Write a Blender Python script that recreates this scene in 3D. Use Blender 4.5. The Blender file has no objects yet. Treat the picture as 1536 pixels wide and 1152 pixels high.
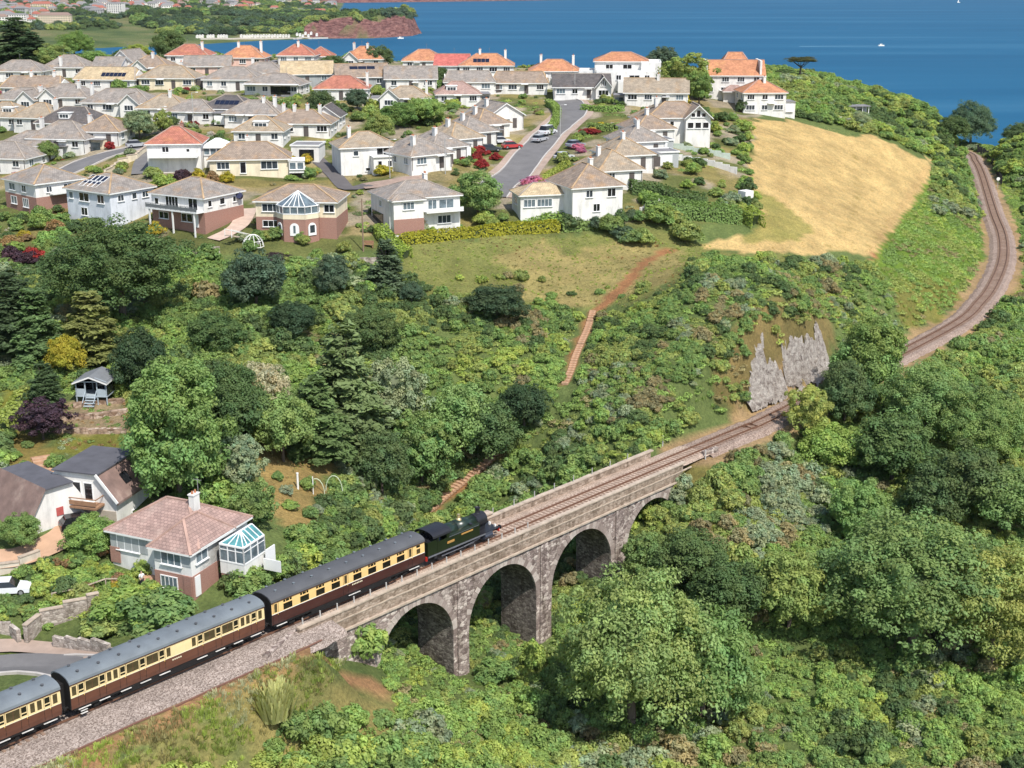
import bpy, bmesh, math, random
import numpy as np
from mathutils import Vector, Matrix
R = math.radians
SC = bpy.context.scene
COL = SC.collection
rng = random.Random(7)
nrs = np.random.RandomState(11)

# ------------------------------------------------------------ camera
CAM_H = 100.0
FPX = 2048.0
PITCH = math.atan(626.0 / FPX)
cam_d = bpy.data.cameras.new('camera')
cam = bpy.data.objects.new('camera', cam_d)
COL.objects.link(cam)
cam.location = (0, 0, CAM_H)
cam.rotation_euler = (math.pi / 2 - PITCH, 0, 0)
cam_d.sensor_width = 36.0
cam_d.lens = 36.0 * FPX / 1536.0
cam_d.clip_start = 1.0
cam_d.clip_end = 60000.0
SC.camera = cam
SC.render.resolution_x = 1024
SC.render.resolution_y = 768

# ------------------------------------------------------------ sky and sun
SUN_AZ = math.atan2(0.50, -0.87)      # where the sun stands, seen from above
SUN_EL = R(54)
world = bpy.data.worlds.new('World')
SC.world = world
world.use_nodes = True
wn = world.node_tree.nodes
wn.clear()
w_out = wn.new('ShaderNodeOutputWorld')
w_bg = wn.new('ShaderNodeBackground')
w_sky = wn.new('ShaderNodeTexSky')
w_sky.sky_type = 'NISHITA'
w_sky.sun_disc = False
w_sky.sun_elevation = SUN_EL
w_sky.sun_rotation = SUN_AZ
w_sky.air_density = 1.0
w_sky.dust_density = 1.2
w_sky.ozone_density = 1.0
w_bg.inputs[1].default_value = 0.14
world.node_tree.links.new(w_sky.outputs[0], w_bg.inputs[0])
world.node_tree.links.new(w_bg.outputs[0], w_out.inputs[0])
sun_d = bpy.data.lights.new('sun', 'SUN')
sun_d.energy = 4.3
sun_d.angle = R(0.55)
sun_d.color = (1.0, 0.955, 0.88)
sun = bpy.data.objects.new('sun', sun_d)
COL.objects.link(sun)
sdir = Vector((math.sin(SUN_AZ) * math.cos(SUN_EL), math.cos(SUN_AZ) * math.cos(SUN_EL), math.sin(SUN_EL)))
sun.rotation_euler = sdir.to_track_quat('Z', 'Y').to_euler()
sun.location = (60, -60, 200)
SC.view_settings.view_transform = 'Standard'
SC.view_settings.look = 'None'
SC.view_settings.exposure = 0.3
SC.view_settings.gamma = 1.0
SC.view_settings.use_curve_mapping = False
SC.cycles.max_bounces = 6
SC.cycles.diffuse_bounces = 3
SC.cycles.transparent_max_bounces = 4
SC.cycles.use_denoising = True
# ------------------------------------------------------------ helpers
class MB:
    """collects faces and links them as ONE mesh object"""
    def __init__(s):
        s.v = []; s.f = []; s.m = []; s.uv = {}
    def add(s, vs, fs, mi=0):
        n = len(s.v)
        s.v.extend([tuple(p) for p in vs])
        for q in fs:
            s.f.append(tuple(i + n for i in q)); s.m.append(mi)
        return s
    def box(s, c, d, rz=0.0, mi=0):
        cx, cy, cz = c; hx, hy, hz = d[0] / 2, d[1] / 2, d[2] / 2
        ca, sa = math.cos(rz), math.sin(rz)
        vs = []
        for z in (-hz, hz):
            for x, y in ((-hx, -hy), (hx, -hy), (hx, hy), (-hx, hy)):
                vs.append((cx + x * ca - y * sa, cy + x * sa + y * ca, cz + z))
        return s.add(vs, [(0, 3, 2, 1), (4, 5, 6, 7), (0, 1, 5, 4), (1, 2, 6, 5), (2, 3, 7, 6), (3, 0, 4, 7)], mi)
    def prism(s, poly, z0, z1, mi=0):
        n = len(poly)
        vs = [(x, y, z0) for x, y in poly] + [(x, y, z1) for x, y in poly]
        fs = [tuple(range(n - 1, -1, -1)), tuple(range(n, 2 * n))]
        fs += [(i, (i + 1) % n, n + (i + 1) % n, n + i) for i in range(n)]
        return s.add(vs, fs, mi)
    def sweep(s, prof, x0, x1, mi=0, caps=True):
        """profile in (y, z), swept along x"""
        n = len(prof)
        vs = [(x0, y, z) for y, z in prof] + [(x1, y, z) for y, z in prof]
        fs = [(i, (i + 1) % n, n + (i + 1) % n, n + i) for i in range(n)]
        if caps:
            fs += [tuple(range(n - 1, -1, -1)), tuple(range(n, 2 * n))]
        return s.add(vs, fs, mi)
    def cyl(s, p0, p1, r0, r1=None, n=10, mi=0, caps=True):
        r1 = r0 if r1 is None else r1
        p0 = Vector(p0); p1 = Vector(p1); d = (p1 - p0).normalized()
        a = d.orthogonal().normalized(); b = d.cross(a)
        vs = []
        for p, r in ((p0, r0), (p1, r1)):
            for i in range(n):
                t = 2 * math.pi * i / n
                vs.append(p + (a * math.cos(t) + b * math.sin(t)) * r)
        fs = [(i, (i + 1) % n, n + (i + 1) % n, n + i) for i in range(n)]
        if caps:
            fs += [tuple(range(n - 1, -1, -1)), tuple(range(n, 2 * n))]
        return s.add(vs, fs, mi)
    def bar(s, p0, p1, w, h, mi=0):
        """rectangular bar between two points, h measured upwards"""
        p0 = Vector(p0); p1 = Vector(p1); d = (p1 - p0)
        if d.length < 1e-6: return s
        d.normalize()
        side = d.cross(Vector((0, 0, 1)))
        side = Vector((1, 0, 0)) if side.length < 1e-4 else side.normalized()
        up = side.cross(d)
        vs = []
        for p in (p0, p1):
            for a, b in ((-1, -1), (1, -1), (1, 1), (-1, 1)):
                vs.append(p + side * a * w / 2 + up * b * h / 2)
        return s.add(vs, [(0, 1, 2, 3), (7, 6, 5, 4), (0, 4, 5, 1), (1, 5, 6, 2), (2, 6, 7, 3), (3, 7, 4, 0)], mi)
    def lathe(s, prof, o, n=12, mi=0):
        """profile of (r, z) turned round the vertical through o"""
        vs = []; fs = []
        m = len(prof)
        for r, z in prof:
            for i in range(n):
                t = 2 * math.pi * i / n
                vs.append((o[0] + r * math.cos(t), o[1] + r * math.sin(t), o[2] + z))
        for k in range(m - 1):
            for i in range(n):
                j = (i + 1) % n
                fs.append((k * n + i, k * n + j, (k + 1) * n + j, (k + 1) * n + i))
        fs.append(tuple(range(n - 1, -1, -1))); fs.append(tuple(range((m - 1) * n, m * n)))
        return s.add(vs, fs, mi)
    def mesh(s, name, mats, smooth=False):
        me = bpy.data.meshes.new(name)
        me.from_pydata(s.v, [], s.f)
        if not isinstance(mats, (list, tuple)): mats = [mats]
        for m in mats: me.materials.append(m)
        if len(mats) > 1: me.polygons.foreach_set('material_index', s.m)
        if smooth: me.polygons.foreach_set('use_smooth', [True] * len(me.polygons))
        bm = bmesh.new(); bm.from_mesh(me)
        bmesh.ops.recalc_face_normals(bm, faces=bm.faces)
        bm.to_mesh(me); bm.free()
        me.update()
        return me
    def build(s, name, mats, parent=None, smooth=False):
        return link(name, s.mesh(name, mats, smooth), parent)

def link(name, me, parent=None, loc=None, rz=None):
    o = bpy.data.objects.new(name, me)
    COL.objects.link(o)
    if parent is not None: o.parent = parent
    if loc is not None: o.location = loc
    if rz is not None: o.rotation_euler = (0, 0, rz)
    return o
def empty(name, loc=(0, 0, 0), rz=0.0):
    o = bpy.data.objects.new(name, None)
    COL.objects.link(o)
    o.location = loc; o.rotation_euler = (0, 0, rz); o.empty_display_size = 0.5
    return o
def tag(o, label=None, cat=None, group=None, kind=None):
    if label: o['label'] = label
    if cat: o['category'] = cat
    if group: o['group'] = group
    if kind: o['kind'] = kind
    return o
def copy_tree(o, parent=None):
    c = o.copy(); COL.objects.link(c); c.parent = parent
    for ch in o.children: copy_tree(ch, c)
    return c

# ------------------------------------------------------------ materials
MATS = {}
def srgb(r, g, b):
    f = lambda c: (c / 255 / 12.92) if c / 255 <= 0.04045 else ((c / 255 + 0.055) / 1.055) ** 2.4
    return (f(r), f(g), f(b))
class NT:
    def __init__(s, name):
        s.m = bpy.data.materials.new(name); s.m.use_nodes = True
        s.t = s.m.node_tree; s.t.nodes.clear()
        s.out = s.t.nodes.new('ShaderNodeOutputMaterial')
        s.b = s.t.nodes.new('ShaderNodeBsdfPrincipled')
        s.t.links.new(s.b.outputs[0], s.out.inputs[0])
        MATS[name] = s.m
    def n(s, kind, **kw):
        nd = s.t.nodes.new('ShaderNode' + kind)
        for k, v in kw.items(): setattr(nd, k, v)
        return nd
    def l(s, a, b): s.t.links.new(a, b)
    def coord(s, what='Object'):
        return s.n('TexCoord').outputs[what]
    def noise(s, vec, scale, detail=3.0, rough=0.55, out='Fac'):
        nd = s.n('TexNoise'); nd.inputs['Scale'].default_value = scale
        nd.inputs['Detail'].default_value = detail; nd.inputs['Roughness'].default_value = rough
        s.l(vec, nd.inputs['Vector']); return nd.outputs[out]
    def ramp(s, fac, stops):
        nd = s.n('ValToRGB'); e = nd.color_ramp.elements
        while len(e) < len(stops): e.new(0.5)
        for i, (p, c) in enumerate(stops):
            e[i].position = p; e[i].color = (*c, 1.0) if len(c) == 3 else c
        s.l(fac, nd.inputs[0]); return nd.outputs[0]
    def mix(s, fac, a, b, mode='MIX'):
        nd = s.n('Mix', data_type='RGBA', blend_type=mode)
        for k, x in ((0, fac), (6, a), (7, b)):
            if isinstance(x, (int, float)): nd.inputs[k].default_value = x
            elif isinstance(x, tuple): nd.inputs[k].default_value = (*x, 1.0) if len(x) == 3 else x
            else: s.l(x, nd.inputs[k])
        return nd.outputs[2]
    def math(s, op, a, b=0.0):
        nd = s.n('Math', operation=op)
        for k, x in ((0, a), (1, b)):
            if isinstance(x, (int, float)): nd.inputs[k].default_value = x
            else: s.l(x, nd.inputs[k])
        return nd.outputs[0]
    def bump(s, h, strength=0.3, dist=0.05):
        nd = s.n('Bump'); nd.inputs['Strength'].default_value = strength; nd.inputs['Distance'].default_value = dist
        s.l(h, nd.inputs['Height']); s.l(nd.outputs[0], s.b.inputs['Normal'])
    def done(s, col=None, rough=0.8, spec=0.3, metal=0.0):
        if col is not None:
            if isinstance(col, tuple): s.b.inputs['Base Color'].default_value = (*col, 1.0)
            else: s.l(col, s.b.inputs['Base Color'])
        s.b.inputs['Roughness'].default_value = rough
        s.b.inputs['Specular IOR Level'].default_value = spec
        s.b.inputs['Metallic'].default_value = metal
        return s.m
def plain(name, col, rough=0.7, var=0.12, scale=1.5, spec=0.3, metal=0.0, bump=0.0, bscale=20.0):
    """one colour with soft uneven wear"""
    if name in MATS: return MATS[name]
    t = NT(name); c = t.coord()
    a = tuple(min(1, x * (1 + var)) for x in col); b = tuple(x * (1 - var) for x in col)
    n = t.noise(c, scale, 5.0, 0.6)
    k = t.ramp(n, [(0.3, b), (0.7, a)])
    if bump: t.bump(t.noise(c, bscale, 3.0), bump, 0.05)
    return t.done(k, rough, spec, metal)
# ------------------------------------------------------------ survey: sight lines to places on the ground
_sp, _cp = math.sin(PITCH), math.cos(PITCH)
def sight(x, y):
    xs = (x - 768.0) / FPX; ys = (y - 576.0) / FPX
    return np.array([xs, _cp - ys * _sp, -_sp - ys * _cp])
def at_level(x, y, z):
    d = sight(x, y); k = (z - CAM_H) / d[2]
    return np.array([0, 0, CAM_H]) + k * d
def seen_at(X, Y, Z):
    """photo coordinates of world points (arrays)"""
    v2 = Z - CAM_H
    zc = Y * _cp - v2 * _sp; yc = -(Y * _sp + v2 * _cp)
    return 768 + FPX * X / zc, 576 + FPX * yc / zc

# ------------------------------------------------------------ railway alignment
TC = np.array([-37.0, 99.62]); TD = np.array([0.66402, 0.74771]); TN = np.array([TD[1], -TD[0]])
def rail_z_t(t): return 41.0 - 0.0135 * t
ALIGN = []
for t in np.arange(-46, 112, 4.0):
    p = TC + TD * t; ALIGN.append((p[0], p[1], rail_z_t(t)))
_far = [at_level(x, y, 39.3) for x, y in ((1420, 492), (1472, 450), (1494, 417), (1505, 384), (1503, 350.5), (1490.5, 317), (1473, 261), (1463, 240.6), (1450, 227))]
_far.append(_far[-1] + np.array([-4, 40, 0])); _far.append(_far[-1] + np.array([-30, 40, 0]))
ALIGN += [tuple(p) for p in _far]
def catmull(P, step=1.0):
    P = np.array(P); out = []
    for i in range(len(P) - 1):
        p0 = P[max(i - 1, 0)]; p1 = P[i]; p2 = P[i + 1]; p3 = P[min(i + 2, len(P) - 1)]
        n = max(1, int(np.linalg.norm(p2 - p1) / step))
        for k in range(n):
            u = k / n
            out.append(0.5 * ((2 * p1) + (-p0 + p2) * u + (2 * p0 - 5 * p1 + 4 * p2 - p3) * u * u + (-p0 + 3 * p1 - 3 * p2 + p3) * u ** 3))
    out.append(P[-1]); return np.array(out)
TRACK = catmull(ALIGN, 1.0)
def along(t): return TC + TD * t
def off_track(t, o): return TC + TD * t + TN * o

# ------------------------------------------------------------ ground levels
_cp_list = [
 # street, bungalow and gardens on the left
 (0,990,38.5),(60,985,38.5),(130,940,39.5),(0,890,41),(60,850,42.5),(260,885,41.3),(320,880,41),(430,830,41.3),(100,800,43.5),(0,780,44.5),
 (190,760,44),(150,665,46.5),(140,600,48.3),(30,640,47.5),(0,560,50),(300,760,43),(440,760,41.5),(440,700,42.0),(500,720,40),(560,760,36.5),
 (600,790,33.5),(640,765,31),(690,735,32.5),(740,690,35),(700,700,34),(600,680,36.5),(500,640,43),(400,600,47),(300,520,50.5),(200,450,53),
 (100,400,55.5),(0,420,55.5),
 # first row of houses and the grass bank before it
 (60,335,58),(180,345,58),(290,355,58),(450,365,57.5),(620,345,58),(680,340,57.5),(840,318,59),(560,400,54.7),(650,380,55.5),(760,370,55.5),(900,370,54.5),
 (1000,375,53.5),(960,400,53),(905,455,49.5),(875,490,47),(845,575,43),(800,640,39),(760,560,45),(660,480,49.5),(560,480,50.5),
 (1000,600,44.5),(950,640,42),(900,680,38.5),(1080,560,47.5),(1060,480,51),(1200,440,52.3),(1130,480,51),(1240,470,51),
 # field and coast
 (1080,370,53.5),(1310,382,48.5),(1395,240,53),(1130,180,65),(1240,280,55.5),(1250,200,61),(1350,450,44.5),(1420,400,43),(1440,300,44),(1400,200,54.5),
 (1530,420,38),(1536,300,40),(1530,240,45),(1520,212,47),(1504,216,45),(1470,215,46),(1200,112,68),(1300,142,64),(1400,168,59.5),(1420,195,54),
 # the estate
 (130,215,64.5),(30,240,62),(0,300,59.5),(375,252,63.5),(265,245,64.3),(460,245,63.3),(545,262,62.5),(650,250,64),(780,260,61.5),(755,278,61),(850,180,66.5),(860,152,68),
 (900,302,60.3),(930,250,63),(1000,270,61.5),(1100,300,58.5),(1100,200,65),(1000,200,65.5),(100,150,68.5),(300,150,69),(500,160,68.5),(700,150,68.5),
 (1000,150,68.5),(1140,150,67),(100,110,71),(300,105,71.5),(500,105,71.5),(700,108,71.3),(900,112,71),(1090,125,70),(0,110,71),(300,88,73),(500,88,72.6),(100,93,72.6),(700,99,72),(0,86,73),(620,95,72.3),(830,104,71.6),(950,108,71.2),
 # near side of the line and the wooded valley
 (200,1152,37.3),(420,1090,33.5),(480,1010,35.5),(620,1060,28.3),(700,1015,27.0),(830,1080,25.6),(1000,1120,25),(1300,1120,26),(1536,1100,27),
 (1000,900,30),(1100,780,36.3),(1060,720,38.0),(1200,850,31),(1400,800,31),(1536,750,33),(1300,650,36.5),(1450,600,37),(1536,520,37.5)]
_cw = [at_level(*c) for c in _cp_list]
for t, z in ((26, 37.5), (30, 35.2), (36, 31.5), (44, 27.4), (51, 26.2), (58, 25.6), (66, 26.0), (72, 28.5), (78, 32.5), (83, 35.3), (88, 38.0)):
    for o in (-3, 3): p = off_track(t, o); _cw.append(np.array([p[0], p[1], z + (0.6 if o < 0 else 0)]))
for p in TRACK[::6]:
    t = (p[:2] - TC) @ TD
    if t > 18 and t < 92: continue
    _cw.append(np.array([p[0], p[1], p[2] - 0.6]))
# beyond the frame and behind the ridge
for q in ((-190,70,37),(-120,70,36),(-60,70,33),(0,70,27),(60,70,24),(130,70,24),(230,80,22),(-200,150,46),(-210,250,61),(-230,350,69),(230,180,30),(240,260,30),
          (230,340,30),(200,400,33),(-250,440,73),(-150,470,71),(-80,490,64),(0,490,52),(80,490,42),(160,500,38),(220,480,28),(200,440,36),(-250,540,55),(-100,560,38),(0,560,25),(100,580,10),(230,580,0),
          (30,432,66),(90,455,60),(128,450,50)):
    _cw.append(np.array(q, float))
_cw = np.array(_cw)
def _tps(A, B):
    d2 = ((A[:, None, :] - B[None, :, :]) ** 2).sum(-1)
    return 0.5 * d2 * np.log(np.maximum(d2, 1e-9))
_n = len(_cw); _S = 100.0
_A = _cw[:, :2] / _S
_K = _tps(_A, _A) + np.eye(_n) * 0.004
_Pm = np.c_[np.ones(_n), _A]
_M = np.block([[_K, _Pm], [_Pm.T, np.zeros((3, 3))]])
_W = np.linalg.solve(_M, np.r_[_cw[:, 2], 0, 0, 0])
GX0, GX1, GY0, GY1, GS = -250.0, 250.0, 66.0, 590.0, 1.25
_gx = np.arange(GX0, GX1 + .1, GS); _gy = np.arange(GY0, GY1 + .1, GS)
XX, YY = np.meshgrid(_gx, _gy)
_flat = np.c_[XX.ravel(), YY.ravel()] / _S
ZZ = np.empty(len(_flat))
for i in range(0, len(_flat), 20000):
    q = _flat[i:i + 20000]
    ZZ[i:i + 20000] = _tps(q, _A) @ _W[:_n] + _W[_n] + q @ _W[_n + 1:]
ZZ = ZZ.reshape(XX.shape)
def vnoise(X, Y, s, seed=0):
    """smooth value noise in -1..1"""
    r = np.random.RandomState(seed).rand(64, 64) * 2 - 1
    u = X / s + 1000; v = Y / s + 1000
    i = np.floor(u).astype(int); j = np.floor(v).astype(int)
    a = u - i; b = v - j; a = a * a * (3 - 2 * a); b = b * b * (3 - 2 * b)
    g = lambda x, y: r[x % 64, y % 64]
    return (g(i, j) * (1 - a) + g(i + 1, j) * a) * (1 - b) + (g(i, j + 1) * (1 - a) + g(i + 1, j + 1) * a) * b
def smooth(e0, e1, x):
    u = np.clip((x - e0) / (e1 - e0), 0, 1); return u * u * (3 - 2 * u)
ZZ += 0.35 * vnoise(XX, YY, 9, 1) + 0.18 * vnoise(XX, YY, 4, 2)
# distance to the line
_dist = np.full(XX.shape, 1e9); _trz = np.zeros(XX.shape); _tt = np.zeros(XX.shape)
for p in TRACK[::2]:
    d = np.hypot(XX - p[0], YY - p[1]); m = d < _dist
    _dist[m] = d[m]; _trz[m] = p[2]; _tt[m] = (p[:2] - TC) @ TD
_side = (XX - TC[0]) * TN[0] + (YY - TC[1]) * TN[1]
_near = (_side > 0) & (_tt < 60)
_w = 1 - smooth(np.where(_near, 5.4, 3.4), np.where(_near, 9.5, 8.0), _dist)
_w *= np.where((_tt > 22) & (_tt < 90), np.maximum(1 - smooth(22, 27, _tt), smooth(84, 90, _tt)), 1.0)
ZZ = ZZ * (1 - _w) + (_trz - 0.72) * _w
# rock cutting: the hillside is cut back steeply behind the line
_beh = (_tt > 97) & (_tt < 128) & (_side < 0)
def hz(x, y):
    """ground level at a place"""
    u = (np.asarray(x, float) - GX0) / GS; v = (np.asarray(y, float) - GY0) / GS
    u = np.clip(u, 0, len(_gx) - 1.001); v = np.clip(v, 0, len(_gy) - 1.001)
    i = u.astype(int); j = v.astype(int); a = u - i; b = v - j
    return (ZZ[j, i] * (1 - a) + ZZ[j, i + 1] * a) * (1 - b) + (ZZ[j + 1, i] * (1 - a) + ZZ[j + 1, i + 1] * a) * b
def spot(x, y):
    """the place on the ground met by the sight line through photo point x, y"""
    d = sight(x, y)
    k = np.arange(85.0, 600.0, 0.6) / d[1]
    P = np.array([0, 0, CAM_H]) + k[:, None] * d
    below = P[:, 2] < hz(P[:, 0], P[:, 1])
    i = int(np.argmax(below)) if below.any() else len(k) - 1
    return Vector((P[i, 0], P[i, 1], float(hz(P[i, 0], P[i, 1]))))
def in_poly(px, py, poly):
    inside = np.zeros(np.shape(px), bool); n = len(poly); j = n - 1
    for i in range(n):
        xi, yi = poly[i]; xj, yj = poly[j]
        c = ((yi > py) != (yj > py)) & (px < (xj - xi) * (py - yi) / (yj - yi + 1e-12) + xi)
        inside ^= c; j = i
    return inside
PXX, PYY = seen_at(XX, YY, ZZ)

# ------------------------------------------------------------ what covers the ground
GREEN = np.array([0.125, 0.165, 0.06]); DRY = np.array([0.30, 0.20, 0.075]); STRAW = np.array([0.52, 0.37, 0.175])
SOIL = np.array([0.33, 0.165, 0.085]); LAWN = np.array([0.15, 0.165, 0.06]); PALE = np.array([0.33, 0.26, 0.19])
cover = np.zeros(XX.shape + (3,)) + GREEN
def paint(poly, col, amount=1.0, feather=6.0, ns=5.0, seed=3, rag=1.0):
    """cover a stretch of ground, with a ragged edge"""
    wx = PXX + feather * rag * vnoise(XX, YY, ns, seed); wy = PYY + feather * rag * vnoise(XX, YY, ns, seed + 9)
    m = in_poly(wx, wy, poly).astype(float)
    n2 = 0.5 + 0.5 * vnoise(XX, YY, ns * .6, seed + 4)
    m = m * (amount + (1 - amount) * n2 * amount)
    cover[:] = cover * (1 - m[..., None]) + np.array(col) * m[..., None]
paint([(-900,-50),(1200,-50),(1140,160),(1130,300),(1140,330),(960,345),(600,360),(560,380),(-900,400)], LAWN * 0.9, 0.9)
_est = in_poly(PXX, PYY, [(-900,-50),(1200,-50),(1140,160),(1128,300),(960,335),(760,340),(600,352),(-900,375)])
_pv = smooth(.12, .3, vnoise(XX, YY, 6, 71) + .5 * vnoise(XX, YY, 2.5, 72)) * _est
cover = cover * (1 - .8 * _pv[..., None]) + np.array([.40, .33, .275]) * .8 * _pv[..., None]
_pv = smooth(.25, .4, vnoise(XX, YY, 8, 73)) * _est
cover = cover * (1 - .7 * _pv[..., None]) + np.array([.30, .24, .10]) * .7 * _pv[..., None]
paint([(600,360),(960,345),(1080,370),(1200,385),(1260,420),(1000,420),(900,470),(640,440),(600,400)], (0.21,0.215,0.075), 0.85, 10, 7)
paint([(760,375),(960,360),(1030,380),(1000,430),(940,450),(820,440),(740,400)], (0.36,0.28,0.13), 0.55, 24, 5, 8)
paint([(1130,176),(1240,190),(1330,215),(1396,238),(1392,268),(1350,330),(1312,384),(1230,378),(1120,384),(1060,378),(1110,352),(1150,340),(1128,300)], STRAW, 1.0, 9, 6, 5)
for _q in ([(1281,228),(1284,262),(1286,300),(1276,335),(1255,362),(1236,374)], [(1384,268),(1352,312),(1322,350),(1300,372)]):
    paint([(x - 1.6, y) for x, y in _q] + [(x + 1.6, y) for x, y in _q[::-1]], (0.34,0.25,0.10), 0.8, 1.5, 3, 21)
for _k in range(7): paint([(1140 + 30 * _k, 185 + 8 * _k), (1156 + 30 * _k, 188 + 8 * _k), (1150 + 24 * _k, 372), (1138 + 24 * _k, 372)], STRAW * (.84 if _k % 2 else 1.1), 0.35, 14, 6, 60 + _k)
paint([(1132,285),(1165,300),(1215,345),(1218,362),(1120,372),(1100,368),(1140,340)], (0.27,0.25,0.08), 0.75, 14, 5, 6)
paint([(1390,245),(1397,240),(1395,275),(1330,375),(1312,385),(1300,378)], (0.46,0.31,0.15), 0.6, 5, 4, 7, 0.8)
paint([(1310,378),(1322,378),(1305,410),(1296,408)], SOIL, 1, 2, 3, 7)
paint([(1310,385),(1400,260),(1450,270),(1480,350),(1470,400),(1420,440),(1330,430)], (0.12,0.19,0.03), 0.9, 8, 6, 9)
paint([(1330,430),(1420,420),(1440,450),(1400,490),(1350,480)], (0.20,0.18,0.05), 0.7, 10, 5, 10)
paint([(1440,500),(1536,440),(1536,560),(1460,560)], (0.09,0.17,0.03), 0.9, 6, 6, 11)
paint([(1480,330),(1536,330),(1536,470),(1440,500),(1500,430)], (0.30,0.21,0.09), 0.6, 8, 5, 12)
# hillside paths
for pth, wd in (([(1005,372),(965,396),(940,424),(912,452),(888,470)], 7), ([(886,470),(878,492),(866,520),(856,548),(846,578)], 5.5), ([(752,672),(735,692),(700,720),(668,745),(640,768)], 7)):
    poly = [(x - wd, y - 2) for x, y in pth] + [(x + wd, y + 2) for x, y in pth[::-1]]
    paint(poly, SOIL, 1.0, 1.5, 3, 14)
# gardens
paint([(380,660),(470,670),(500,700),(470,790),(430,800),(380,720)], (0.34,0.235,0.10), 0.85, 8, 4, 15)
paint([(85,645),(190,650),(190,678),(80,682)], (0.20,0.20,0.05), 1, 3, 4, 16)
paint([(0,640),(60,650),(80,690),(0,700)], (0.27,0.20,0.07), 0.8, 6, 3, 17)
paint([(85,600),(190,595),(195,650),(80,650)], (0.36,0.26,0.18), 0.7, 6, 2.5, 18)
paint([(0,560),(40,570),(30,640),(0,650)], (0.22,0.21,0.04), 0.8, 6, 3, 18)
paint([(1130,690),(1040,680),(1010,740),(1050,800),(1150,780)], (0.26,0.21,0.07), 0.6, 14, 4, 19)
paint([(1100,470),(1250,430),(1260,520),(1130,620),(1060,600)], (0.26,0.17,0.08), 0.55, 14, 4, 20)
# the near side of the line: spilt earth, then straw-coloured grass
_sd = _side + 0.6 * vnoise(XX, YY, 3, 31)
_m = ((_sd > 4.4) & (_sd < 6.4) & (_tt < 31) & (_tt > -40)).astype(float)[..., None]; cover = cover * (1 - _m * .9) + np.array([0.36, 0.20, 0.115]) * _m * .9
_sd = _side + 1.5 * vnoise(XX, YY, 4, 32)
_m = ((_sd > 6.4) & (_sd < 11) & (_tt < 32) & (_tt > -40)).astype(float)[..., None] * (0.55 + 0.45 * vnoise(XX, YY, 3, 33))[..., None]
cover = cover * (1 - _m) + np.array([0.40, 0.31, 0.13]) * _m
_m = ((_dist < 4.2 + 1.2 * vnoise(XX, YY, 4, 34)) & (_tt > 88)).astype(float)[..., None] * 0.85
cover = cover * (1 - _m) + np.array([0.38, 0.25, 0.15]) * _m
cover *= (1 + 0.16 * vnoise(XX, YY, 3.0, 41) + 0.12 * vnoise(XX, YY, 14, 42))[..., None]
cover = np.clip(cover, 0.01, 0.8)

def grid_mesh(name, X, Y, Z, mat, col=None):
    h, w = X.shape
    me = bpy.data.meshes.new(name)
    co = np.c_[X.ravel(), Y.ravel(), Z.ravel()].astype(np.float32)
    idx = np.arange(h * w).reshape(h, w)
    f = np.stack([idx[:-1, :-1], idx[:-1, 1:], idx[1:, 1:], idx[1:, :-1]], -1).reshape(-1, 4)
    me.vertices.add(len(co)); me.vertices.foreach_set('co', co.ravel())
    me.loops.add(f.size); me.loops.foreach_set('vertex_index', f.ravel().astype(np.int32))
    me.polygons.add(len(f)); me.polygons.foreach_set('loop_start', np.arange(0, f.size, 4, dtype=np.int32))
    me.update(calc_edges=True)
    me.polygons.foreach_set('use_smooth', np.ones(len(f), bool))
    me.materials.append(mat)
    if col is not None:
        a = me.color_attributes.new('cover', 'FLOAT_COLOR', 'POINT')
        a.data.foreach_set('color', np.c_[col.reshape(-1, 3), np.ones(h * w)].astype(np.float32).ravel())
    me.update(); me.validate()
    return me
def ground_material():
    t = NT('turf and soil'); c = t.coord()
    at = t.n('Attribute', attribute_name='cover')
    n1 = t.noise(c, 2.4, 6, 0.7); n2 = t.noise(c, 0.5, 4, 0.6)
    v = t.ramp(n1, [(0.25, (0.55, 0.56, 0.55)), (0.75, (1.35, 1.33, 1.25))])
    k = t.mix(1.0, at.outputs['Color'], v, 'MULTIPLY')
    v2 = t.ramp(n2, [(0.3, (0.80, 0.84, 0.80)), (0.7, (1.16, 1.12, 1.05))])
    k = t.mix(1.0, k, v2, 'MULTIPLY')
    t.bump(t.noise(c, 3.0, 6, 0.75), 0.9, 0.35)
    return t.done(k, 0.95, 0.1)
tag(link('ground', grid_mesh('ground', XX, YY, ZZ, ground_material(), cover)), kind='structure')

# ------------------------------------------------------------ sea
def sea_material():
    t = NT('sea water'); c = t.coord()
    mp = t.n('Mapping'); mp.inputs['Scale'].default_value = (0.0009, 0.0075, 1); t.l(c, mp.inputs[0])
    n = t.noise(mp.outputs[0], 1.0, 5, 0.55)
    k = t.ramp(n, [(0.30, (0.004, 0.074, 0.158)), (0.55, (0.008, 0.092, 0.185)), (0.68, (0.022, 0.118, 0.215))])
    t.bump(t.noise(c, 0.25, 4, 0.6), 0.25, 0.5)
    return t.done(k, 0.6, 0.10)
b = MB(); b.add([(-29000, 200, 0), (29000, 200, 0), (29000, 29500, 0), (-29000, 29500, 0)], [(0, 1, 2, 3)])
tag(b.build('sea', sea_material()), kind='structure')
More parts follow.
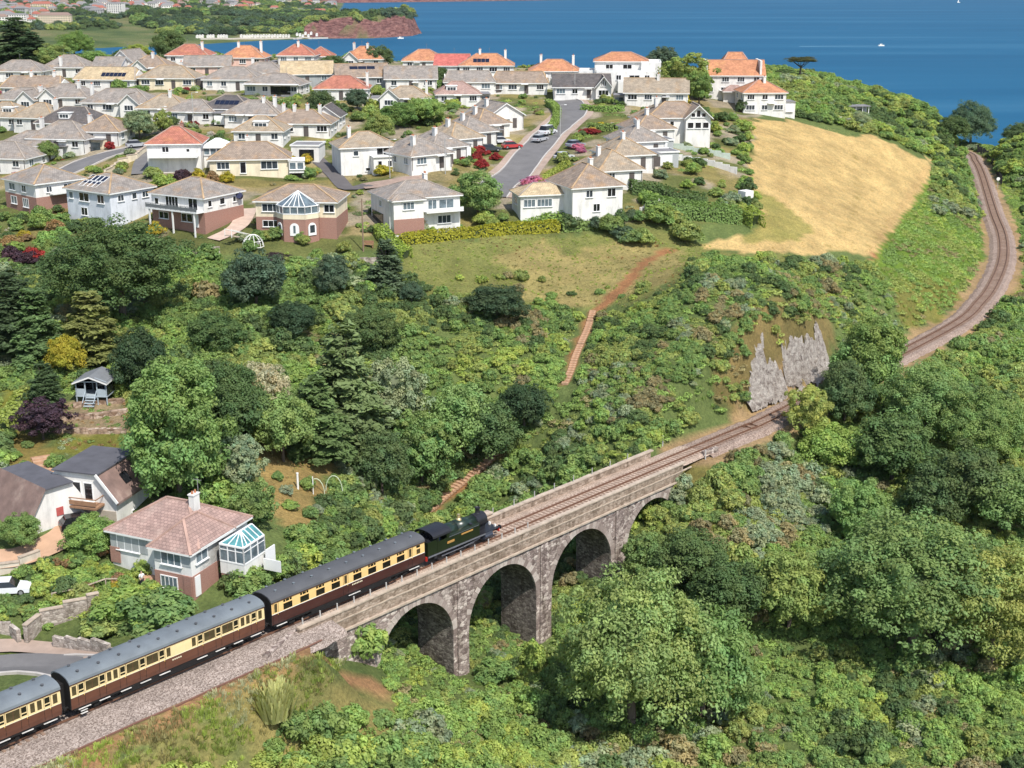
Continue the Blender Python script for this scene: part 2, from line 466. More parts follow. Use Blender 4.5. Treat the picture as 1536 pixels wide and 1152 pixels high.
# ------------------------------------------------------------ railway: ballast, rails, sleepers
def gravel_material(name, lo, hi, rust=0.0):
    t = NT(name); c = t.coord()
    vo = t.n('TexVoronoi'); vo.inputs['Scale'].default_value = 9.0; t.l(c, vo.inputs['Vector'])
    g = t.n('RGBToBW'); t.l(vo.outputs['Color'], g.inputs[0])
    k = t.ramp(g.outputs[0], [(0.15, lo), (0.85, hi)])
    n = t.noise(c, 0.5, 4); w = t.ramp(n, [(0.3, (0.84, 0.82, 0.80)), (0.7, (1.12, 1.10, 1.08))])
    k = t.mix(1.0, k, w, 'MULTIPLY')
    t.bump(vo.outputs['Distance'], 0.8, 0.12)
    return t.done(k, 0.95, 0.1)
M_BALLAST = gravel_material('railway ballast', (0.17, 0.135, 0.115), (0.47, 0.40, 0.36))
M_BALLAST2 = gravel_material('pinkish ballast', (0.20, 0.145, 0.12), (0.45, 0.355, 0.30))
M_BALLAST3 = gravel_material('dusty viaduct ballast', (0.30, 0.225, 0.18), (0.60, 0.48, 0.39))
M_RAIL = plain('rusty rail steel', (0.13, 0.065, 0.04), 0.6, 0.2, 3, 0.4)
M_SLEEPER = plain('weathered sleeper', (0.25, 0.17, 0.125), 0.9, 0.3, 4)
def heading(i):
    a = TRACK[max(i - 1, 0)]; b = TRACK[min(i + 1, len(TRACK) - 1)]
    d = (b - a)[:2]; return d / np.linalg.norm(d)
TT = (TRACK[:, :2] - TC) @ TD
def strip(name, idx, profile, mats, parent=None, jitter=0.0):
    """profile of (offset, height over rail foot) swept along the line; open section"""
    vs = []; fs = []; n = len(profile)
    for i in idx:
        d = heading(i); nn = np.array([d[1], -d[0]])
        for o, h in profile:
            q = TRACK[i][:2] + nn * (o + (rng.uniform(-jitter, jitter) if abs(o) > 2 else 0))
            vs.append((q[0], q[1], TRACK[i][2] + h + rng.uniform(-jitter, jitter) * .12))
    for k in range(len(idx) - 1):
        for j in range(n - 1):
            a = k * n + j
            fs.append((a, a + 1, a + n + 1, a + n))
    b = MB(); b.add(vs, fs); return b.build(name, mats, parent)
i_near = [i for i in range(len(TRACK)) if TT[i] < 27]
i_via = [i for i in range(len(TRACK)) if 26 <= TT[i] < 92]
i_far = [i for i in range(len(TRACK)) if TT[i] >= 91]
tag(strip('ballast_bed', i_near, [(-4.2, -0.95), (-2.4, -0.22), (0, -0.2), (2.2, -0.24), (3.2, -0.42), (4.3, -0.68), (5.0, -1.1)], M_BALLAST, None, 0.22), kind='structure')
tag(strip('ballast_bed', i_via, [(-2.62, -0.30), (-1.9, -0.18), (0, -0.17), (1.7, -0.2), (2.2, -0.4)], M_BALLAST3, None, 0.02), kind='structure')
tag(strip('ballast_bed', i_far, [(-3.6, -1.0), (-2.2, -0.28), (0, -0.2), (2.0, -0.26), (3.3, -1.0)], M_BALLAST2, None, 0.25), kind='structure')
rw = tag(empty('railway_track', (TC[0], TC[1], 41)), 'single line railway track with rusty rails crossing the viaduct and curving along the coast', 'railway track')
inv = Matrix.Translation(rw.location).inverted()
for s in (-1, 1):
    b = MB(); prof = [(-.075, -.17), (.075, -.17), (.05, 0), (-.05, 0)]
    vs = []; fs = []
    for i in range(len(TRACK)):
        d = heading(i); nn = np.array([d[1], -d[0]])
        for o, h in prof:
            q = TRACK[i][:2] + nn * (s * 0.7525 + o)
            vs.append((q[0] - rw.location.x, q[1] - rw.location.y, TRACK[i][2] + h - 41))
    for k in range(len(TRACK) - 1):
        for j in range(4):
            a = k * 4 + j; c = k * 4 + (j + 1) % 4
            fs.append((a, c, c + 4, a + 4))
    b.add(vs, fs); b.build('rail', M_RAIL, rw)
sl = MB().box((0, 0, 0), (2.6, 0.27, 0.15)).mesh('sleeper', M_SLEEPER)
far_sl = MB()
cum = np.r_[0, np.cumsum(np.linalg.norm(np.diff(TRACK, axis=0), axis=1))]
s_at = 0.0
while s_at < cum[-1]:
    i = int(np.searchsorted(cum, s_at)); i = min(max(i, 1), len(TRACK) - 1)
    u = (s_at - cum[i - 1]) / (cum[i] - cum[i - 1]); p = TRACK[i - 1] * (1 - u) + TRACK[i] * u
    t = (p[:2] - TC) @ TD; d = heading(i); a = math.atan2(d[1], d[0]) - math.pi / 2
    loc = (p[0] - rw.location.x, p[1] - rw.location.y, p[2] - 41 - 0.225)
    if 48 < t < 118: link('sleeper', sl, rw, loc, a)
    elif t >= 118 or t < -2: far_sl.box(loc, (2.6, 0.27, 0.15), a)
    s_at += 0.68
tag(far_sl.build('far_sleepers', M_SLEEPER, rw), kind='stuff')
# cable trough beside the near ballast
b = MB()
for t in np.arange(-40, 24, 4.0):
    p = off_track(t, 4.55 + 0.08 * math.sin(t)); q = off_track(t + 4, 4.55 + 0.08 * math.sin(t + 4))
    b.bar((p[0], p[1], rail_z_t(t) - 0.62), (q[0], q[1], rail_z_t(t + 4) - 0.62), 0.12, 0.12)
tag(b.build('cable_trough', plain('rusty trough', (0.19, 0.10, 0.075), 0.8)), 'thin rusty brown cable trough along the edge of the grey ballast', 'cable trough')

# ------------------------------------------------------------ viaduct
def stone_material(name, tones, scale=2.6, mortar=0.55, stain=True):
    t = NT(name); c = t.coord()
    mp = t.n('Mapping'); mp.inputs['Scale'].default_value = (1, 1, 1.7); t.l(c, mp.inputs[0])
    vo = t.n('TexVoronoi'); vo.inputs['Scale'].default_value = scale; t.l(mp.outputs[0], vo.inputs['Vector'])
    g = t.n('RGBToBW'); t.l(vo.outputs['Color'], g.inputs[0])
    k = t.ramp(g.outputs[0], [(0.1, tones[0]), (0.5, tones[1]), (0.9, tones[2])])
    ed = t.n('TexVoronoi', feature='DISTANCE_TO_EDGE'); ed.inputs['Scale'].default_value = scale; t.l(mp.outputs[0], ed.inputs['Vector'])
    j = t.ramp(ed.outputs['Distance'], [(0.0, (mortar, mortar, mortar)), (0.10, (1, 1, 1))])
    k = t.mix(1.0, k, j, 'MULTIPLY')
    if stain:
        mp2 = t.n('Mapping'); mp2.inputs['Scale'].default_value = (1, 1, 0.25); t.l(c, mp2.inputs[0])
        s = t.ramp(t.noise(mp2.outputs[0], 0.8, 6, 0.7), [(0.36, (0.42, 0.39, 0.34)), (0.52, (.95, .93, .90)), (0.68, (1.12, 1.1, 1.08))])
        k = t.mix(0.8, k, s, 'MULTIPLY')
    t.bump(ed.outputs['Distance'], 0.8, 0.08)
    return t.done(k, 0.92, 0.15)
M_STONE = stone_material('rubble limestone', [(0.17, 0.13, 0.12), (0.36, 0.295, 0.27), (0.62, 0.55, 0.50)], 2.0, .5)
M_COPE = plain('pale coping', (0.44, 0.36, 0.285), 0.9, 0.25, 1.2, bump=0.3)
M_SOFFIT = stone_material('shade darkened arch stone', [(0.11, 0.09, 0.085), (0.21, 0.18, 0.165), (0.36, 0.32, 0.29)])  # darker than the faces: the shade under the arches is put into the colour
def voussoir_material():
    t = NT('dressed arch stone'); c = t.coord(); oi = t.n('ObjectInfo')
    k = t.ramp(oi.outputs['Random'], [(0, (.24, .19, .17)), (.5, (.38, .32, .29)), (1, (.56, .50, .45))])
    k = t.mix(.7, k, t.ramp(t.noise(c, 2.2, 6, .7), [(.3, (.62, .6, .58)), (.7, (1.12, 1.1, 1.08))]), 'MULTIPLY'); t.bump(t.noise(c, 5, 5, .7), .7, .08)
    return t.done(k, .92, .15)
M_VOUSS = voussoir_material()
HALF = 2.95                     # half width of the viaduct over its faces
ARCH = [(38.3, 5.35), (51.6, 5.55), (65.4, 5.55), (79.2, 5.2)]
T0, T1 = 23.0, 85.5
via = tag(empty('railway_viaduct', (TC[0] + TD[0] * 54, TC[1] + TD[1] * 54, 26)), 'four-arched rubble stone railway viaduct spanning the wooded valley', 'viaduct')
ANG = math.atan2(TD[1], TD[0])
def V(t, o, z):
    """place on the viaduct in its own frame: x along the line, y towards the far side"""
    return (t - 54, -(o * .82 if o > 0 else o), z - 26)      # the near parapet stands closer to the rails
via.rotation_euler = (0, 0, ANG)
def arch_body():
    b = MB(); cols = []
    # outline of the lower edge along the line
    pts = [(T0, 36.0), (ARCH[0][0] - ARCH[0][1] , 30.0)]
    low = []
    def top(t): return rail_z_t(t) - 1.95
    for k, (c, r) in enumerate(ARCH):
        crown = rail_z_t(c) - 2.85
        spring = crown - r
        low.append((c - r, 22.0))
        for j in range(25):
            a = math.pi - math.pi * j / 24
            low.append((c + r * math.cos(a), spring + r * math.sin(a)))
        low.append((c + r, 22.0))
    full = [(T0, 32.0)] + [(ARCH[0][0] - ARCH[0][1] - .001, 22.0)] + low + [(T1, 22.0)]
    for s in (-1, 1):
        n = len(full)
        vs = [V(t, s * HALF, z) for t, z in full] + [V(t, s * HALF, top(t)) for t, z in full]
        b.add(vs, [(i, i + 1, n + i + 1, n + i) for i in range(n - 1) if abs(full[i][0] - full[i + 1][0]) > 1e-6])
    return b, full, top
body, full, vtop = arch_body()
for te in (T0, T1):
    body.add([V(te, -HALF, 22), V(te, HALF, 22), V(te, HALF, vtop(te)), V(te, -HALF, vtop(te))], [(0, 1, 2, 3)])
body.add([V(T0, -HALF, vtop(T0)), V(T0, HALF, vtop(T0)), V(T1, HALF, vtop(T1)), V(T1, -HALF, vtop(T1))], [(0, 1, 2, 3)])
body.build('masonry', M_STONE, via)
for c, r in ARCH:
    b = MB(); crown = rail_z_t(c) - 2.85; spring = crown - r
    P = [(c - r, 22.0)] + [(c + r * math.cos(math.pi - math.pi * j / 24), spring + r * math.sin(math.pi - math.pi * j / 24)) for j in range(25)] + [(c + r, 22.0)]
    vs = []
    for t, z in P: vs += [V(t, HALF, z), V(t, -HALF, z)]
    b.add(vs, [(2 * i, 2 * i + 1, 2 * i + 3, 2 * i + 2) for i in range(len(P) - 1)])
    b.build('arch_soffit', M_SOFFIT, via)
    # arch stones standing proud of both faces
    N = 30
    for s in (1, -1):
        for j in range(N):
            if s < 0: continue
            a0 = math.pi - math.pi * (j + 0.04) / N; a1 = math.pi - math.pi * (j + 0.96) / N
            dp = rng.uniform(0.62, 0.86); pr = HALF + rng.uniform(0.02, 0.06)
            q = MB(); vs = []
            for o in (HALF - .25, pr):
                for rr, a in ((r - .01, a0), (r + dp, a0), (r + dp, a1), (r - .01, a1)):
                    vs.append(V(c + rr * math.cos(a), s * o, spring + rr * math.sin(a)))
            q.add(vs, [(3, 2, 1, 0), (4, 5, 6, 7), (0, 1, 5, 4), (1, 2, 6, 5), (2, 3, 7, 6), (3, 0, 4, 7)])
            q.build('arch_stone', M_VOUSS, via)
# shallow pilasters on the piers, near face
for tc in (44.9, 58.4, 72.3):
    b = MB()
    for s in (1, -1):
        z1 = rail_z_t(tc) - 2.25
        b.box(V(tc, s * (HALF + .09), (22 + z1) / 2), (1.35, 0.2, z1 - 22))
    b.build('pilaster', M_STONE, via)
# string course and parapets
for s in (1, -1):
    for t in np.arange(T0, T1 - .1, 1.25):
        z = rail_z_t(t + .6) - 1.95
        q = MB().box(V(t + .625, s * (HALF + .06), z), (1.23, 0.42, 0.2)); q.build('string_course', M_COPE, via)
P_TOP = {1: 0.22, -1: 0.62}
M_PARAPET = stone_material('parapet stone', [(0.23, 0.175, 0.135), (0.33, 0.26, 0.205), (0.44, 0.36, 0.30)], 2.2, 0.75)
for s in (1, -1):
    b = MB()
    tt = np.arange(T0, T1 + .1, 2.5)
    for t in tt[:-1]:
        z0 = rail_z_t(t + 1.25) - 1.86; z1 = rail_z_t(t + 1.25) + P_TOP[s] - .14
        if s < 0 and t < 47: z1 -= 0.0
        b.box(V(t + 1.25, s * (HALF - .17), (z0 + z1) / 2), (2.5, 0.36, z1 - z0))
    b.build('parapet', M_PARAPET, via)
    for t in np.arange(T0, T1 - .1, 1.4):
        z = rail_z_t(t + .7) + P_TOP[s] - 0.06 + rng.uniform(-.02, .02)
        q = MB().box(V(t + .7, s * (HALF - .17 + rng.uniform(-.02, .02)), z), (1.385, 0.56, 0.16)); q.build('coping_stone', M_COPE, via)
for t in np.arange(T0, T1 - .1, 2.3):
    MB().box(V(t + 1.15, HALF + .03, rail_z_t(t + 1.15) - .78), (2.26, 0.16, 0.14)).build('ledge', M_COPE, via)
# deck fill so nothing shows through
b = MB().box(V((T0 + T1) / 2, 0, 0), (1, 1, 1)); 
b = MB(); b.add([V(T0, -2.7, rail_z_t(T0) - .55), V(T0, 2.7, rail_z_t(T0) - .55), V(T1, 2.7, rail_z_t(T1) - .55), V(T1, -2.7, rail_z_t(T1) - .55)], [(0, 1, 2, 3)])
b.build('deck', M_STONE, via)
# handrail posts on the near parapet
M_POST = plain('grey post paint', (0.46, 0.45, 0.43), 0.7)
for t in np.arange(T0 + .8, 57, 2.15):
    z = rail_z_t(t) + P_TOP[1]
    MB().box(V(t, HALF - .45, z + .2), (0.10, 0.10, 0.95)).build('post', M_POST, via)
for t in np.arange(52, 82, 3.6):
    z = rail_z_t(t) + P_TOP[-1]
    MB().box(V(t, -HALF + .17, z + .4), (0.08, 0.08, 0.85)).build('post', M_POST, via)
# refuge bay where the far parapet steps out, seen ahead of the engine
q = MB().box(V(54.2, -HALF - .1, rail_z_t(54) - .45), (2.3, 0.75, 2.6)); q.build('refuge_bay', M_PARAPET, via)
q = MB().box(V(54.2, -HALF - .1, rail_z_t(54) + .93), (2.5, 0.95, 0.18)); q.build('coping_stone', M_COPE, via)
# ------------------------------------------------------------ train
M_CREAM_A = plain('warm cream coach paint', (0.74, 0.50, 0.21), 0.42, 0.05, 0.8, 0.4)
M_CREAM_B = plain('pale cream coach paint', (0.74, 0.58, 0.31), 0.42, 0.05, 0.8, 0.4)
M_BROWN_A = plain('dark maroon coach paint', (0.060, 0.022, 0.019), 0.38, 0.12, 0.8, 0.4)
M_BROWN_B = plain('chocolate coach paint', (0.125, 0.052, 0.033), 0.4, 0.12, 0.8, 0.4)
M_ROOF_A = plain('charcoal coach roof', (0.085, 0.088, 0.096), 0.75, 0.16, 0.5)
M_ROOF_B = plain('blue grey coach roof', (0.150, 0.172, 0.190), 0.6, 0.16, 0.5)
M_UNDER = plain('sooty underframe', (0.014, 0.013, 0.013), 0.75, 0.3, 3)
M_DASH = plain('scuffed white edge', (0.60, 0.59, 0.56), 0.7, 0.2, 3)
M_WHITE = plain('white paint', (0.78, 0.77, 0.73), 0.6, 0.06, 1)
M_LINE = plain('pale lining', (0.72, 0.66, 0.48), 0.5, 0.03)
M_GOLD = plain('gilt lettering', (0.62, 0.40, 0.10), 0.45, 0.05)
def glass_mat(name, col, rough=0.08, spec=0.6):
    t = NT(name); c = t.coord('Generated')
    n = t.noise(t.coord(), 1.3, 2)
    k = t.ramp(n, [(0.35, tuple(x * .5 for x in col)), (0.7, col)])
    return t.done(k, rough, spec)
M_GLASS = glass_mat('dark coach glass', (0.022, 0.020, 0.016))
M_GLASS_C = glass_mat('curtained coach glass', (0.10, 0.075, 0.04))
SLOPE = math.atan(0.0135)
def roof_profile(hw, z0, z1, th=0.05, n=12):
    out = []
    for i in range(n + 1):
        a = math.pi * i / n
        out.append((hw * math.cos(a), z0 + (z1 - z0) * math.sin(a) ** 0.75))
    return out
_pane_cache = {}
def pane_mesh(w, h, m):
    k = (round(w, 3), round(h, 3), m.name)
    if k not in _pane_cache: _pane_cache[k] = MB().box((0, 0, 0), (w, 0.03, h)).mesh('pane', m)
    return _pane_cache[k]
_frame_cache = {}
def frame_mesh(w, h, m, bw=0.05, th=0.05):
    k = (round(w, 3), round(h, 3), m.name, bw)
    if k not in _frame_cache:
        b = MB()
        b.box((0, 0, h / 2 + bw / 2), (w + 2 * bw, th, bw)); b.box((0, 0, -h / 2 - bw / 2), (w + 2 * bw, th, bw))
        b.box((-w / 2 - bw / 2, 0, 0), (bw, th, h)); b.box((w / 2 + bw / 2, 0, 0), (bw, th, h))
        _frame_cache[k] = b.mesh('window', m)
    return _frame_cache[k]
def bogie(parent, x, spread=1.3, r=0.46):
    g = MB()
    for s in (-1, 1): g.box((0, s * 0.98, 0.62), (spread * 2 + 0.9, 0.14, 0.26)); g.box((0, s * 1.0, 0.42), (0.7, 0.2, 0.3)); g.box((-spread, s * 1.02, .5), (.3, .2, .34)); g.box((spread, s * 1.02, .5), (.3, .2, .34))
    g.box((0, 0, 0.66), (0.5, 2.1, 0.25))
    o = g.build('bogie', M_UNDER, parent); o.location.x = x
    for dx in (-spread, spread):
        for s in (-1, 1):
            w = MB().cyl((0, s * 0.68, r), (0, s * 0.82, r), r, n=18).build('wheel', M_UNDER, o); w.location.x = dx
    return o
def coach(t0, L, label, kind):
    A = kind == 'open'
    cream, brown, roofm = (M_CREAM_A, M_BROWN_A, M_ROOF_A) if A else (M_CREAM_B, M_BROWN_B, M_ROOF_B)
    p = along(t0)
    e = tag(empty('railway_coach', (p[0], p[1], rail_z_t(t0)), ANG), label, 'railway coach', 'coaches of the steam train')
    e.rotation_euler = (0, SLOPE, ANG)
    ex = 0.04
    MB().sweep([(1.30, .93), (1.385, 1.35), (1.39, 2.02), (-1.39, 2.02), (-1.385, 1.35), (-1.30, .93)], ex, L - ex, 0).build('lower_body', brown, e)
    MB().sweep([(1.388, 2.021), (1.37, 2.7), (1.33, 3.19), (-1.33, 3.19), (-1.37, 2.7), (-1.388, 2.021)], ex, L - ex, 0).build('upper_body', cream, e)
    MB().sweep(roof_profile(1.40, 3.192, 3.84), 0, L).build('roof', roofm, e)
    for x in (ex - .02, L - ex + .02):                       # black coach ends
        b = MB(); b.sweep([(1.37, .95), (1.395, 2.0), (1.36, 3.25), (.9, 3.62), (0, 3.80), (-.9, 3.62), (-1.36, 3.25), (-1.395, 2.0), (-1.37, .95)], x - .03, x + .03)
        b.build('coach_end', M_UNDER, e)
        s = 1 if x > 1 else -1
        b = MB().box((x + s * .16, 0, 2.05), (.3, .95, 2.1)); b.build('gangway', M_UNDER, e)
        for y in (-.87, .87):
            q = MB().cyl((x, y, 1.05), (x + s * .42, y, 1.05), .09, n=8).cyl((x + s * .42, y, 1.05), (x + s * .5, y, 1.05), .24, n=10); q.build('buffer', M_UNDER, e)
    u = MB().box((L / 2, 0, .82), (L - .3, 1.9, .26)); u.box((L / 2, 0, .5), (3.2, 1.7, .5)); u.box((L / 2 - 3, .75, .5), (1.5, .5, .5)); u.box((L / 2 + 2.6, -.75, .55), (1.3, .5, .42))
    u.cyl((L / 2 - 4.0, -1.0, .62), (L / 2 + 4.0, -1.0, .35), .04, n=6); u.cyl((L / 2 - 4, -.95, .8), (L / 2 - 1.5, -.95, .35), .04, n=6)
    for s in (-1, 1):
        u.box((L / 2, s * 1.18, .58), (L * .52, .3, .52)); u.box((L / 2, s * 1.3, .42), (L * .62, .14, .08)); u.box((L / 2, s * 1.22, .84), (L - .6, .12, .24))
    u.build('underframe', M_UNDER, e)
    bogie(e, 2.6); bogie(e, L - 2.6)
    for s in (-1, 1):                                        # lining between cream and brown
        MB().box((L / 2, s * 1.391, 2.03), (L - .12, .022, .055)).build('waist_line', M_WHITE if A else M_LINE, e)
        MB().box((L / 2, s * 1.405, 3.18), (L, .03, .07)).build('gutter', M_BROWN_A, e)
    def win(x, w, h, z, gl, s, vent=False, mat=None):
        y = s * (1.385 - (z - 2.02) * .04)
        f = link('window', frame_mesh(w, h, mat or cream), e, (x, y, z))
        q = link('pane', pane_mesh(w, h, gl), f, (0, s * .006, 0))
        if vent:
            for dx, ww in ((-w * .36, w * .2), (0, w * .34), (w * .36, w * .2)):
                link('vent_pane', pane_mesh(ww, .2, gl), f, (dx, s * -.004, h / 2 + .24))
        return f
    def door(x, s, w=.62):
        y = s * 1.393
        b = MB()
        for dx in (-w / 2, w / 2): b.box((x + dx, y, 2.1), (.022, .012, 2.0))
        b.build('door_joint', M_UNDER, e)
        MB().box((x + w / 2 - .09, y + s * .03, 1.95), (.05, .05, .12)).build('door_handle', M_GOLD, e)
    if A:
        for s in (-1, 1):
            for x in (1.95, 3.97, 5.92, 7.85, 10.65, 12.6, 14.55, 16.5): win(x, 1.06, .62, 2.42, M_GLASS, s, True)
            for x in (.52, 9.12, 17.85): win(x, .34, .92, 2.56, M_GLASS_C, s); door(x, s)
            win(19.0, .52, .52, 2.42, M_GLASS_C, s); link('vent_pane', pane_mesh(.5, .24, M_GLASS), e, (19.0, s * 1.352, 2.93))
            for x0, x1 in ((.5, 1.7), (9.4, 10.9), (17.6, 19.0)): MB().box(((x0 + x1) / 2, s * 1.47, .80), (x1 - x0, .10, .045)).build('footboard', M_DASH, e)
            for x, w in ((10.6, 1.5),):
                b = MB()
                for k in range(7): b.box((x - .6 + k * .2, s * 1.392, 1.76), (.13, .014, .13))
                b.build('lettering', M_LINE, e)
    else:
        for s in (-1, 1):
            for x in (.39, 3.66, 4.26, 9.5, 12.12, 17.42, 18.02, 19.4): win(x, .40, .86, 2.58, M_GLASS_C, s)
            for x in (1.03, 3.0, 4.94, 6.88, 8.82, 12.8, 14.74, 16.68, 18.7):
                f = win(x, .46, .80, 2.6, M_GLASS, s); door(x, s)
                MB().box((x, s * 1.40, 2.46), (.46, .03, .07)).build('drop_light_rail', cream, e)
            for x in (2.04, 5.92, 7.86, 13.8, 15.74): 
                f = win(x, 1.16, .88, 2.58, M_GLASS_C, s)
                b = MB(); b.box((.02, s * .02, 0), (.03, .02, .86)); b.build('glazing_bar', brown, f)
            for x0, x1 in ((.62, 1.75), (2.56, 3.56), (4.6, 5.6), (6.5, 7.55), (8.4, 9.5), (12.3, 13.4), (14.3, 15.3), (16.3, 17.3), (18.2, 19.4)):
                MB().box(((x0 + x1) / 2, s * 1.46, .82), (x1 - x0, .10, .045)).build('footboard', M_DASH, e)
            for z in (.55, .30): MB().box((1.15, s * 1.36, z), (.62, .16, .04)).build('step', M_DASH, e)
            for x in (10.2, 11.1): MB().box((x, s * 1.39, 2.55), (.02, .014, 1.0)).build('panel_joint', M_LINE, e)
            b = MB()
            for k in range(5): b.box((9.9 + k * .2, s * 1.392, 1.72), (.13, .014, .12))
            b.build('lettering', M_LINE, e)
    n = 9 if A else 10
    for k in range(n):
        x = 1.2 + k * (L - 2.4) / (n - 1)
        for yy in ((-.55, .75) if A else (-.72, .6)):
            z = 3.192 + .648 * (1 - (yy / 1.4) ** 2) ** .375
            MB().cyl((x, yy, z - .05), (x, yy, z + .12), .10, .08, n=8).cyl((x, yy, z + .12), (x, yy, z + .15), .15, .13, n=8).build('roof_ventilator', M_ROOF_B if A else M_ROOF_A, e)
    return e
CL = 19.95
coach(20.72, CL, 'cream and dark maroon coach with charcoal roof coupled behind the engine', 'open')
coach(0.02, CL, 'cream and chocolate coach with many doors, whole in view in mid train', 'doors')
coach(-20.70, CL, 'cream and chocolate coach cut off by the left edge', 'doors')

def locomotive(t0):
    M_LG = plain('dark green engine paint', (0.013, 0.021, 0.008), 0.33, 0.15, 0.7, 0.5)
    M_BOIL = plain('sky tinted boiler green', (0.016, 0.030, 0.021), 0.30, 0.15, 0.7, 0.5)  # bluer than the tanks: reflected sky put into the colour
    M_BLK = plain('engine black', (0.018, 0.018, 0.022), 0.42, 0.2, 1.5, 0.5)
    M_RED = plain('buffer beam red', (0.55, 0.035, 0.025), 0.5, 0.08)
    M_BRASS = plain('polished brass', (0.80, 0.62, 0.33), 0.30, 0.05, metal=0.8)
    M_STEEL = plain('oily motion steel', (0.20, 0.21, 0.24), 0.4, 0.2, metal=0.4)
    M_CYL = plain('highlight tinted cylinder', (0.05, 0.06, 0.085), 0.3, 0.1, spec=0.6)  # blue-grey because the highlight on the cylinders is put into the colour
    M_PLATE = plain('engine plate', (0.52, 0.27, 0.07), 0.45, 0.05)
    p = along(t0)
    e = tag(empty('steam_locomotive', (p[0], p[1], rail_z_t(t0)), ANG), 'dark green tank engine with brass bonnet heading the train over the viaduct', 'steam locomotive')
    e.rotation_euler = (0, SLOPE, ANG)
    def P(name, b, m, smooth=False): return b.build(name, m, e, smooth)
    P('running_plate', MB().box((5.7, 0, 1.27), (11.0, 2.62, .06)), M_BLK)
    for s in (-1, 1): P('valance', MB().box((5.0, s * 1.31, 1.17), (9.6, .03, .17)), M_STEEL if s < 0 else M_BLK)
    P('frames', MB().box((5.6, 0, .85), (10.6, 1.1, .7)), M_BLK)
    # bunker
    P('bunker', MB().prism([(.12, -1.3), (1.55, -1.3), (1.55, 1.3), (.12, 1.3)], 1.301, 2.55), M_LG)
    b = MB(); b.box((.12, 0, 2.68), (.06, 2.6, .26)); b.box((.75, 1.29, 2.68), (1.3, .05, .26)); b.box((.75, -1.29, 2.68), (1.3, .05, .26)); P('bunker_fender', b, M_LG)
    b = MB()
    for k in range(40): b.box((.3 + rng.random() * 1.1, rng.uniform(-1.1, 1.1), 2.56 + rng.random() * .12), (.22, .2, .18), rng.random())
    P('coal', b, M_BLK)
    P('ladder', MB().box((.06, -.95, 1.9), (.03, .3, .04)).box((.06, -.95, 2.25), (.03, .3, .04)).box((.06, -.95, 1.6), (.03, .3, .04)), M_BLK)
    # cab
    for s in (-1, 1):
        b = MB(); b.box((2.25, s * 1.31, 1.92), (1.42, .04, 1.24)); b.box((3.12, s * 1.31, 2.8), (.42, .04, .56)); b.box((1.62, s * 1.31, 2.8), (.16, .04, .56)); b.box((2.45, s * 1.31, 3.04), (1.84, .04, .10))
        P('cab_side', b, M_LG)
    b = MB()
    prof = [(1.30, 2.55), (1.30, 3.08), (1.0, 3.42), (.5, 3.58), (0, 3.63), (-.5, 3.58), (-1.0, 3.42), (-1.30, 3.08), (-1.30, 2.55)]
    b.sweep(prof, 1.50, 1.55); P('cab_rear_plate', b, M_BLK)
    for y in (-.62, .62): link('cab_window', MB().cyl((1.47, y, 3.0), (1.50, y, 3.0), .24, n=14).mesh('cab_window', M_GLASS), e)
    b = MB(); b.sweep(prof, 3.30, 3.35); P('cab_front_plate', b, M_LG)
    n = 14; vs = []; fs = []
    for x in (.82, 3.55):
        for i in range(n + 1):
            a = math.pi * i / n; vs.append((x, 1.40 * math.cos(a), 3.06 + .62 * math.sin(a) ** .8))
        for i in range(n + 1):
            a = math.pi * i / n; vs.append((x, 1.36 * math.cos(a), 3.02 + .60 * math.sin(a) ** .8))
    m = n + 1
    for i in range(n):
        fs += [(i, i + 1, 2 * m + i + 1, 2 * m + i), (m + i, 3 * m + i, 3 * m + i + 1, m + i + 1), (i, m + i, m + i + 1, i + 1), (2 * m + i, 2 * m + i + 1, 3 * m + i + 1, 3 * m + i)]
    b = MB(); b.add(vs, fs); P('cab_roof', b, M_BLK)
    b = MB(); b.box((2.2, -.7, 2.3), (.35, .35, .8)); b.cyl((2.2, -.7, 2.75), (2.2, -.7, 3.0), .13, n=8); P('driver', b, plain('overalls', (.05, .06, .1)))
    # tanks and boiler
    for s in (-1, 1):
        b = MB(); b.sweep([(s * 1.31, 1.301), (s * 1.31, 2.62), (s * 1.22, 2.72), (s * .62, 2.74), (s * .62, 1.301)], 2.97, 7.95); P('side_tank', b, M_LG)
        P('tank_filler', MB().cyl((6.9, s * .95, 2.74), (6.9, s * .95, 2.9), .2, n=10), M_BLK)
        P('handrail', MB().cyl((3.2, s * 1.345, 2.55), (7.8, s * 1.345, 2.55), .02, n=6), M_STEEL)
        q = P('nameplate', MB().box((6.0, s * 1.325, 2.28), (1.75, .03, .16)), M_PLATE)
        b = MB()
        for k in range(8): b.box((5.28 + k * .205, s * 1.345, 2.28), (.12, .012, .10))
        b.build('raised_letter_row', M_BRASS, q)
        q = P('number_plate', MB().box((3.5, s * 1.335, 1.98), (1.05, .03, .24)), M_PLATE)
        b = MB()
        for k in range(4): b.box((3.17 + k * .22, s * 1.355, 1.98), (.13, .012, .15))
        b.build('raised_figure_row', M_BRASS, q)
    b = MB(); b.cyl((3.35, 0, 2.55), (5.2, 0, 2.55), .86, .84, n=28); P('firebox', b, M_BOIL, True)
    b = MB(); b.cyl((5.2, 0, 2.55), (8.25, 0, 2.45), .84, .74, n=28); P('boiler', b, M_BOIL, True)
    b = MB()
    for x, r in ((5.2, .855), (6.6, .81), (8.2, .755)): b.cyl((x - .03, 0, 2.55 - (x - 5.2) * .033), (x + .03, 0, 2.55 - (x - 5.2) * .033), r, n=28)
    P('boiler_band', b, M_BLK)
    b = MB(); b.cyl((8.25, 0, 2.45), (9.75, 0, 2.45), .80, n=28); b.box((9.0, 0, 1.6), (1.5, .9, .8)); P('smokebox', b, M_BLK)
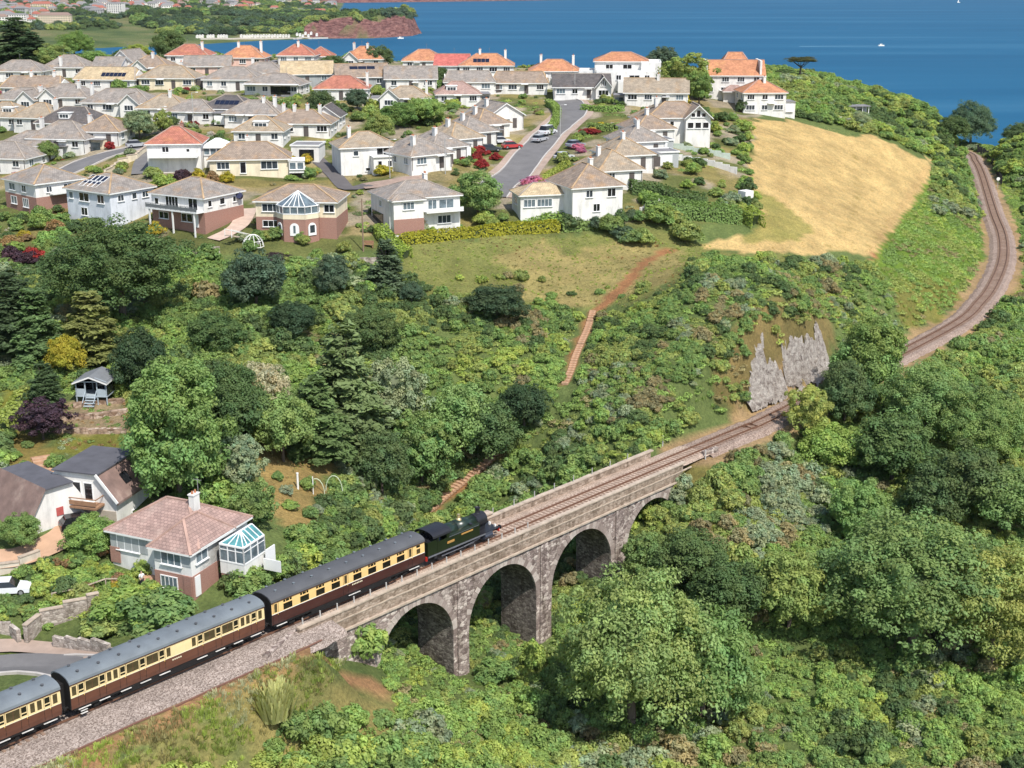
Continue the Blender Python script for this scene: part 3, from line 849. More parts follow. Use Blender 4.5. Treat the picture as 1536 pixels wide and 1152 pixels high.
    b = MB(); b.cyl((9.75, 0, 2.45), (9.84, 0, 2.45), .62, .5, n=20); b.cyl((9.84, 0, 2.45), (9.98, 0, 2.45), .05, n=6); P('smokebox_door', b, M_BLK)
    P('chimney', MB().lathe([(.34, -.06), (.27, .10), (.24, .3), (.25, .55), (.32, .58), (.32, .68), (.25, .70), (.20, .62)], (9.0, 0, 3.2), 16), M_BLK, False)
    P('safety_valve_bonnet', MB().lathe([(.34, -.1), (.30, .06), (.20, .2), (.16, .5), (.19, .58), (.12, .62)], (6.05, 0, 3.33), 14), M_BRASS)
    P('whistle', MB().cyl((3.75, .15, 3.4), (3.75, .15, 3.72), .04, n=6), M_BRASS)
    # motion
    for x in (2.6, 4.25, 5.75, 7.25):
        for s in (-1, 1):
            w = MB().cyl((0, s * .68, .70), (0, s * .82, .70), .70, n=24); w.cyl((0, s * .82, .70), (0, s * .9, .70), .16, n=10)
            w.build('driving_wheel', M_BLK, e).location.x = x
    for x in (9.75,):
        for s in (-1, 1): MB().cyl((0, s * .68, .48), (0, s * .82, .48), .48, n=20).build('pony_wheel', M_BLK, e).location.x = x
    for s in (-1, 1):
        P('coupling_rod', MB().box((4.95, s * .95, .55), (4.9, .07, .13)), M_STEEL)
        P('connecting_rod', MB().bar((5.75, s * 1.02, .58), (8.3, s * 1.02, .80), .07, .14), M_STEEL)
        P('slide_bar', MB().box((8.2, s * 1.02, .98), (1.2, .1, .06)), M_STEEL)
        P('cylinder', MB().cyl((8.85, s * 1.03, .82), (10.05, s * 1.03, .82), .34, n=18).box((9.45, s * 1.02, 1.08), (1.15, .62, .36)), M_CYL)
        P('cab_step', MB().box((1.3, s * 1.25, .75), (.45, .22, .04)).box((1.3, s * 1.28, .95), (.4, .03, .5)), M_BLK)
        P('front_step', MB().box((10.6, s * 1.15, .8), (.35, .22, .04)), M_BLK)
    P('front_footplate', MB().box((10.2, 0, 1.12), (1.8, 2.4, .06)), M_BLK)
    for x, m in ((.05, M_RED), (11.15, M_RED)):
        P('buffer_beam', MB().box((x, 0, 1.0), (.09, 2.5, .46)), m)
        s = 1 if x > 5 else -1
        for y in (-.87, .87): P('buffer', MB().cyl((x, y, 1.05), (x + s * .45, y, 1.05), .12, n=10).cyl((x + s * .45, y, 1.05), (x + s * .52, y, 1.05), .25, n=14), M_BLK)
    P('lamp', MB().box((10.95, 0, 1.45), (.18, .2, .3)).box((10.95, -.8, 1.4), (.18, .2, .3)), M_WHITE)
    P('rear_water_filler', MB().cyl((.5, .6, 2.6), (.5, .6, 2.9), .2, n=10), M_BLK)
    return e
locomotive(41.05)
# ------------------------------------------------------------ far shore
def sealevel(x, y): return at_level(x, y, 0.0)[:2]
SHORE = [sealevel(*q) for q in ((-700, 74), (100, 74), (300, 67), (395, 61), (490, 58), (560, 57.5), (620, 54), (634, 50), (628, 44), (590, 38), (520, 33), (505, 24), (515, 12), (518, 5))] + [np.array([-560., 4300.]), np.array([-700., 5200.]), np.array([-3200., 5200.]), np.array([-3200., 1500.])]
def shore_dist(X, Y):
    d = np.full(np.shape(X), 1e9)
    n = len(SHORE)
    for i in range(n):
        a = SHORE[i]; b = SHORE[(i + 1) % n]; ab = b - a; L = ab @ ab
        u = np.clip(((X - a[0]) * ab[0] + (Y - a[1]) * ab[1]) / L, 0, 1)
        d = np.minimum(d, np.hypot(X - a[0] - u * ab[0], Y - a[1] - u * ab[1]))
    return np.where(in_poly(X, Y, [tuple(s) for s in SHORE]), d, -d)
def far_h(X, Y):
    d = shore_dist(X, Y)
    head = np.exp(-(((X + 205) / 95) ** 2 + ((Y - 2140) / 190) ** 2))      # the red headland
    low = smooth(0, 60, d) * 6 + smooth(40, 500, d) * 14 + np.clip(Y - 1900, 0, 4000) * .010 * smooth(60, 400, d)
    low += smooth(100, 300, d) * (5 * vnoise(X, Y, 160, 51) + 3 * vnoise(X, Y, 60, 52))
    hl = smooth(2, 16, d) * (27 + 5 * vnoise(X, Y, 40, 53)) + smooth(0, 12, d) * 2.5 * vnoise(X, Y, 9, 54)
    return np.where(d > 0, low * (1 - smooth(.12, .4, head)) + hl * smooth(.12, .4, head), -6.0)
def far_material():
    t = NT('far land'); c = t.coord(); g = t.n('NewGeometry'); s = t.n('SeparateXYZ'); t.l(g.outputs['Normal'], s.inputs[0])
    gr = t.ramp(t.noise(c, .012, 5, .6), [(.35, (.060, .095, .035)), (.5, (.12, .15, .055)), (.65, (.19, .18, .085))])
    mp = t.n('Mapping'); mp.inputs['Scale'].default_value = (1, 1, 3.5); t.l(c, mp.inputs[0])
    rk = t.ramp(t.noise(mp.outputs[0], .10, 6, .75), [(.35, (.075, .036, .036)), (.5, (.20, .095, .085)), (.68, (.33, .18, .15))])
    f = t.ramp(s.outputs[2], [(.70, (1, 1, 1)), (.86, (0, 0, 0))])
    t.bump(t.noise(c, .2, 5, .7), 1.0, 4.0)
    return t.done(t.mix(f, gr, rk), .95, .1)
_fx = np.arange(-1500, -90, 9.0); _fy = np.arange(1750, 4700, 13.0)
FX, FY = np.meshgrid(_fx, _fy); FZ = far_h(FX, FY)
tag(link('far_land', grid_mesh('far_land', FX, FY, FZ, far_material())), kind='structure')
_hx, _hy = np.meshgrid(np.arange(-300, -110, 3.0), np.arange(1960, 2330, 3.0)); _hz2 = far_h(_hx, _hy) + .4
tag(link('headland', grid_mesh('headland', _hx, _hy, np.where(_hz2 > 2, _hz2, -8), MATS['far land'])), kind='structure')
# distant coast across the bay
b = MB(); rs = np.random.RandomState(4); xs = np.arange(-2400, 300, 40.0); vs = []
for i, x in enumerate(xs):
    e = max(0.0, 1 - max(0, (x + 150) / 320)); yy = 4350 + 300 * math.sin(x / 500)
    hh = (16 + 7 * rs.rand()) * min(1, e * 2)
    vs += [(x, yy, -2), (x, yy + 12, hh), (x, yy + 160, hh * 1.5), (x, yy + 900, hh * 2.2)]
fs = []
for i in range(len(xs) - 1):
    for j in range(3): fs.append((4 * i + j, 4 * i + 4 + j, 4 * i + 5 + j, 4 * i + 1 + j))
b.add(vs, fs); tag(b.build('distant_coast', MATS['far land']), kind='structure')
def far_spot(x, y):
    d = sight(x, y); k = np.arange(1500.0, 4600.0, 4.0) / d[1]; P = np.array([0, 0, CAM_H]) + k[:, None] * d
    low = P[:, 2] < far_h(P[:, 0], P[:, 1]); i = int(np.argmax(low)) if low.any() else len(k) - 1
    return Vector((P[i, 0], P[i, 1], float(far_h(P[i, 0], P[i, 1]))))
M_FW = [plain('far white wall', (.74, .71, .66)), plain('far cream wall', (.70, .58, .42)), plain('far pink wall', (.62, .42, .36)), plain('far grey wall', (.45, .44, .43))]
M_FR = [plain('far brown roof', (.24, .17, .14)), plain('far grey roof', (.22, .21, .21)), plain('far red roof', (.33, .12, .085))]
def far_house(w, d, h, r, mw, mr, wins=True):
    b = MB(); b.box((0, 0, h / 2 - 1), (w, d, h + 2), 0, 0)
    b.add([(-w / 2 - .4, -d / 2 - .4, h), (w / 2 + .4, -d / 2 - .4, h), (w / 2 + .4, d / 2 + .4, h), (-w / 2 - .4, d / 2 + .4, h), (-w / 2 + d * .3, 0, h + r), (w / 2 - d * .3, 0, h + r)], [(0, 1, 5, 4), (1, 2, 5), (2, 3, 4, 5), (3, 0, 4), (3, 2, 1, 0)], 1)
    me = b.mesh('house', [mw, mr]); wm = None
    if wins:
        q = MB(); st = max(1, int(h / 3)); n = max(2, int(w / 3.5))
        for f in range(st):
            for k in range(n): q.box((-w / 2 + w * (k + .5) / n, -d / 2 - .03, h - 1.7 - f * 2.9), (w / n * .5, .08, 1.5))
        wm = q.mesh('windows', M_PANES_FAR)
    return me, wm
M_PANES_FAR = plain('far window glass', (.05, .06, .07), .2)
KINDS = [far_house(*a) for a in ((14, 10, 6, 3.5, M_FW[0], M_FR[0]), (11, 9, 5.5, 3.2, M_FW[1], M_FR[1]), (18, 10, 7, 3.5, M_FW[0], M_FR[1]), (12, 10, 6, 4, M_FW[2], M_FR[2]), (22, 12, 9, 2.5, M_FW[3], M_FR[1]), (13, 9, 5, 3.5, M_FW[0], M_FR[2]))]
FARLAB = ['small white brown-roofed house among the crowded town roofs across the bay', 'small cream grey-roofed house among the crowded town roofs across the bay', 'long white grey-roofed house among the crowded town roofs across the bay', 'small pink red-roofed house among the crowded town roofs across the bay', 'wide grey block among the crowded town roofs across the bay', 'small white red-roofed house among the crowded town roofs across the bay']
rf = random.Random(31); _cells = set(); n_far = 0
while n_far < 190:
    x = rf.uniform(-5, 500); y = rf.triangular(0, 46, 6)
    lim = 44 if x < 60 else (24 if x < 200 else (15 if x < 360 else 11))
    if y > lim or (x > 330 and rf.random() < .35): continue
    key = (int(x / 5), int(y / 2.2))
    if key in _cells: continue
    _cells.add(key); p = far_spot(x, y); ki = rf.randrange(6); me, wm = KINDS[ki]
    o = link('distant_house', me, None, p, rf.uniform(-.5, .5)); link('window_band', wm, o); s = rf.uniform(.8, 1.25); o.scale = (s, s, s)
    tag(o, FARLAB[ki], 'house', 'houses of the distant town'); n_far += 1
for x, y, w, h, d, mw, mr, lab in ((84, 41, 46, 17, 14, 1, 0, 'long cream apartment block with brown roof on the far hillside'), (175, 24, 26, 20, 14, 0, 1, 'white flat block standing out in the distant town'), (64, 18, 34, 13, 14, 1, 2, 'cream terrace with red roof above the far apartment block'),
                               (22, 32, 40, 10, 12, 0, 1, 'long white terrace at the left edge of the distant town'), (365, 16, 22, 9, 12, 2, 2, 'dark red-roofed house above the far beach'), (412, 17, 18, 8, 10, 0, 2, 'white gabled villa on the far headland neck'), (448, 19, 24, 7, 10, 1, 1, 'low cream villa on the far headland neck'), (480, 21, 26, 7, 10, 0, 2, 'red-roofed villa close to the far headland woods')):
    me, wm = far_house(w, d, h, 4 if mr != 1 else 1.5, M_FW[mw], M_FR[mr]); o = link('distant_building', me, None, far_spot(x, y), rf.uniform(-.15, .15)); link('window_band', wm, o); tag(o, lab, 'building')
# beach huts and sea wall by the far sands
hut = MB().box((0, 0, 1.4), (3.2, 4, 3.4)).add([(-1.8, -2.2, 3.1), (1.8, -2.2, 3.1), (1.8, 2.2, 3.1), (-1.8, 2.2, 3.1), (0, -2.2, 4.4), (0, 2.2, 4.4)], [(0, 1, 4), (1, 2, 5, 4), (2, 3, 5), (3, 0, 4, 5)]).mesh('beach_hut', M_FW[0])
for k, x in enumerate(list(np.arange(296, 344, 4.0)) + list(np.arange(362, 478, 4.2))):
    if rf.random() < .12: continue
    p = far_spot(x, 57.0 - (x - 300) * .004); o = link('beach_hut', hut, None, p); tag(o, 'tiny white beach hut in the row behind the far sands', 'beach hut', 'beach huts by the far sands')
_a = far_spot(385, 60); b = MB()
P0 = [far_spot(x, 59.4 - (x - 300) * .004) for x in range(300, 500, 12)]
for p, q in zip(P0[:-1], P0[1:]): b.bar(p + Vector((0, 0, .6)), q + Vector((0, 0, .6)), 3.0, 2.4)
tag(b.build('sea_wall', plain('pale sea wall', (.52, .47, .41))), 'low pale sea wall along the far sands', 'sea wall')
# boats
def boat(x, y, L, lab, wake=True, sail=False):
    p = at_level(x, y, 0.0); e = tag(empty('motor_boat' if not sail else 'sailing_boat', (p[0], p[1], 0), R(10)), lab, 'boat')
    b = MB(); pr = [(-L / 2, -L * .15), (L * .15, -L * .16), (L / 2, 0), (L * .15, L * .16), (-L / 2, L * .15)]
    b.prism(pr, -.2, L * .16); b.build('hull', M_WHITE, e)
    if sail:
        MB().cyl((0, 0, 0), (0, 0, L * 1.5), .08, n=6).build('mast', M_WHITE, e)
        MB().add([(-.1, .05, 1.2), (-L * .45, .05, 1.2), (-.1, .05, L * 1.45), (-.1, -.05, 1.2), (-L * .45, -.05, 1.2), (-.1, -.05, L * 1.45)], [(0, 1, 2), (5, 4, 3), (0, 3, 4, 1), (1, 4, 5, 2), (2, 5, 3, 0)]).build('sail', M_WHITE, e)
    else: MB().box((-L * .05, 0, L * .24), (L * .35, L * .22, L * .18)).build('cabin', M_WHITE, e); MB().box((L * .02, 0, L * .26), (L * .24, L * .23, L * .08)).build('cabin_windows', M_PANES_FAR, e)
    if wake:
        M_WAKE = plain('broken wake water', (.16, .32, .42), .6, .3, .05)
        b = MB(); b.add([(-L * .4, -1, .05), (-L * .4, 1, .05), (-110, 13, .05), (-110, 7, .05)], [(0, 1, 2, 3)]); 
        tag(b.build('wake', M_WAKE, e))
    return e
boat(1322, 69, 8.5, 'small white motor boat far out on the blue bay')
boat(601, 58, 9, 'white boat moored under the red headland', False)
boat(1438, 4, 9, 'white sailing boat at the top edge of the sea', False, True)
# ------------------------------------------------------------ houses
def spot_h(x, y, H):
    """ground under a point that stands H metres over it and is seen at photo point x, y"""
    d = sight(x, y); k = np.arange(85.0, 640.0, 0.5) / d[1]
    P = np.array([0, 0, CAM_H]) + k[:, None] * d
    low = P[:, 2] - hz(P[:, 0], P[:, 1]) < H
    i = int(np.argmax(low)) if low.any() else len(k) - 1
    return Vector((P[i, 0], P[i, 1], float(hz(P[i, 0], P[i, 1]))))
def roof_material(name, col, lichen=(0.42, 0.22, 0.06), amount=0.35):
    t = NT(name); uv = t.coord('UV'); c = t.coord()
    br = t.n('TexBrick'); br.inputs['Scale'].default_value = 1.0
    br.inputs['Brick Width'].default_value = 0.42; br.inputs['Row Height'].default_value = 0.36; br.inputs['Mortar Size'].default_value = 0.035; br.inputs['Mortar Smooth'].default_value = 0.6
    br.inputs['Color1'].default_value = (*[x * 1.15 for x in col], 1); br.inputs['Color2'].default_value = (*[x * .85 for x in col], 1); br.inputs['Mortar'].default_value = (*[x * .6 for x in col], 1)
    t.l(uv, br.inputs['Vector'])
    n = t.ramp(t.noise(c, 0.35, 6, 0.65), [(0.52, (0, 0, 0)), (0.72, (amount, amount, amount))])
    k = t.mix(n, br.outputs['Color'], lichen)
    g = t.ramp(t.noise(c, 0.8, 5, 0.65), [(0.3, (0.72, 0.72, 0.72)), (0.7, (1.15, 1.13, 1.1))])
    k = t.mix(1.0, k, g, 'MULTIPLY')
    t.bump(br.outputs['Fac'], -0.5, 0.05)
    return t.done(k, 0.9, 0.2)
ROOF = {'grey': roof_material('grey roof tiles', (0.29, 0.262, 0.24)), 'tan': roof_material('tan roof tiles', (0.345, 0.29, 0.225)),
        'brown': roof_material('brown roof tiles', (0.30, 0.24, 0.195), amount=0.45), 'red': roof_material('red roof tiles', (0.41, 0.165, 0.12), (0.5, 0.25, 0.1), 0.4),
        'orange': roof_material('orange roof tiles', (0.50, 0.235, 0.135), (0.55, 0.32, 0.12), 0.4), 'dark': roof_material('dark slate roof', (0.125, 0.115, 0.115), amount=0.1),
        'scarlet': roof_material('scarlet roof tiles', (0.50, 0.15, 0.13), (0.5, 0.24, 0.18), 0.3), 'pink': roof_material('faded rosy roof tiles', (0.37, 0.255, 0.225), (0.44, 0.36, 0.31), 0.5),
        'cream': roof_material('straw coloured roof tiles', (0.50, 0.40, 0.26), amount=0.3)}
def render_mat(name, col):
    t = NT(name); c = t.coord()
    mp = t.n('Mapping'); mp.inputs['Scale'].default_value = (1, 1, 0.3); t.l(c, mp.inputs[0])
    k = t.ramp(t.noise(mp.outputs[0], 0.9, 5, 0.65), [(0.28, tuple(x * .66 for x in col)), (0.5, tuple(x * .92 for x in col)), (0.66, col)])
    t.bump(t.noise(c, 18, 2), 0.15, 0.02)
    return t.done(k, 0.85, 0.2)
WALL = {'white': render_mat('white render', (0.78, 0.765, 0.73)), 'cream': render_mat('cream render', (0.80, 0.70, 0.52)), 'blue': render_mat('cool white render', (0.70, 0.73, 0.78)),
        'pink': render_mat('pink render', (0.74, 0.52, 0.44)), 'grey': render_mat('grey render', (0.40, 0.42, 0.42)), 'stone': render_mat('buff render', (0.62, 0.55, 0.45))}
def brick_material():
    t = NT('red brick'); c = t.coord('Object')
    br = t.n('TexBrick'); br.inputs['Scale'].default_value = 3.5
    br.inputs['Color1'].default_value = (0.36, 0.185, 0.145, 1); br.inputs['Color2'].default_value = (0.29, 0.145, 0.115, 1); br.inputs['Mortar'].default_value = (0.36, 0.28, 0.23, 1)
    sw = t.n('SeparateXYZ'); t.l(c, sw.inputs[0]); a = t.math('ADD', sw.outputs[0], sw.outputs[1]); cb = t.n('CombineXYZ'); t.l(a, cb.inputs[0]); t.l(sw.outputs[2], cb.inputs[1])
    t.l(cb.outputs[0], br.inputs['Vector'])
    return t.done(br.outputs['Color'], 0.9, 0.15)
M_BRICK = brick_material()
M_FASCIA = plain('white fascia', (0.76, 0.76, 0.74), 0.6, 0.05)
M_FRAME = plain('white window frame', (0.80, 0.80, 0.79), 0.45, 0.03)
M_PANES = [glass_mat('window glass slate', (0.055, 0.07, 0.085), 0.06, 0.7), glass_mat('window glass dark', (0.020, 0.022, 0.026), 0.06, 0.7), glass_mat('window glass pale', (0.17, 0.22, 0.25), 0.08, 0.7)]
M_POT = plain('clay pot', (0.42, 0.17, 0.09), 0.8)
M_DOOR = plain('painted door', (0.10, 0.085, 0.08), 0.6)
M_RIDGE_O = plain('lichened ridge tiles', (0.42, 0.29, 0.17), 0.9, 0.3, 0.6)
M_RIDGE_G = plain('grey ridge tiles', (0.33, 0.28, 0.235), 0.9, 0.25, 0.6)
M_RIDGE_R = plain('red ridge tiles', (0.38, 0.25, 0.205), 0.9, 0.25, 0.6)
M_FLAT = plain('grey roofing felt', (0.22, 0.215, 0.22), 0.9, 0.2, 0.5)
M_SOLAR = plain('solar panel', (0.012, 0.016, 0.035), 0.12, 0.1, 1, 0.6)

def roof_mesh(w, d, z, rise, kind, ov=0.45, hip=1.0):
    """w along x, d along y; returns mesh data and the ridge and hip lines"""
    W = w / 2 + ov; D = d / 2 + ov; slope = rise / (d / 2 if w >= d else w / 2)
    zt = z + rise; ze = z - ov * slope * 0.55
    long_x = w >= d
    A, B = (W, D) if long_x else (D, W)          # A: half length along the ridge
    rl = max(A - B * hip, 0.02) if kind == 'hip' else A
    if kind == 'half': rl = A - B * 0.35
    def q(a, b, c): return (a, b, c) if long_x else (-b, a, c)
    zr = ze + (zt - ze)
    pts = [q(-A, -B, ze), q(A, -B, ze), q(A, B, ze), q(-A, B, ze), q(-rl, 0, zr), q(rl, 0, zr)]
    th = 0.2
    low = [(p[0], p[1], p[2] - th) for p in pts[:4]]
    fs = [(0, 1, 5, 4), (2, 3, 4, 5)]
    lines = [(pts[4], pts[5])]
    if kind in ('hip', 'half'):
        fs += [(1, 2, 5), (3, 0, 4)]
        lines += [(pts[0], pts[4]), (pts[3], pts[4]), (pts[1], pts[5]), (pts[2], pts[5])]
        V_ = pts + low; ff = [(6, 7, 1, 0), (7, 8, 2, 1), (8, 9, 3, 2), (9, 6, 0, 3), (9, 8, 7, 6)]
    else:
        r2 = [(pts[4][0], pts[4][1], zr - th), (pts[5][0], pts[5][1], zr - th)]
        V_ = pts + low + r2; ff = [(6, 7, 1, 0), (8, 9, 3, 2), (6, 0, 4, 10), (3, 9, 10, 4), (1, 7, 11, 5), (8, 2, 5, 11), (6, 10, 11, 7), (9, 8, 11, 10)]
    return V_, fs, ff, lines, q, (A, B, rl, ze, zr)
def add_roof(parent, w, d, z, rise, kind, mat, ridge, loc=(0, 0, 0), rz=0.0, ov=0.45, hip=1.0, name='roof'):
    V_, fs, ff, lines, q, _ = roof_mesh(w, d, z, rise, kind, ov, hip)
    me = bpy.data.meshes.new(name)
    me.from_pydata(V_, [], fs + ff)
    me.materials.append(mat); me.materials.append(M_FASCIA)
    me.polygons.foreach_set('material_index', [0] * len(fs) + [1] * len(ff))
    uv = me.uv_layers.new(name='UVMap')
    for p in me.polygons:
        n = p.normal
        u = Vector((-n.y, n.x, 0)); u = u.normalized() if u.length > 1e-4 else Vector((1, 0, 0))
        v = n.cross(u)
        for li in p.loop_indices:
            co = me.vertices[me.loops[li].vertex_index].co
            uv.data[li].uv = (co.dot(u), co.dot(v))
    o = link(name, me, parent, loc, rz)
    if ridge:
        b = MB()
        for a, c in lines: b.bar(Vector(a) + Vector((0, 0, .03)), Vector(c) + Vector((0, 0, .03)), .26, .12)
        b.build('ridge_tiles', ridge, o)
    return o
def house_window(parent, side, u, z, w, h, hw, hd, pane=0, bars=1, name='window'):
    """side f/r/l/b; u along the wall from its middle; z of the sill over ground"""
    if side == 'f': loc, rz = (u, -hd - .02, z + h / 2), 0.0
    elif side == 'b': loc, rz = (-u, hd + .02, z + h / 2), math.pi
    elif side == 'r': loc, rz = (hw + .02, u, z + h / 2), math.pi / 2
    else: loc, rz = (-hw - .02, -u, z + h / 2), -math.pi / 2
    k = ('hw', round(w, 2), round(h, 2), bars)
    if k not in _frame_cache:
        b = MB(); bw = .09
        for s in (-1, 1): b.box((0, 0, s * (h / 2 + .01)), (w + .14, .10, bw)); b.box((s * (w / 2 + .025), 0, 0), (bw, .10, h))
        for i in range(1, bars + 1): b.box((-w / 2 + w * i / (bars + 1), 0, 0), (.07, .09, h))
        b.box((0, -.07, -h / 2 - .06), (w + .3, .22, .07))
        _frame_cache[k] = b.mesh('window', M_FRAME)
    f = link(name, _frame_cache[k], parent, loc, rz)
    link('pane', pane_mesh(w, h, M_PANES[pane]), f, (0, 0, 0))
    return f
def chimney(parent, x, y, z0, z1, mat, wx=.62, wy=.95):
    b = MB(); b.box((x, y, (z0 + z1) / 2), (wx, wy, z1 - z0)); b.box((x, y, z1 + .05), (wx + .14, wy + .14, .12))
    c = b.build('chimney', mat, parent)
    for dy in (-wy * .25, wy * .25): MB().cyl((x, y + dy, z1 + .1), (x, y + dy, z1 + .42), .13, .10, n=7).build('chimney_pot', M_POT, c)
    return c
HOUSES = []
def house(label, ax, ay, w, d, yaw, eaves, rise, roof='hip', rc='grey', wc='white', chim=(), wins='auto', brick=0.0, ridge=None, hip=1.0, cat='house', wing=None, name='house', sides='frl', door=None, group='houses of the estate'):
    p = spot_h(ax, ay, eaves + rise)
    e = tag(empty(name, p, R(yaw)), label, cat, group)
    hw, hd = w / 2, d / 2
    # keep the ground floor clear of the slope
    ca, sa = math.cos(R(yaw)), math.sin(R(yaw))
    g = [float(hz(p.x + x * ca - y * sa, p.y + x * sa + y * ca)) for x in (-hw, hw) for y in (-hd, hd)]
    base = min(g) - p.z - 0.5
    b = MB(); b.box((0, 0, (base + eaves) / 2), (w, d, eaves - base))
    if roof in ('gable', 'half'):
        zt = eaves + rise * (1.0 if roof == 'gable' else .72)
        if w >= d:
            for s in (-1, 1): b.add([(s * hw, -hd, eaves), (s * hw, hd, eaves), (s * hw, 0, zt - .1), (s * (hw - .25), -hd, eaves), (s * (hw - .25), hd, eaves), (s * (hw - .25), 0, zt - .1)], [(0, 1, 2), (5, 4, 3), (0, 2, 5, 3), (1, 4, 5, 2)])
        else:
            for s in (-1, 1): b.add([(-hw, s * hd, eaves), (hw, s * hd, eaves), (0, s * hd, zt - .1), (-hw, s * (hd - .25), eaves), (hw, s * (hd - .25), eaves), (0, s * (hd - .25), zt - .1)], [(0, 1, 2), (5, 4, 3), (0, 2, 5, 3), (1, 4, 5, 2)])
    b.build('wall', WALL[wc], e)
    if brick:
        MB().box((0, 0, (base + brick) / 2), (w + .06, d + .06, brick - base)).build('brick_ground_floor', M_BRICK, e)
    rm = {'red': M_RIDGE_R, 'orange': M_RIDGE_R, 'scarlet': M_RIDGE_R, 'brown': M_RIDGE_O, 'tan': M_RIDGE_O, 'pink': M_RIDGE_R}.get(rc, M_RIDGE_G)
    if ridge == 'o': rm = M_RIDGE_O
    if roof == 'flat':
        bb = MB(); bb.box((0, 0, eaves + .06), (w + .3, d + .3, .12)); bb.build('flat_roof', M_FLAT, e)
        bb = MB()
        for s in (-1, 1): bb.box((0, s * (hd + .1), eaves + .12), (w + .4, .14, .3)); bb.box((s * (hw + .1), 0, eaves + .12), (.14, d + .1, .3))
        bb.build('parapet', M_FASCIA, e)
    else:
        add_roof(e, w, d, eaves, rise, roof, ROOF[rc], rm, hip=hip)
    if wing:
        wx, wy, ww, wd, wk = wing[:5]; wr = rise * min(1.0, min(ww, wd) / min(w, d)) * .98
        MB().box((wx, wy, (base + eaves - .05) / 2), (ww, wd, eaves - .05 - base)).build('wing_wall', WALL[wc], e)
        add_roof(e, ww, wd, eaves - .03, wr, wk, ROOF[rc], rm, (wx, wy, 0), name='wing_roof')
        if wk == 'gable':
            s = -1 if wy < 0 else 1
            if wd > ww: MB().add([(wx - ww / 2, wy + s * wd / 2, eaves - .05), (wx + ww / 2, wy + s * wd / 2, eaves - .05), (wx, wy + s * wd / 2, eaves + wr - .12), (wx - ww / 2, wy + s * (wd / 2 - .2), eaves - .05), (wx + ww / 2, wy + s * (wd / 2 - .2), eaves - .05), (wx, wy + s * (wd / 2 - .2), eaves + wr - .12)], [(0, 1, 2), (5, 4, 3), (0, 2, 5, 3), (1, 4, 5, 2)]).build('gable', WALL[wc], e)
        yf = wy - wd / 2
        if wy < 0: house_window(e, 'f', wx, max(eaves - 1.75, .9), min(1.9, ww - .9), 1.15, ww / 2, -yf, rng.choice((0, 1, 2)), 2)
    for c in chim:
        x, y = c[0] * hw, c[1] * hd
        fall = abs(y) / hd if w >= d else abs(x) / hw
        chimney(e, x, y, eaves - .2, eaves + rise * (1 - .5 * fall) + 1.0, M_BRICK if len(c) > 2 else WALL['white'])
    if wins == 'auto':
        st = 2 if eaves > 4 else 1
        for s in sides:
            ln = w if s in 'fb' else d
            n = max(1, int(ln / 3.3))
            for k in range(n):
                u = -ln / 2 + ln * (k + .5) / n
                for f in range(st):
                    z = (eaves - 1.75) - 2.5 * f
                    ww = rng.choice((1.3, 1.7, 2.1)) if s == 'f' else rng.choice((0.9, 1.2, 1.5))
                    if f == 0 and s == 'f' and k == n // 2 and st == 1 and not door:
                        db = MB().box((u, -hd - .03, z + .0), (1.0, .08, 2.1)); db.build('door', M_DOOR, e); continue
                    house_window(e, s, u, z, min(ww, ln / n - .5), 1.15, hw, hd, rng.choice((0, 0, 1, 2)), 1 if ww < 1.6 else 2)
    elif wins:
        for s, u, z, ww, hh, *o in wins: house_window(e, s, u, z, ww, hh, hw, hd, *(o or (0, 1)))
    if wins == 'auto' and roof != 'flat':
        r2 = random.Random(int(ax * 7 + ay * 13))
        if r2.random() < .65:                                # television aerial
            x = r2.uniform(-.5, .5) * hw; zt = eaves + rise
            MB().cyl((x, 0, zt - .3), (x, 0, zt + 1.5), .025, n=5).box((x, 0, zt + 1.4), (.03, 1.0, .03)).box((x, .2, zt + 1.25), (.4, .03, .03)).build('aerial', M_FLAT, e)
        if r2.random() < .5:                                 # flat-roofed side extension
            s = r2.choice((-1, 1)); ew = r2.uniform(2.4, 3.4); ed = r2.uniform(3.5, 6.0)
            MB().box((s * (hw + ew / 2), r2.uniform(-1, 1), (base + 2.4) / 2), (ew, ed, 2.4 - base)).build('side_extension', WALL[r2.choice(('white', 'stone', 'cream'))], e)
            MB().box((s * (hw + ew / 2), 0, 2.47), (ew + .2, ed + 1.6, .14)).build('extension_roof', M_FLAT, e)
            MB().box((s * (hw + ew / 2), -ed / 2 - .9, 1.0), (ew * .7, .1, 1.9)).build('garage_door', r2.choice((M_FRAME, M_DOOR, M_PANES[0])), e)
        for s in (-1, 1): MB().box((s * (hw - .15), -hd - .06, eaves / 2), (.09, .08, eaves)).build('downpipe', r2.choice((M_FRAME, M_DOOR)), e)
        if r2.random() < .5 and not name == 'garage': MB().box((r2.uniform(-.4, .4) * hw, -hd - .5, 2.35), (1.8, 1.1, .12)).build('porch_canopy', M_FASCIA, e)
    HOUSES.append((p, max(w, d) / 2, label))
    return e
H = house
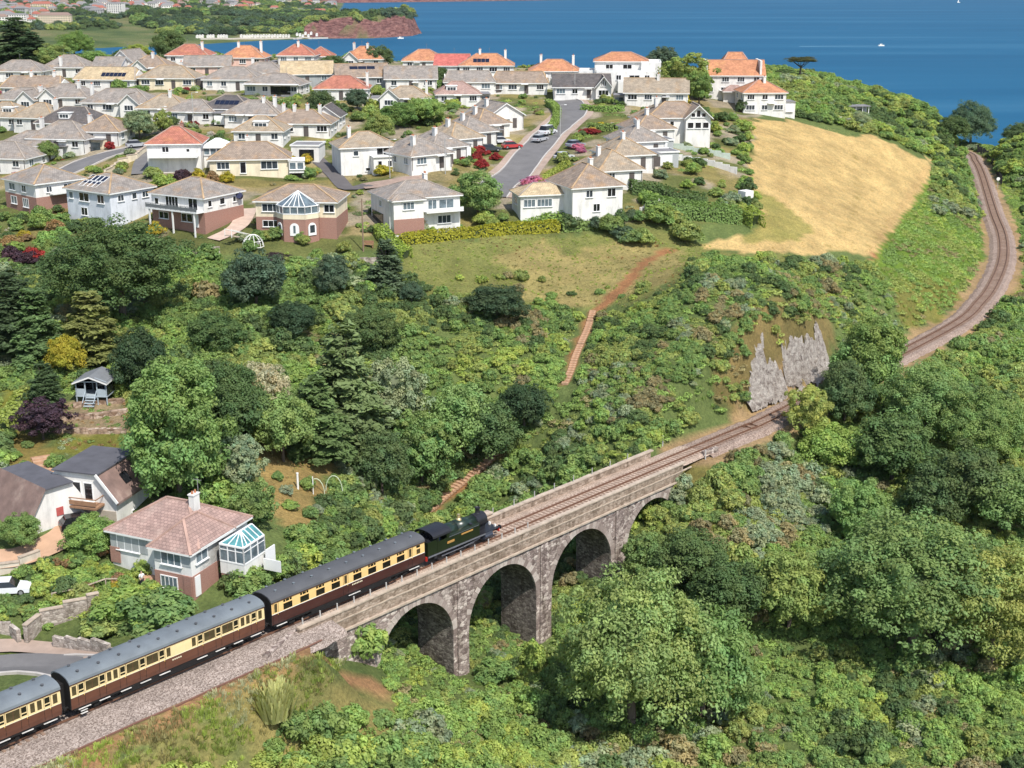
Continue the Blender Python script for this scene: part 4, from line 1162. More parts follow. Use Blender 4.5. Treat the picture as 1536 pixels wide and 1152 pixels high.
# first row above the wood
h = H('two-storey white house with brick ground floor at the left edge of the first row', 64, 247, 10.5, 9.5, -42, 5.0, 2.3, rc='grey', wc='white', brick=2.5, ridge='o',
  wins=[('f', -2.6, 3.1, 1.9, 1.2, 2, 1), ('f', 1.4, 3.1, 1.3, 1.2, 0, 1), ('r', -2.2, 3.2, 1.0, 1.0, 0, 1), ('r', 1.4, 3.2, 1.5, 1.1, 0, 1), ('f', -2.4, .7, 1.9, 1.3, 2, 1), ('f', 1.6, .5, 1.8, 1.5, 2, 2)])
b = MB(); b.box((5.25 + .7, 0.5, 2.9), (1.3, 5.5, .12)); b.box((5.25 + 1.32, .5, 3.4), (.06, 5.5, .9)); b.build('balcony', M_FASCIA, h)
h = H('two-storey pale house with rows of solar panels on its grey roof', 163, 259, 11, 9.5, -34, 5.0, 2.3, rc='grey', wc='blue', ridge='o',
  wins=[('f', -4.3, 3.2, .9, 1.1, 2, 0), ('f', -1.0, 3.0, 2.4, 1.4, 1, 1), ('f', 3.2, 3.0, 1.6, 1.4, 1, 1), ('r', -2.5, 3.3, 1.2, 1.0, 0, 1), ('r', .4, 3.3, .9, 1.0, 0, 0), ('r', 2.8, 3.3, 1.3, 1.0, 0, 1), ('f', -1.2, .6, 1.5, 1.3, 1, 1)])
for i in range(4):
    for j in range(2):
        sl = 2.3 / 4.75; y = -4.0 + j * 1.55; x = -3.1 + i * 1.12 + j * .2
        b = MB(); b.add([(x, y, 5 + (y + 4.75) * sl + .06), (x + 1.02, y, 5 + (y + 4.75) * sl + .06), (x + 1.02, y + 1.4, 5 + (y + 6.15) * sl + .06), (x, y + 1.4, 5 + (y + 6.15) * sl + .06)], [(0, 1, 2, 3)])
        q = b.build('solar_panel', M_SOLAR, h); b = MB(); pv = [Vector(v) for v in b.v]
        vv = [Vector(v.co) for v in q.data.vertices]
        for k in range(4): b.bar(vv[k], vv[(k + 1) % 4], .07, .07)
        b.build('panel_frame', M_FRAME, q)
h = H('two-storey white house with brick ground floor and a railed front balcony', 294, 266, 11.5, 9.5, -30, 5.0, 2.3, rc='grey', wc='white', brick=2.45, ridge='o',
  wins=[('f', -4.6, 3.1, .8, 1.0, 1, 0), ('f', -1.2, 2.75, 2.7, 2.0, 1, 3), ('f', 3.4, 2.75, 1.9, 1.9, 1, 1), ('r', -3.4, 3.3, .8, 1.0, 1, 0), ('r', -.4, 3.3, 1.1, 1.0, 1, 0), ('r', 2.6, 3.3, .7, .9, 1, 0), ('f', -3.2, .8, 2.0, 1.1, 1, 1), ('f', 1.9, .7, 2.3, 1.3, 1, 1)])
b = MB(); b.box((0, -5.6, 2.62), (11.3, 1.8, .22)); b.build('balcony', M_FASCIA, h)
b = MB()
for x in np.arange(-5.5, 5.6, 1.1): b.box((x, -6.42, 3.1), (.06, .06, .8))
b.box((0, -6.42, 3.5), (11.2, .08, .08)); b.box((0, -6.42, 3.1), (11.2, .03, .55)); b.build('balcony_rail', plain('smoked rail glass', (.16, .17, .18), .3), h)
for x in (-4.9, .2, 4.9): MB().box((x, -6.3, .6), (.22, .22, 4.0)).build('post', M_FASCIA, h)
MB().box((3.9, -4.82, 1.0), (1.0, .12, 2.1)).build('door', M_FRAME, h)
b = MB().cyl((6.0, 3.8, 4.0), (6.25, 3.2, 4.3), .55, n=14); b.build('satellite_dish', plain('dark dish', (.03, .035, .08), .5), h)
h = H('cream house with a fan-shaped glazed gable above brick arches', 452, 277, 13.2, 9.0, -5, 4.9, 2.0, rc='brown', wc='cream', brick=2.2, ridge='o',
  wins=[('f', -4.2, 3.1, 2.6, 1.2, 0, 2), ('f', 5.5, 3.1, 1.6, 1.2, 1, 1), ('f', -4.2, .6, 2.6, 1.0, 1, 2)])
# projecting sun room: three-sided bay with glass fan roof
bay = [(-2.9, -4.5), (-2.9, -5.6), (-1.4, -7.4), (2.2, -7.4), (3.9, -5.6), (3.9, -4.5)]
q = MB().prism(bay, -1.5, 2.35).build('bay_base', M_BRICK, h)
MB().prism([(x * 1.01, y * 1.005) for x, y in bay], 2.35, 3.15).build('bay_wall', WALL['cream'], h)
bw = MB(); gp = MB()
for (x0, y0), (x1, y1) in zip(bay[:-1], bay[1:]):
    n = 2 if math.hypot(x1 - x0, y1 - y0) > 1.6 else 1
    n = 3 if math.hypot(x1 - x0, y1 - y0) > 3 else n
    for k in range(n + 1):
        x = x0 + (x1 - x0) * k / n; y = y0 + (y1 - y0) * k / n; bw.box((x, y, 3.75), (.12, .12, 1.2))
    bw.bar((x0, y0, 4.38), (x1, y1, 4.38), .14, .14); bw.bar((x0, y0, 3.2), (x1, y1, 3.2), .14, .14)
    gp.add([(x0 * .99, y0 * .995, 3.2), (x1 * .99, y1 * .995, 3.2), (x1 * .99, y1 * .995, 4.35), (x0 * .99, y0 * .995, 4.35)], [(0, 1, 2, 3)])
apex = (.5, -4.6, 6.55)
for x, y in bay: bw.bar((x, y, 4.4), apex, .12, .14)
for k in range(1, 4):
    x = -1.4 + 3.6 * k / 4; bw.bar((x, -7.4, 4.4), apex, .10, .12)
for (x0, y0), (x1, y1) in zip(bay[:-1], bay[1:]): gp.add([(x0, y0, 4.4), (x1, y1, 4.4), apex], [(0, 1, 2)])
bw.build('sun_room_frame', M_FRAME, h); gp.build('sun_room_glass', M_PANES[2], h)
for x, y, a in ((-2.2, -6.62, -50), (.4, -7.47, 0), (3.1, -6.62, 47)):
    b = MB(); 
    pr = [(-.75, 0), (.75, 0), (.75, 1.3)] + [(.75 * math.cos(t), 1.3 + .75 * math.sin(t)) for t in np.linspace(0, math.pi, 9)[1:-1]] + [(-.75, 1.3)]
    vs = [(u, -.03, v - .3) for u, v in pr] + [(u, .05, v - .3) for u, v in pr]; n = len(pr)
    b.add(vs, [tuple(range(n)), tuple(range(2 * n - 1, n - 1, -1))] + [(i, (i + 1) % n, n + (i + 1) % n, n + i) for i in range(n)])
    o = b.build('arched_door' if x == .4 else 'arched_window', M_FRAME, h); o.location = (x, y, 0); o.rotation_euler = (0, 0, R(a))
    MB().box((0, -.05, .75), (.9 if x != .4 else .35, .03, 1.2)).build('pane', M_PANES[2 if x == .4 else 0], o)
h = H('white house with a long balcony and carport facing the golden hedge', 622, 270, 12.5, 9.5, 24, 5.0, 2.1, rc='grey', wc='white', chim=[(.35, .2)], wing=(-3.4, -4.6, 5.2, 3.2, 'hip'),
  wins=[('l', .4, 3.1, 1.1, 1.0, 1, 2), ('f', 3.8, 2.75, 2.6, 1.5, 2, 1), ('f', 1.3, 2.6, 1.5, 1.7, 2, 1), ('f', 3.4, .3, 2.3, 1.3, 0, 2)], brick=0)
b = MB(); b.box((3.0, -5.5, 2.45), (6.6, 1.7, .18)); b.box((3.0, -6.28, 2.85), (6.6, .06, .5)); b.build('balcony', M_FASCIA, h)
MB().box((-6.3, 1.2, 1.0), (.1, 5.5, 1.9)).build('carport_shade_panel', M_PANES[1], h)  # dark sheet on the wall, the carport's inner shade put into colour
MB().box((-3.4, -6.25, .5), (5.3, .1, 2.4)).build('brick_panel', M_BRICK, h)
H('low white wing with pale roof and wide windows beside the golden hedge', 812, 274, 9.0, 6.0, 14, 3.4, 1.5, rc='cream', wc='white',
  wins=[('f', -2.9, 1.2, 2.0, 1.3, 2, 2), ('f', -.2, 1.2, 2.6, 1.3, 2, 3), ('l', 0, 1.3, 2.0, 1.2, 2, 1)])
H('white house with steep lichen-streaked brown roof at the foot of the road', 878, 246, 9.5, 10.5, 22, 4.6, 3.2, rc='brown', wc='white', chim=[(.1, -.2)],
  wins=[('f', 2.6, 2.6, 1.5, 1.4, 1, 1), ('f', -1.6, 2.7, 1.2, 1.2, 0, 1), ('r', -2, 2.7, 1.2, 1.2, 0, 1), ('f', -.2, .2, 1.2, 1.3, 1, 1)], hip=.85)
# second row
h = H('long cream bungalow with brown hipped roof and glazed side porch', 374, 213, 14.5, 8.0, 8, 2.8, 2.6, rc='brown', wc='cream', chim=[(-.05, .1)], brick=.0,
  wins=[('f', -4.8, .9, 2.2, 1.25, 0, 2), ('f', 3.6, .8, 3.0, 1.4, 0, 2), ('f', -1.2, .1, 1.0, 2.0, 1, 0), ('r', 0, .9, 2.0, 1.2, 0, 1)])
b = MB(); b.box((8.6, -2.4, 1.1), (2.8, 4.4, 2.2)); b.build('porch', WALL['white'], h); b = MB(); b.box((8.6, -2.4, 2.27), (3.1, 4.7, .14)); b.build('porch_roof', M_FASCIA, h)
for k in range(2): house_window(h, 'f', 7.9 + k * 1.4, .7, 1.1, 1.3, 1, 4.62, 2, 0)
for k in range(3): house_window(h, 'r', -3.8 + k * 1.35, .7, 1.1, 1.3, 10.0, 1, 2, 0)
h = H('white flat-roofed garage with an open dark doorway at the head of a drive', 462, 216, 5.5, 6.0, -4, 2.8, .1, 'flat', wc='white', wins=None, cat='garage', name='garage')
MB().box((.3, -3.03, 1.1), (2.9, .1, 2.1)).build('doorway', M_PANES[1], h)  # dark panel on the solid wall, standing for the shade inside
h = H('white two-storey house with broad upstairs picture window and low white lean-to', 546, 197, 11.0, 8.8, 18, 5.0, 2.3, rc='tan', wc='white', chim=[(-.55, -.1)],
  wins=[('f', 3.2, 3.1, 3.6, 1.5, 1, 2), ('f', -2.6, 3.3, .9, .9, 0, 0), ('f', -.4, .4, .8, .6, 1, 0)])
b = MB(); b.box((4.4, -5.6, 1.0), (8.4, 2.6, 4.4)); b.build('lean_to', WALL['white'], h); b = MB(); b.box((4.4, -5.7, 3.27), (8.8, 3.0, .16)); b.build('lean_to_roof', M_FASCIA, h)
for k in range(4): house_window(h, 'f', 1.4 + k * 1.9, 1.4, .7, 1.1, 1, 6.9, 1, 0)
h = H('white two-storey house with a clean red hipped roof', 264, 190, 9.8, 8.5, 4, 5.0, 2.6, rc='red', wc='white', wins=[('f', -1.5, 3.3, 1.2, 1.0, 1, 1), ('f', 2.6, 3.3, .6, .6, 1, 0), ('r', 0, 3, 1.2, 1.2, 0, 1)], chim=[(.15, .5, 1)])
b = MB(); b.box((0, -5.2, 2.55), (9.0, 1.8, .2)); b.box((0, -6.0, 3.0), (9.0, .06, .6)); b.build('balcony', M_FASCIA, h)
b = MB(); b.box((7.5, .6, 1.6), (5.0, 4.2, 4.4)); b.build('conservatory_base', WALL['white'], h)
add_roof(h, 5.0, 4.2, 4.0, 1.3, 'hip', M_FRAME, None, (7.5, .6, 0), name='conservatory_roof')
for k in range(4): house_window(h, 'f', 5.6 + k * 1.2, 2.4, 1.0, 1.3, 1, 1.5, 2, 0)
# the estate, described from photo left to right and near to far
E_ = [
 ('grey hipped bungalow cut by the left edge near the side street', 12, 212, 12, 9, -12, 2.7, 2.6, 'hip', 'grey', 'white', ()),
 ('grey hipped bungalow behind the young tree by the side street', 52, 196, 12, 8.5, -15, 2.7, 2.4, 'hip', 'grey', 'white', ()),
 ('white bungalow with grey pyramid roof and tall chimney facing the side street', 98, 181, 12.5, 9.5, -10, 2.9, 3.0, 'hip', 'grey', 'white', ((-.72, -.3),)),
 ('brown gabled bungalow with plain white front left of the grey-green street tree', 158, 172, 8.5, 9.0, -6, 3.0, 2.8, 'hip', 'brown', 'white', ((-.85, .1),)),
 ('bungalow with dark roof and white box dormer on the left', 112, 160, 14, 9, -12, 2.7, 3.0, 'hip', 'dark', 'white', ()),
 ('tan hipped bungalow with pale chimney left of the dark dormer roof', 62, 154, 10, 8, -14, 2.7, 2.8, 'hip', 'tan', 'white', ((.75, -.1),)),
 ('tan hipped bungalow with box dormer cut by the left edge', 10, 153, 11, 9, -10, 2.7, 2.8, 'hip', 'tan', 'white', ()),
 ('long reddish-brown roofed bungalow with two white chimneys at left', 54, 114, 15, 8, -6, 2.7, 2.4, 'half', 'brown', 'white', ((-.15, 0), (.65, 0))),
 ('white-gabled bungalow at far left below the reddish-brown roof', 38, 131, 12, 7.5, -8, 2.7, 2.4, 'hip', 'grey', 'white', ((.8, -.5),)),
 ('grey-roofed white bungalow with gabled bay and tall chimney', 100, 126, 13, 9, -6, 2.8, 2.6, 'hip', 'grey', 'white', ((.55, -.3),)),
 ('wide grey-roofed white bungalow with small gabled wing', 182, 133, 16, 9, -5, 2.8, 2.7, 'hip', 'grey', 'white', ((-.9, .1),)),
 ('lichen-ridged grey bungalow with white chimney in mid estate', 250, 141, 11, 9, -4, 2.7, 2.7, 'hip', 'tan', 'white', ((.2, -.2),)),
 ('low grey hipped bungalow beside the tall lamp column', 293, 149, 11, 8, -8, 2.6, 2.2, 'hip', 'grey', 'white', ()),
 ('dark hipped bungalow with black panels across its roof', 346, 143, 12, 9, -10, 2.7, 2.5, 'hip', 'dark', 'stone', ()),
 ('grey hipped bungalow with white chimney right of the black-panelled roof', 384, 150, 12, 8.5, -8, 2.7, 2.5, 'hip', 'grey', 'white', ((.75, -.2),)),
 ('white house with straw-coloured roof and dark panels at its eaves', 165, 100, 16, 8.5, -8, 3.0, 2.8, 'half', 'cream', 'white', ()),
 ('buff bungalow with tan hipped roof above the clipped green hedge', 256, 98, 14.5, 9, -4, 2.8, 2.8, 'hip', 'tan', 'cream', ((.35, .2),)),
 ('long white bungalow with grey pyramid roof above the green hedge', 352, 100, 14.5, 9.5, -4, 2.9, 2.8, 'hip', 'grey', 'white', ()),
 ('grey gable-roofed house with pink end wall in the back row', 312, 83, 12.5, 8, 4, 2.8, 2.6, 'gable', 'grey', 'pink', ()),
 ('white house with twin red hipped roofs in the back row at left', 285, 66, 12, 9, -2, 4.2, 2.8, 'hip', 'red', 'white', ((.65, -.3),)),
 ('pink house with orange roof and three tall chimneys', 368, 68, 12, 9, -2, 4.2, 3.0, 'hip', 'orange', 'pink', ((-.3, -.1), (.75, 0))),
 ('brown-roofed house with white front gable and white chimney', 228, 83, 11, 8.5, -4, 2.9, 2.8, 'hip', 'brown', 'white', ((.1, -.2),)),
 ('chalet with tall white A-shaped front gable', 195, 74, 8, 10.5, -14, 2.6, 3.6, 'gable', 'grey', 'white', ()),
 ('small grey gabled bungalow left of the white A-shaped gable', 166, 85, 8, 7, -8, 2.6, 2.2, 'gable', 'grey', 'white', ()),
 ('grey hipped bungalow with a tall white chimney stack on its front', 104, 82, 12, 9, -6, 2.8, 3.0, 'hip', 'grey', 'white', ((-.15, -.9),)),
 ('grey hipped bungalow below the dark pines at the top left', 32, 90, 14, 9, -4, 2.8, 2.6, 'hip', 'grey', 'white', ()),
 ('grey hipped bungalow between the pink house and the straw-roofed house', 396, 93, 12, 8, -4, 2.7, 2.4, 'hip', 'grey', 'white', ((-.5, 0),)),
 ('white house with red hipped roof and cream chimney on the sea side', 447, 66, 10.5, 8.5, -2, 4.4, 2.8, 'hip', 'red', 'white', ((.05, -.2),)),
 ('small red-roofed house next to its larger red-roofed neighbour on the sea side', 481, 70, 7, 7, -2, 3.4, 2.4, 'hip', 'red', 'white', ()),
 ('white gabled house with bright orange roof and two pale chimneys', 548, 69, 11.5, 8.5, -6, 3.2, 3.2, 'hip', 'orange', 'white', ((-.6, .2), (.15, -.2))),
 ('broad orange hipped roof by the sea left of the scarlet roof', 636, 74, 12, 9, 2, 3.0, 2.8, 'hip', 'orange', 'white', ()),
 ('white-gabled house with scarlet roof by the sea', 679, 81, 9, 8, -4, 3.4, 2.8, 'gable', 'scarlet', 'white', ()),
 ('long white house with twin orange hipped roofs and a dark panel', 730, 80, 14.5, 9, 0, 4.2, 2.8, 'hip', 'orange', 'white', ((-.25, 0), (.7, .2))),
 ('straw-coloured gabled house with grey end wall', 460, 91, 13, 8.5, 8, 3.4, 3.0, 'gable', 'cream', 'grey', ()),
 ('brown gabled house with three dark rooflights', 541, 95, 13, 8.5, 10, 3.4, 3.0, 'gable', 'brown', 'grey', ()),
 ('grey gabled house with long white front wall', 616, 99, 13, 8.5, 4, 3.4, 2.8, 'gable', 'grey', 'white', ()),
 ('low bungalow with red-brown hipped roof among the gardens', 513, 113, 13, 9, 2, 2.7, 2.7, 'hip', 'red', 'white', ((.95, -.2),)),
 ('grey bungalow with a long white flat verandah on its front', 415, 110, 14, 9, -8, 2.7, 2.3, 'hip', 'grey', 'white', ()),
 ('tan bungalow with white front gable and end chimney', 610, 129, 11, 8, 2, 2.7, 2.3, 'hip', 'tan', 'white', ((.85, -.1),)),
 ('pinkish hipped bungalow with white box dormer', 686, 122, 10.5, 8, 6, 2.7, 2.6, 'hip', 'pink', 'white', ()),
 ('grey gabled bungalow with a tidy drive near the mid-estate crossroads', 703, 106, 12.5, 8, 4, 2.8, 2.4, 'half', 'grey', 'white', ()),
 ('long brown-roofed bungalow with white front left of the road top', 780, 107, 14, 8, -2, 2.8, 2.5, 'half', 'brown', 'white', ()),
 ('grey roofed bungalow with white chimney left of the gardens', 394, 151, 10, 8, -6, 2.7, 2.4, 'hip', 'grey', 'white', ((.1, -.2),)),
 ('wide tan bungalow with orange lichen and four chimney stacks', 452, 164, 13.5, 8.5, -3, 2.7, 2.4, 'hip', 'brown', 'white', ((-.55, 0), (-.2, -.1), (.2, 0), (.6, -.1))),
 ('small dark gabled cottage with bright white bargeboards', 492, 157, 6, 7.5, -4, 2.6, 2.2, 'gable', 'dark', 'white', ()),
 ('tan bungalow with white box dormer right of the red-roofed house', 392, 174, 10, 8, -2, 2.7, 2.5, 'hip', 'tan', 'white', ()),
 # bungalows stepping up the left side of the road
 ('lowest hipped bungalow of the row left of the road', 622, 204, 9, 11, 38, 2.8, 2.8, 'hip', 'grey', 'white', ((-.5, -.5),)),
 ('second hipped bungalow up the row left of the road', 653, 195, 8, 10, 38, 2.8, 2.7, 'hip', 'grey', 'white', ((-.3, -.3),)),
 ('third hipped bungalow up the row left of the road', 679, 183, 8, 10, 38, 2.8, 2.7, 'hip', 'tan', 'white', ((-.3, 0),)),
 ('fourth hipped bungalow up the row left of the road', 701, 174, 8, 10, 36, 2.8, 2.7, 'hip', 'grey', 'white', ((-.3, 0),)),
 ('fifth hipped bungalow up the row left of the road', 722, 163, 8, 10, 34, 2.8, 2.7, 'hip', 'brown', 'white', ((-.4, 0),)),
 ('topmost gabled bungalow of the row left of the road', 742, 152, 9, 10, 30, 3.0, 2.7, 'gable', 'grey', 'white', ((-.4, .1),)),
 # right of the road
 ('white house with round orange roofs and two white chimneys by the sea', 832, 89, 13, 9, 0, 4.4, 2.6, 'hip', 'orange', 'white', ((-.55, 0), (.75, .1))),
 ('dark grey gabled bungalow with tall windows in its white end gable', 872, 111, 14, 8.5, 0, 2.9, 2.8, 'gable', 'dark', 'white', ()),
 ('white house with wide tan gabled roof and a short chimney', 985, 117, 15, 9, -6, 3.4, 3.0, 'gable', 'tan', 'white', ((.05, -.1),)),
 ('big white house with a plain orange gabled roof on the cliff top', 1098, 90, 15.5, 9, -2, 6.2, 3.4, 'gable', 'orange', 'white', ()),
 ('white house with orange hipped roof and grey base beside the field hedge', 1142, 120, 10.5, 9, 4, 5.0, 2.6, 'hip', 'orange', 'white', ((.1, -.2),)),
 ('lowest brown roof of the row right of the road', 914, 224, 8.5, 11, 20, 3.0, 3.0, 'hip', 'tan', 'white', ((-.4, .2),)),
 ('second bungalow up the row right of the road', 934, 205, 8.5, 10, 20, 2.9, 2.8, 'hip', 'tan', 'white', ((-.1, -.2),)),
 ('third bungalow up the row right of the road, twin chimneys', 954, 186, 8.5, 10, 20, 2.9, 2.8, 'hip', 'grey', 'white', ((-.1, -.3), (.1, .2))),
 ('fourth bungalow up the row right of the road', 970, 169, 8.5, 10, 18, 2.9, 2.8, 'hip', 'brown', 'white', ((-.1, -.2),)),
 ('fifth bungalow up the row right of the road', 984, 156, 8.5, 9, 16, 2.9, 2.8, 'hip', 'tan', 'white', ((.0, 0),)),
]
_tall = {}
for s in E_:
    lab, ax, ay, w, d, yaw, ev, ri, rk, rc, wc, ch = s
    _tall[lab] = H(lab, ax, ay, w, d, yaw, ev, ri, rk, rc, wc, ch)
def dormer(h, x, y, z, w=2.6, dp=2.4, ht=1.3):
    MB().box((x, y, z + ht / 2), (w, dp, ht)).build('dormer', WALL['white'], h); MB().box((x, y, z + ht + .06), (w + .3, dp + .3, .12)).build('dormer_roof', M_FASCIA, h)
    f = house_window(h, 'f', x, z + .25, w - .6, ht - .5, 1, -(y - dp / 2), 0, 2)
dormer(_tall['bungalow with dark roof and white box dormer on the left'], -.8, -2.2, 3.3)
dormer(_tall['tan hipped bungalow with box dormer cut by the left edge'], 1.8, -2.0, 3.2)
dormer(_tall['pinkish hipped bungalow with white box dormer'], -1.6, -1.8, 3.1)
dormer(_tall['tan bungalow with white box dormer right of the red-roofed house'], .4, -1.8, 3.0, 3.0)
def panels(h, x0, nx, y0, ny, eaves, rise, hd, sx=1.1, sy=1.5):
    sl = rise / hd
    for i in range(nx):
        for j in range(ny):
            x = x0 + i * sx; y = y0 + j * sy
            MB().add([(x, y, eaves + (y + hd) * sl + .1), (x + sx * .94, y, eaves + (y + hd) * sl + .1), (x + sx * .94, y + sy * .94, eaves + (y + sy * .94 + hd) * sl + .1), (x, y + sy * .94, eaves + (y + sy * .94 + hd) * sl + .1)], [(0, 1, 2, 3)]).build('solar_panel', M_SOLAR, h)
panels(_tall['dark hipped bungalow with black panels across its roof'], -2.6, 5, -3.4, 1, 2.7, 2.5, 4.5)
panels(_tall['white house with straw-coloured roof and dark panels at its eaves'], -1.2, 6, -3.6, 1, 3.0, 2.8, 4.25)
panels(_tall['long white house with twin orange hipped roofs and a dark panel'], -3.6, 4, -3.6, 1, 4.2, 2.8, 4.5)
panels(_tall['brown gabled house with three dark rooflights'], -3.0, 3, -2.0, 1, 3.4, 3.0, 4.25, 2.2, 1.0)
h = _tall['grey bungalow with a long white flat verandah on its front']
MB().box((0, -5.3, 2.7), (14, 2.2, .16)).build('verandah_roof', M_FASCIA, h); MB().box((2.2, -4.56, 1.2), (5.0, .1, 2.0)).build('verandah_doors', M_PANES[1], h)
# front gables on the simple roofs
for lab, x in (('white-gabled bungalow at far left below the reddish-brown roof', 2.2), ('grey-roofed white bungalow with gabled bay and tall chimney', -2.5), ('brown-roofed house with white front gable and white chimney', -2.2), ('white gabled house with bright orange roof and two pale chimneys', -3.4), ('tan bungalow with white front gable and end chimney', -4.0), ('wide grey-roofed white bungalow with small gabled wing', 3.6)):
    h = _tall[lab]; ev = 2.75 if 'orange' not in lab else 3.15
    wd = 4.2; s = [q for q in E_ if q[0] == lab][0]; hd = s[4] / 2
    MB().prism([(x - 2.1, -hd - 1.4), (x + 2.1, -hd - 1.4), (x + 2.1, -1), (x - 2.1, -1)], -1.5, ev).build('wing_wall', WALL['white'], h)
    MB().add([(x - 2.1, -hd - 1.4, ev), (x + 2.1, -hd - 1.4, ev), (x, -hd - 1.4, ev + 1.9), (x - 2.1, -hd - 1.2, ev), (x + 2.1, -hd - 1.2, ev), (x, -hd - 1.2, ev + 1.9)], [(0, 1, 2), (5, 4, 3), (0, 2, 5, 3), (1, 4, 5, 2)]).build('gable', WALL['white'], h)
    rc = s[9]; L_ = hd + .9
    add_roof(h, 4.2, L_, ev, 2.0, 'gable', ROOF[rc], M_RIDGE_G, (x, -hd - 1.4 + L_ / 2, 0), name='wing_roof')
    house_window(h, 'f', x, ev - 1.7, 2.0, 1.15, 1, hd + 1.4, 0, 2)
# dark gabled bungalow: upright windows in the gable
h = _tall['dark grey gabled bungalow with tall windows in its white end gable']
MB().prism([(3.4, -5.6), (7.2, -5.6), (7.2, 0), (3.4, 0)], -1, 3.0).build('wing_wall', WALL['white'], h)
MB().add([(3.4, -5.6, 3), (7.2, -5.6, 3), (5.3, -5.6, 5.4), (3.4, -5.4, 3), (7.2, -5.4, 3), (5.3, -5.4, 5.4)], [(0, 1, 2), (5, 4, 3), (0, 2, 5, 3), (1, 4, 5, 2)]).build('gable', WALL['white'], h)
add_roof(h, 3.8, 6.4, 3.0, 2.5, 'gable', ROOF['dark'], M_RIDGE_G, (5.3, -2.9, 0), name='wing_roof')
for x, z, hh in ((4.85, 3.1, 1.2), (5.3, 3.1, 1.6), (5.75, 3.1, 1.2)): house_window(h, 'f', x, z, .28, hh, 1, 5.6, 1, 0)
house_window(h, 'f', 5.3, .8, 2.4, 1.3, 1, 5.6, 1, 2)
# white house with a front gable of arched windows
h = H('white house with arched windows high in its front gable', 1012, 152, 12.5, 8.5, 4, 4.8, 2.8, 'hip', 'brown', 'white', ((-.6, .2),), wins=[('f', -4, 3, 1.2, 1.1, 1, 1), ('f', -1.2, 3, .8, .9, 1, 0)])
MB().prism([(1.4, -6), (6.6, -6), (6.6, 0), (1.4, 0)], -3, 4.9).build('wing_wall', WALL['white'], h)
MB().add([(1.4, -6, 4.9), (6.6, -6, 4.9), (4.0, -6, 7.3), (1.4, -5.8, 4.9), (6.6, -5.8, 4.9), (4.0, -5.8, 7.3)], [(0, 1, 2), (5, 4, 3), (0, 2, 5, 3), (1, 4, 5, 2)]).build('gable', WALL['white'], h)
add_roof(h, 5.2, 6.8, 4.9, 2.5, 'gable', ROOF['brown'], M_RIDGE_G, (4.0, -2.9, 0), name='wing_roof')
for x, z, hh in ((2.9, 4.9, .8), (4.0, 4.9, 1.4), (5.1, 4.9, .8)): house_window(h, 'f', x, z, .8, hh, 1, 6.0, 1, 0)
for x in (2.4, 4.0, 5.6): house_window(h, 'f', x, 2.6, 1.2, 1.2, 1, 6.0, 1, 0)
# white modern house stepped like a ship
h = H('large white flat-roofed house stepped in blocks with an orange hipped top storey', 932, 78, 13.5, 8.5, -4, 7.4, 2.0, 'hip', 'orange', 'white', (), wins=[('f', -3, 5.4, 1.8, 1.1, 1, 1), ('f', 1.6, 5.4, 2.2, 1.1, 1, 1)])
for x, y, w, d, z in ((-7.5, .5, 6.5, 8, 4.6), (1.5, -5.2, 15.5, 5.0, 4.9), (7.6, -1.5, 5.0, 8.5, 7.0), (4.5, -9.2, 10.5, 4.6, 2.6)):
    o = MB().box((x, y, (z - 2.5) / 2), (w, d, z + 2.5)).build('block', WALL['white'], h)
    bb = MB()
    for s in (-1, 1): bb.box((x, y + s * (d / 2 - .1), z + .2), (w + .1, .18, .4)); bb.box((x + s * (w / 2 - .1), y, z + .2), (.18, d - .2, .4))
    bb.build('roof_parapet', M_FASCIA, o)
for x, y, z, w in ((-4.2, 7.7, 2.9, 1.4), (-.6, 7.7, 2.9, 1.2), (3.4, 7.7, 2.9, 2.6), (6.6, 7.7, 2.9, 1.2), (2, 11.5, .4, 1.2), (5, 11.5, .4, 1.6), (7.6, 11.5, .4, 1.2)): house_window(h, 'f', x, z, w, 1.2, 1, y, 1, 1)
# round orange tower roof behind the cliff-top house
h = _tall['big white house with a plain orange gabled roof on the cliff top']
MB().prism([(-2.5, -6.5), (2.8, -6.5), (2.8, -4.3), (-2.5, -4.3)], -2, 2.6).build('porch', WALL['white'], h)
add_roof(h, 5.3, 3.4, 2.5, 1.3, 'hip', ROOF['pink'], None, (.2, -5.6, 0), name='porch_roof')
add_roof(h, 8, 8, 7.6, 3.6, 'hip', ROOF['orange'], M_RIDGE_R, (1.4, 5.5, 0), name='rear_roof', hip=.6)
MB().box((1.4, 5.5, 3.4), (7.6, 7.6, 8.2)).build('rear_wing', WALL['white'], h)
for x in (-6.8, 6.8): MB().box((x * 1.0, 0, 4.2), (1.2, 9.2, 11.4) if False else (.5, 9.3, 10.9)).build('end_wall', WALL['white'], h)
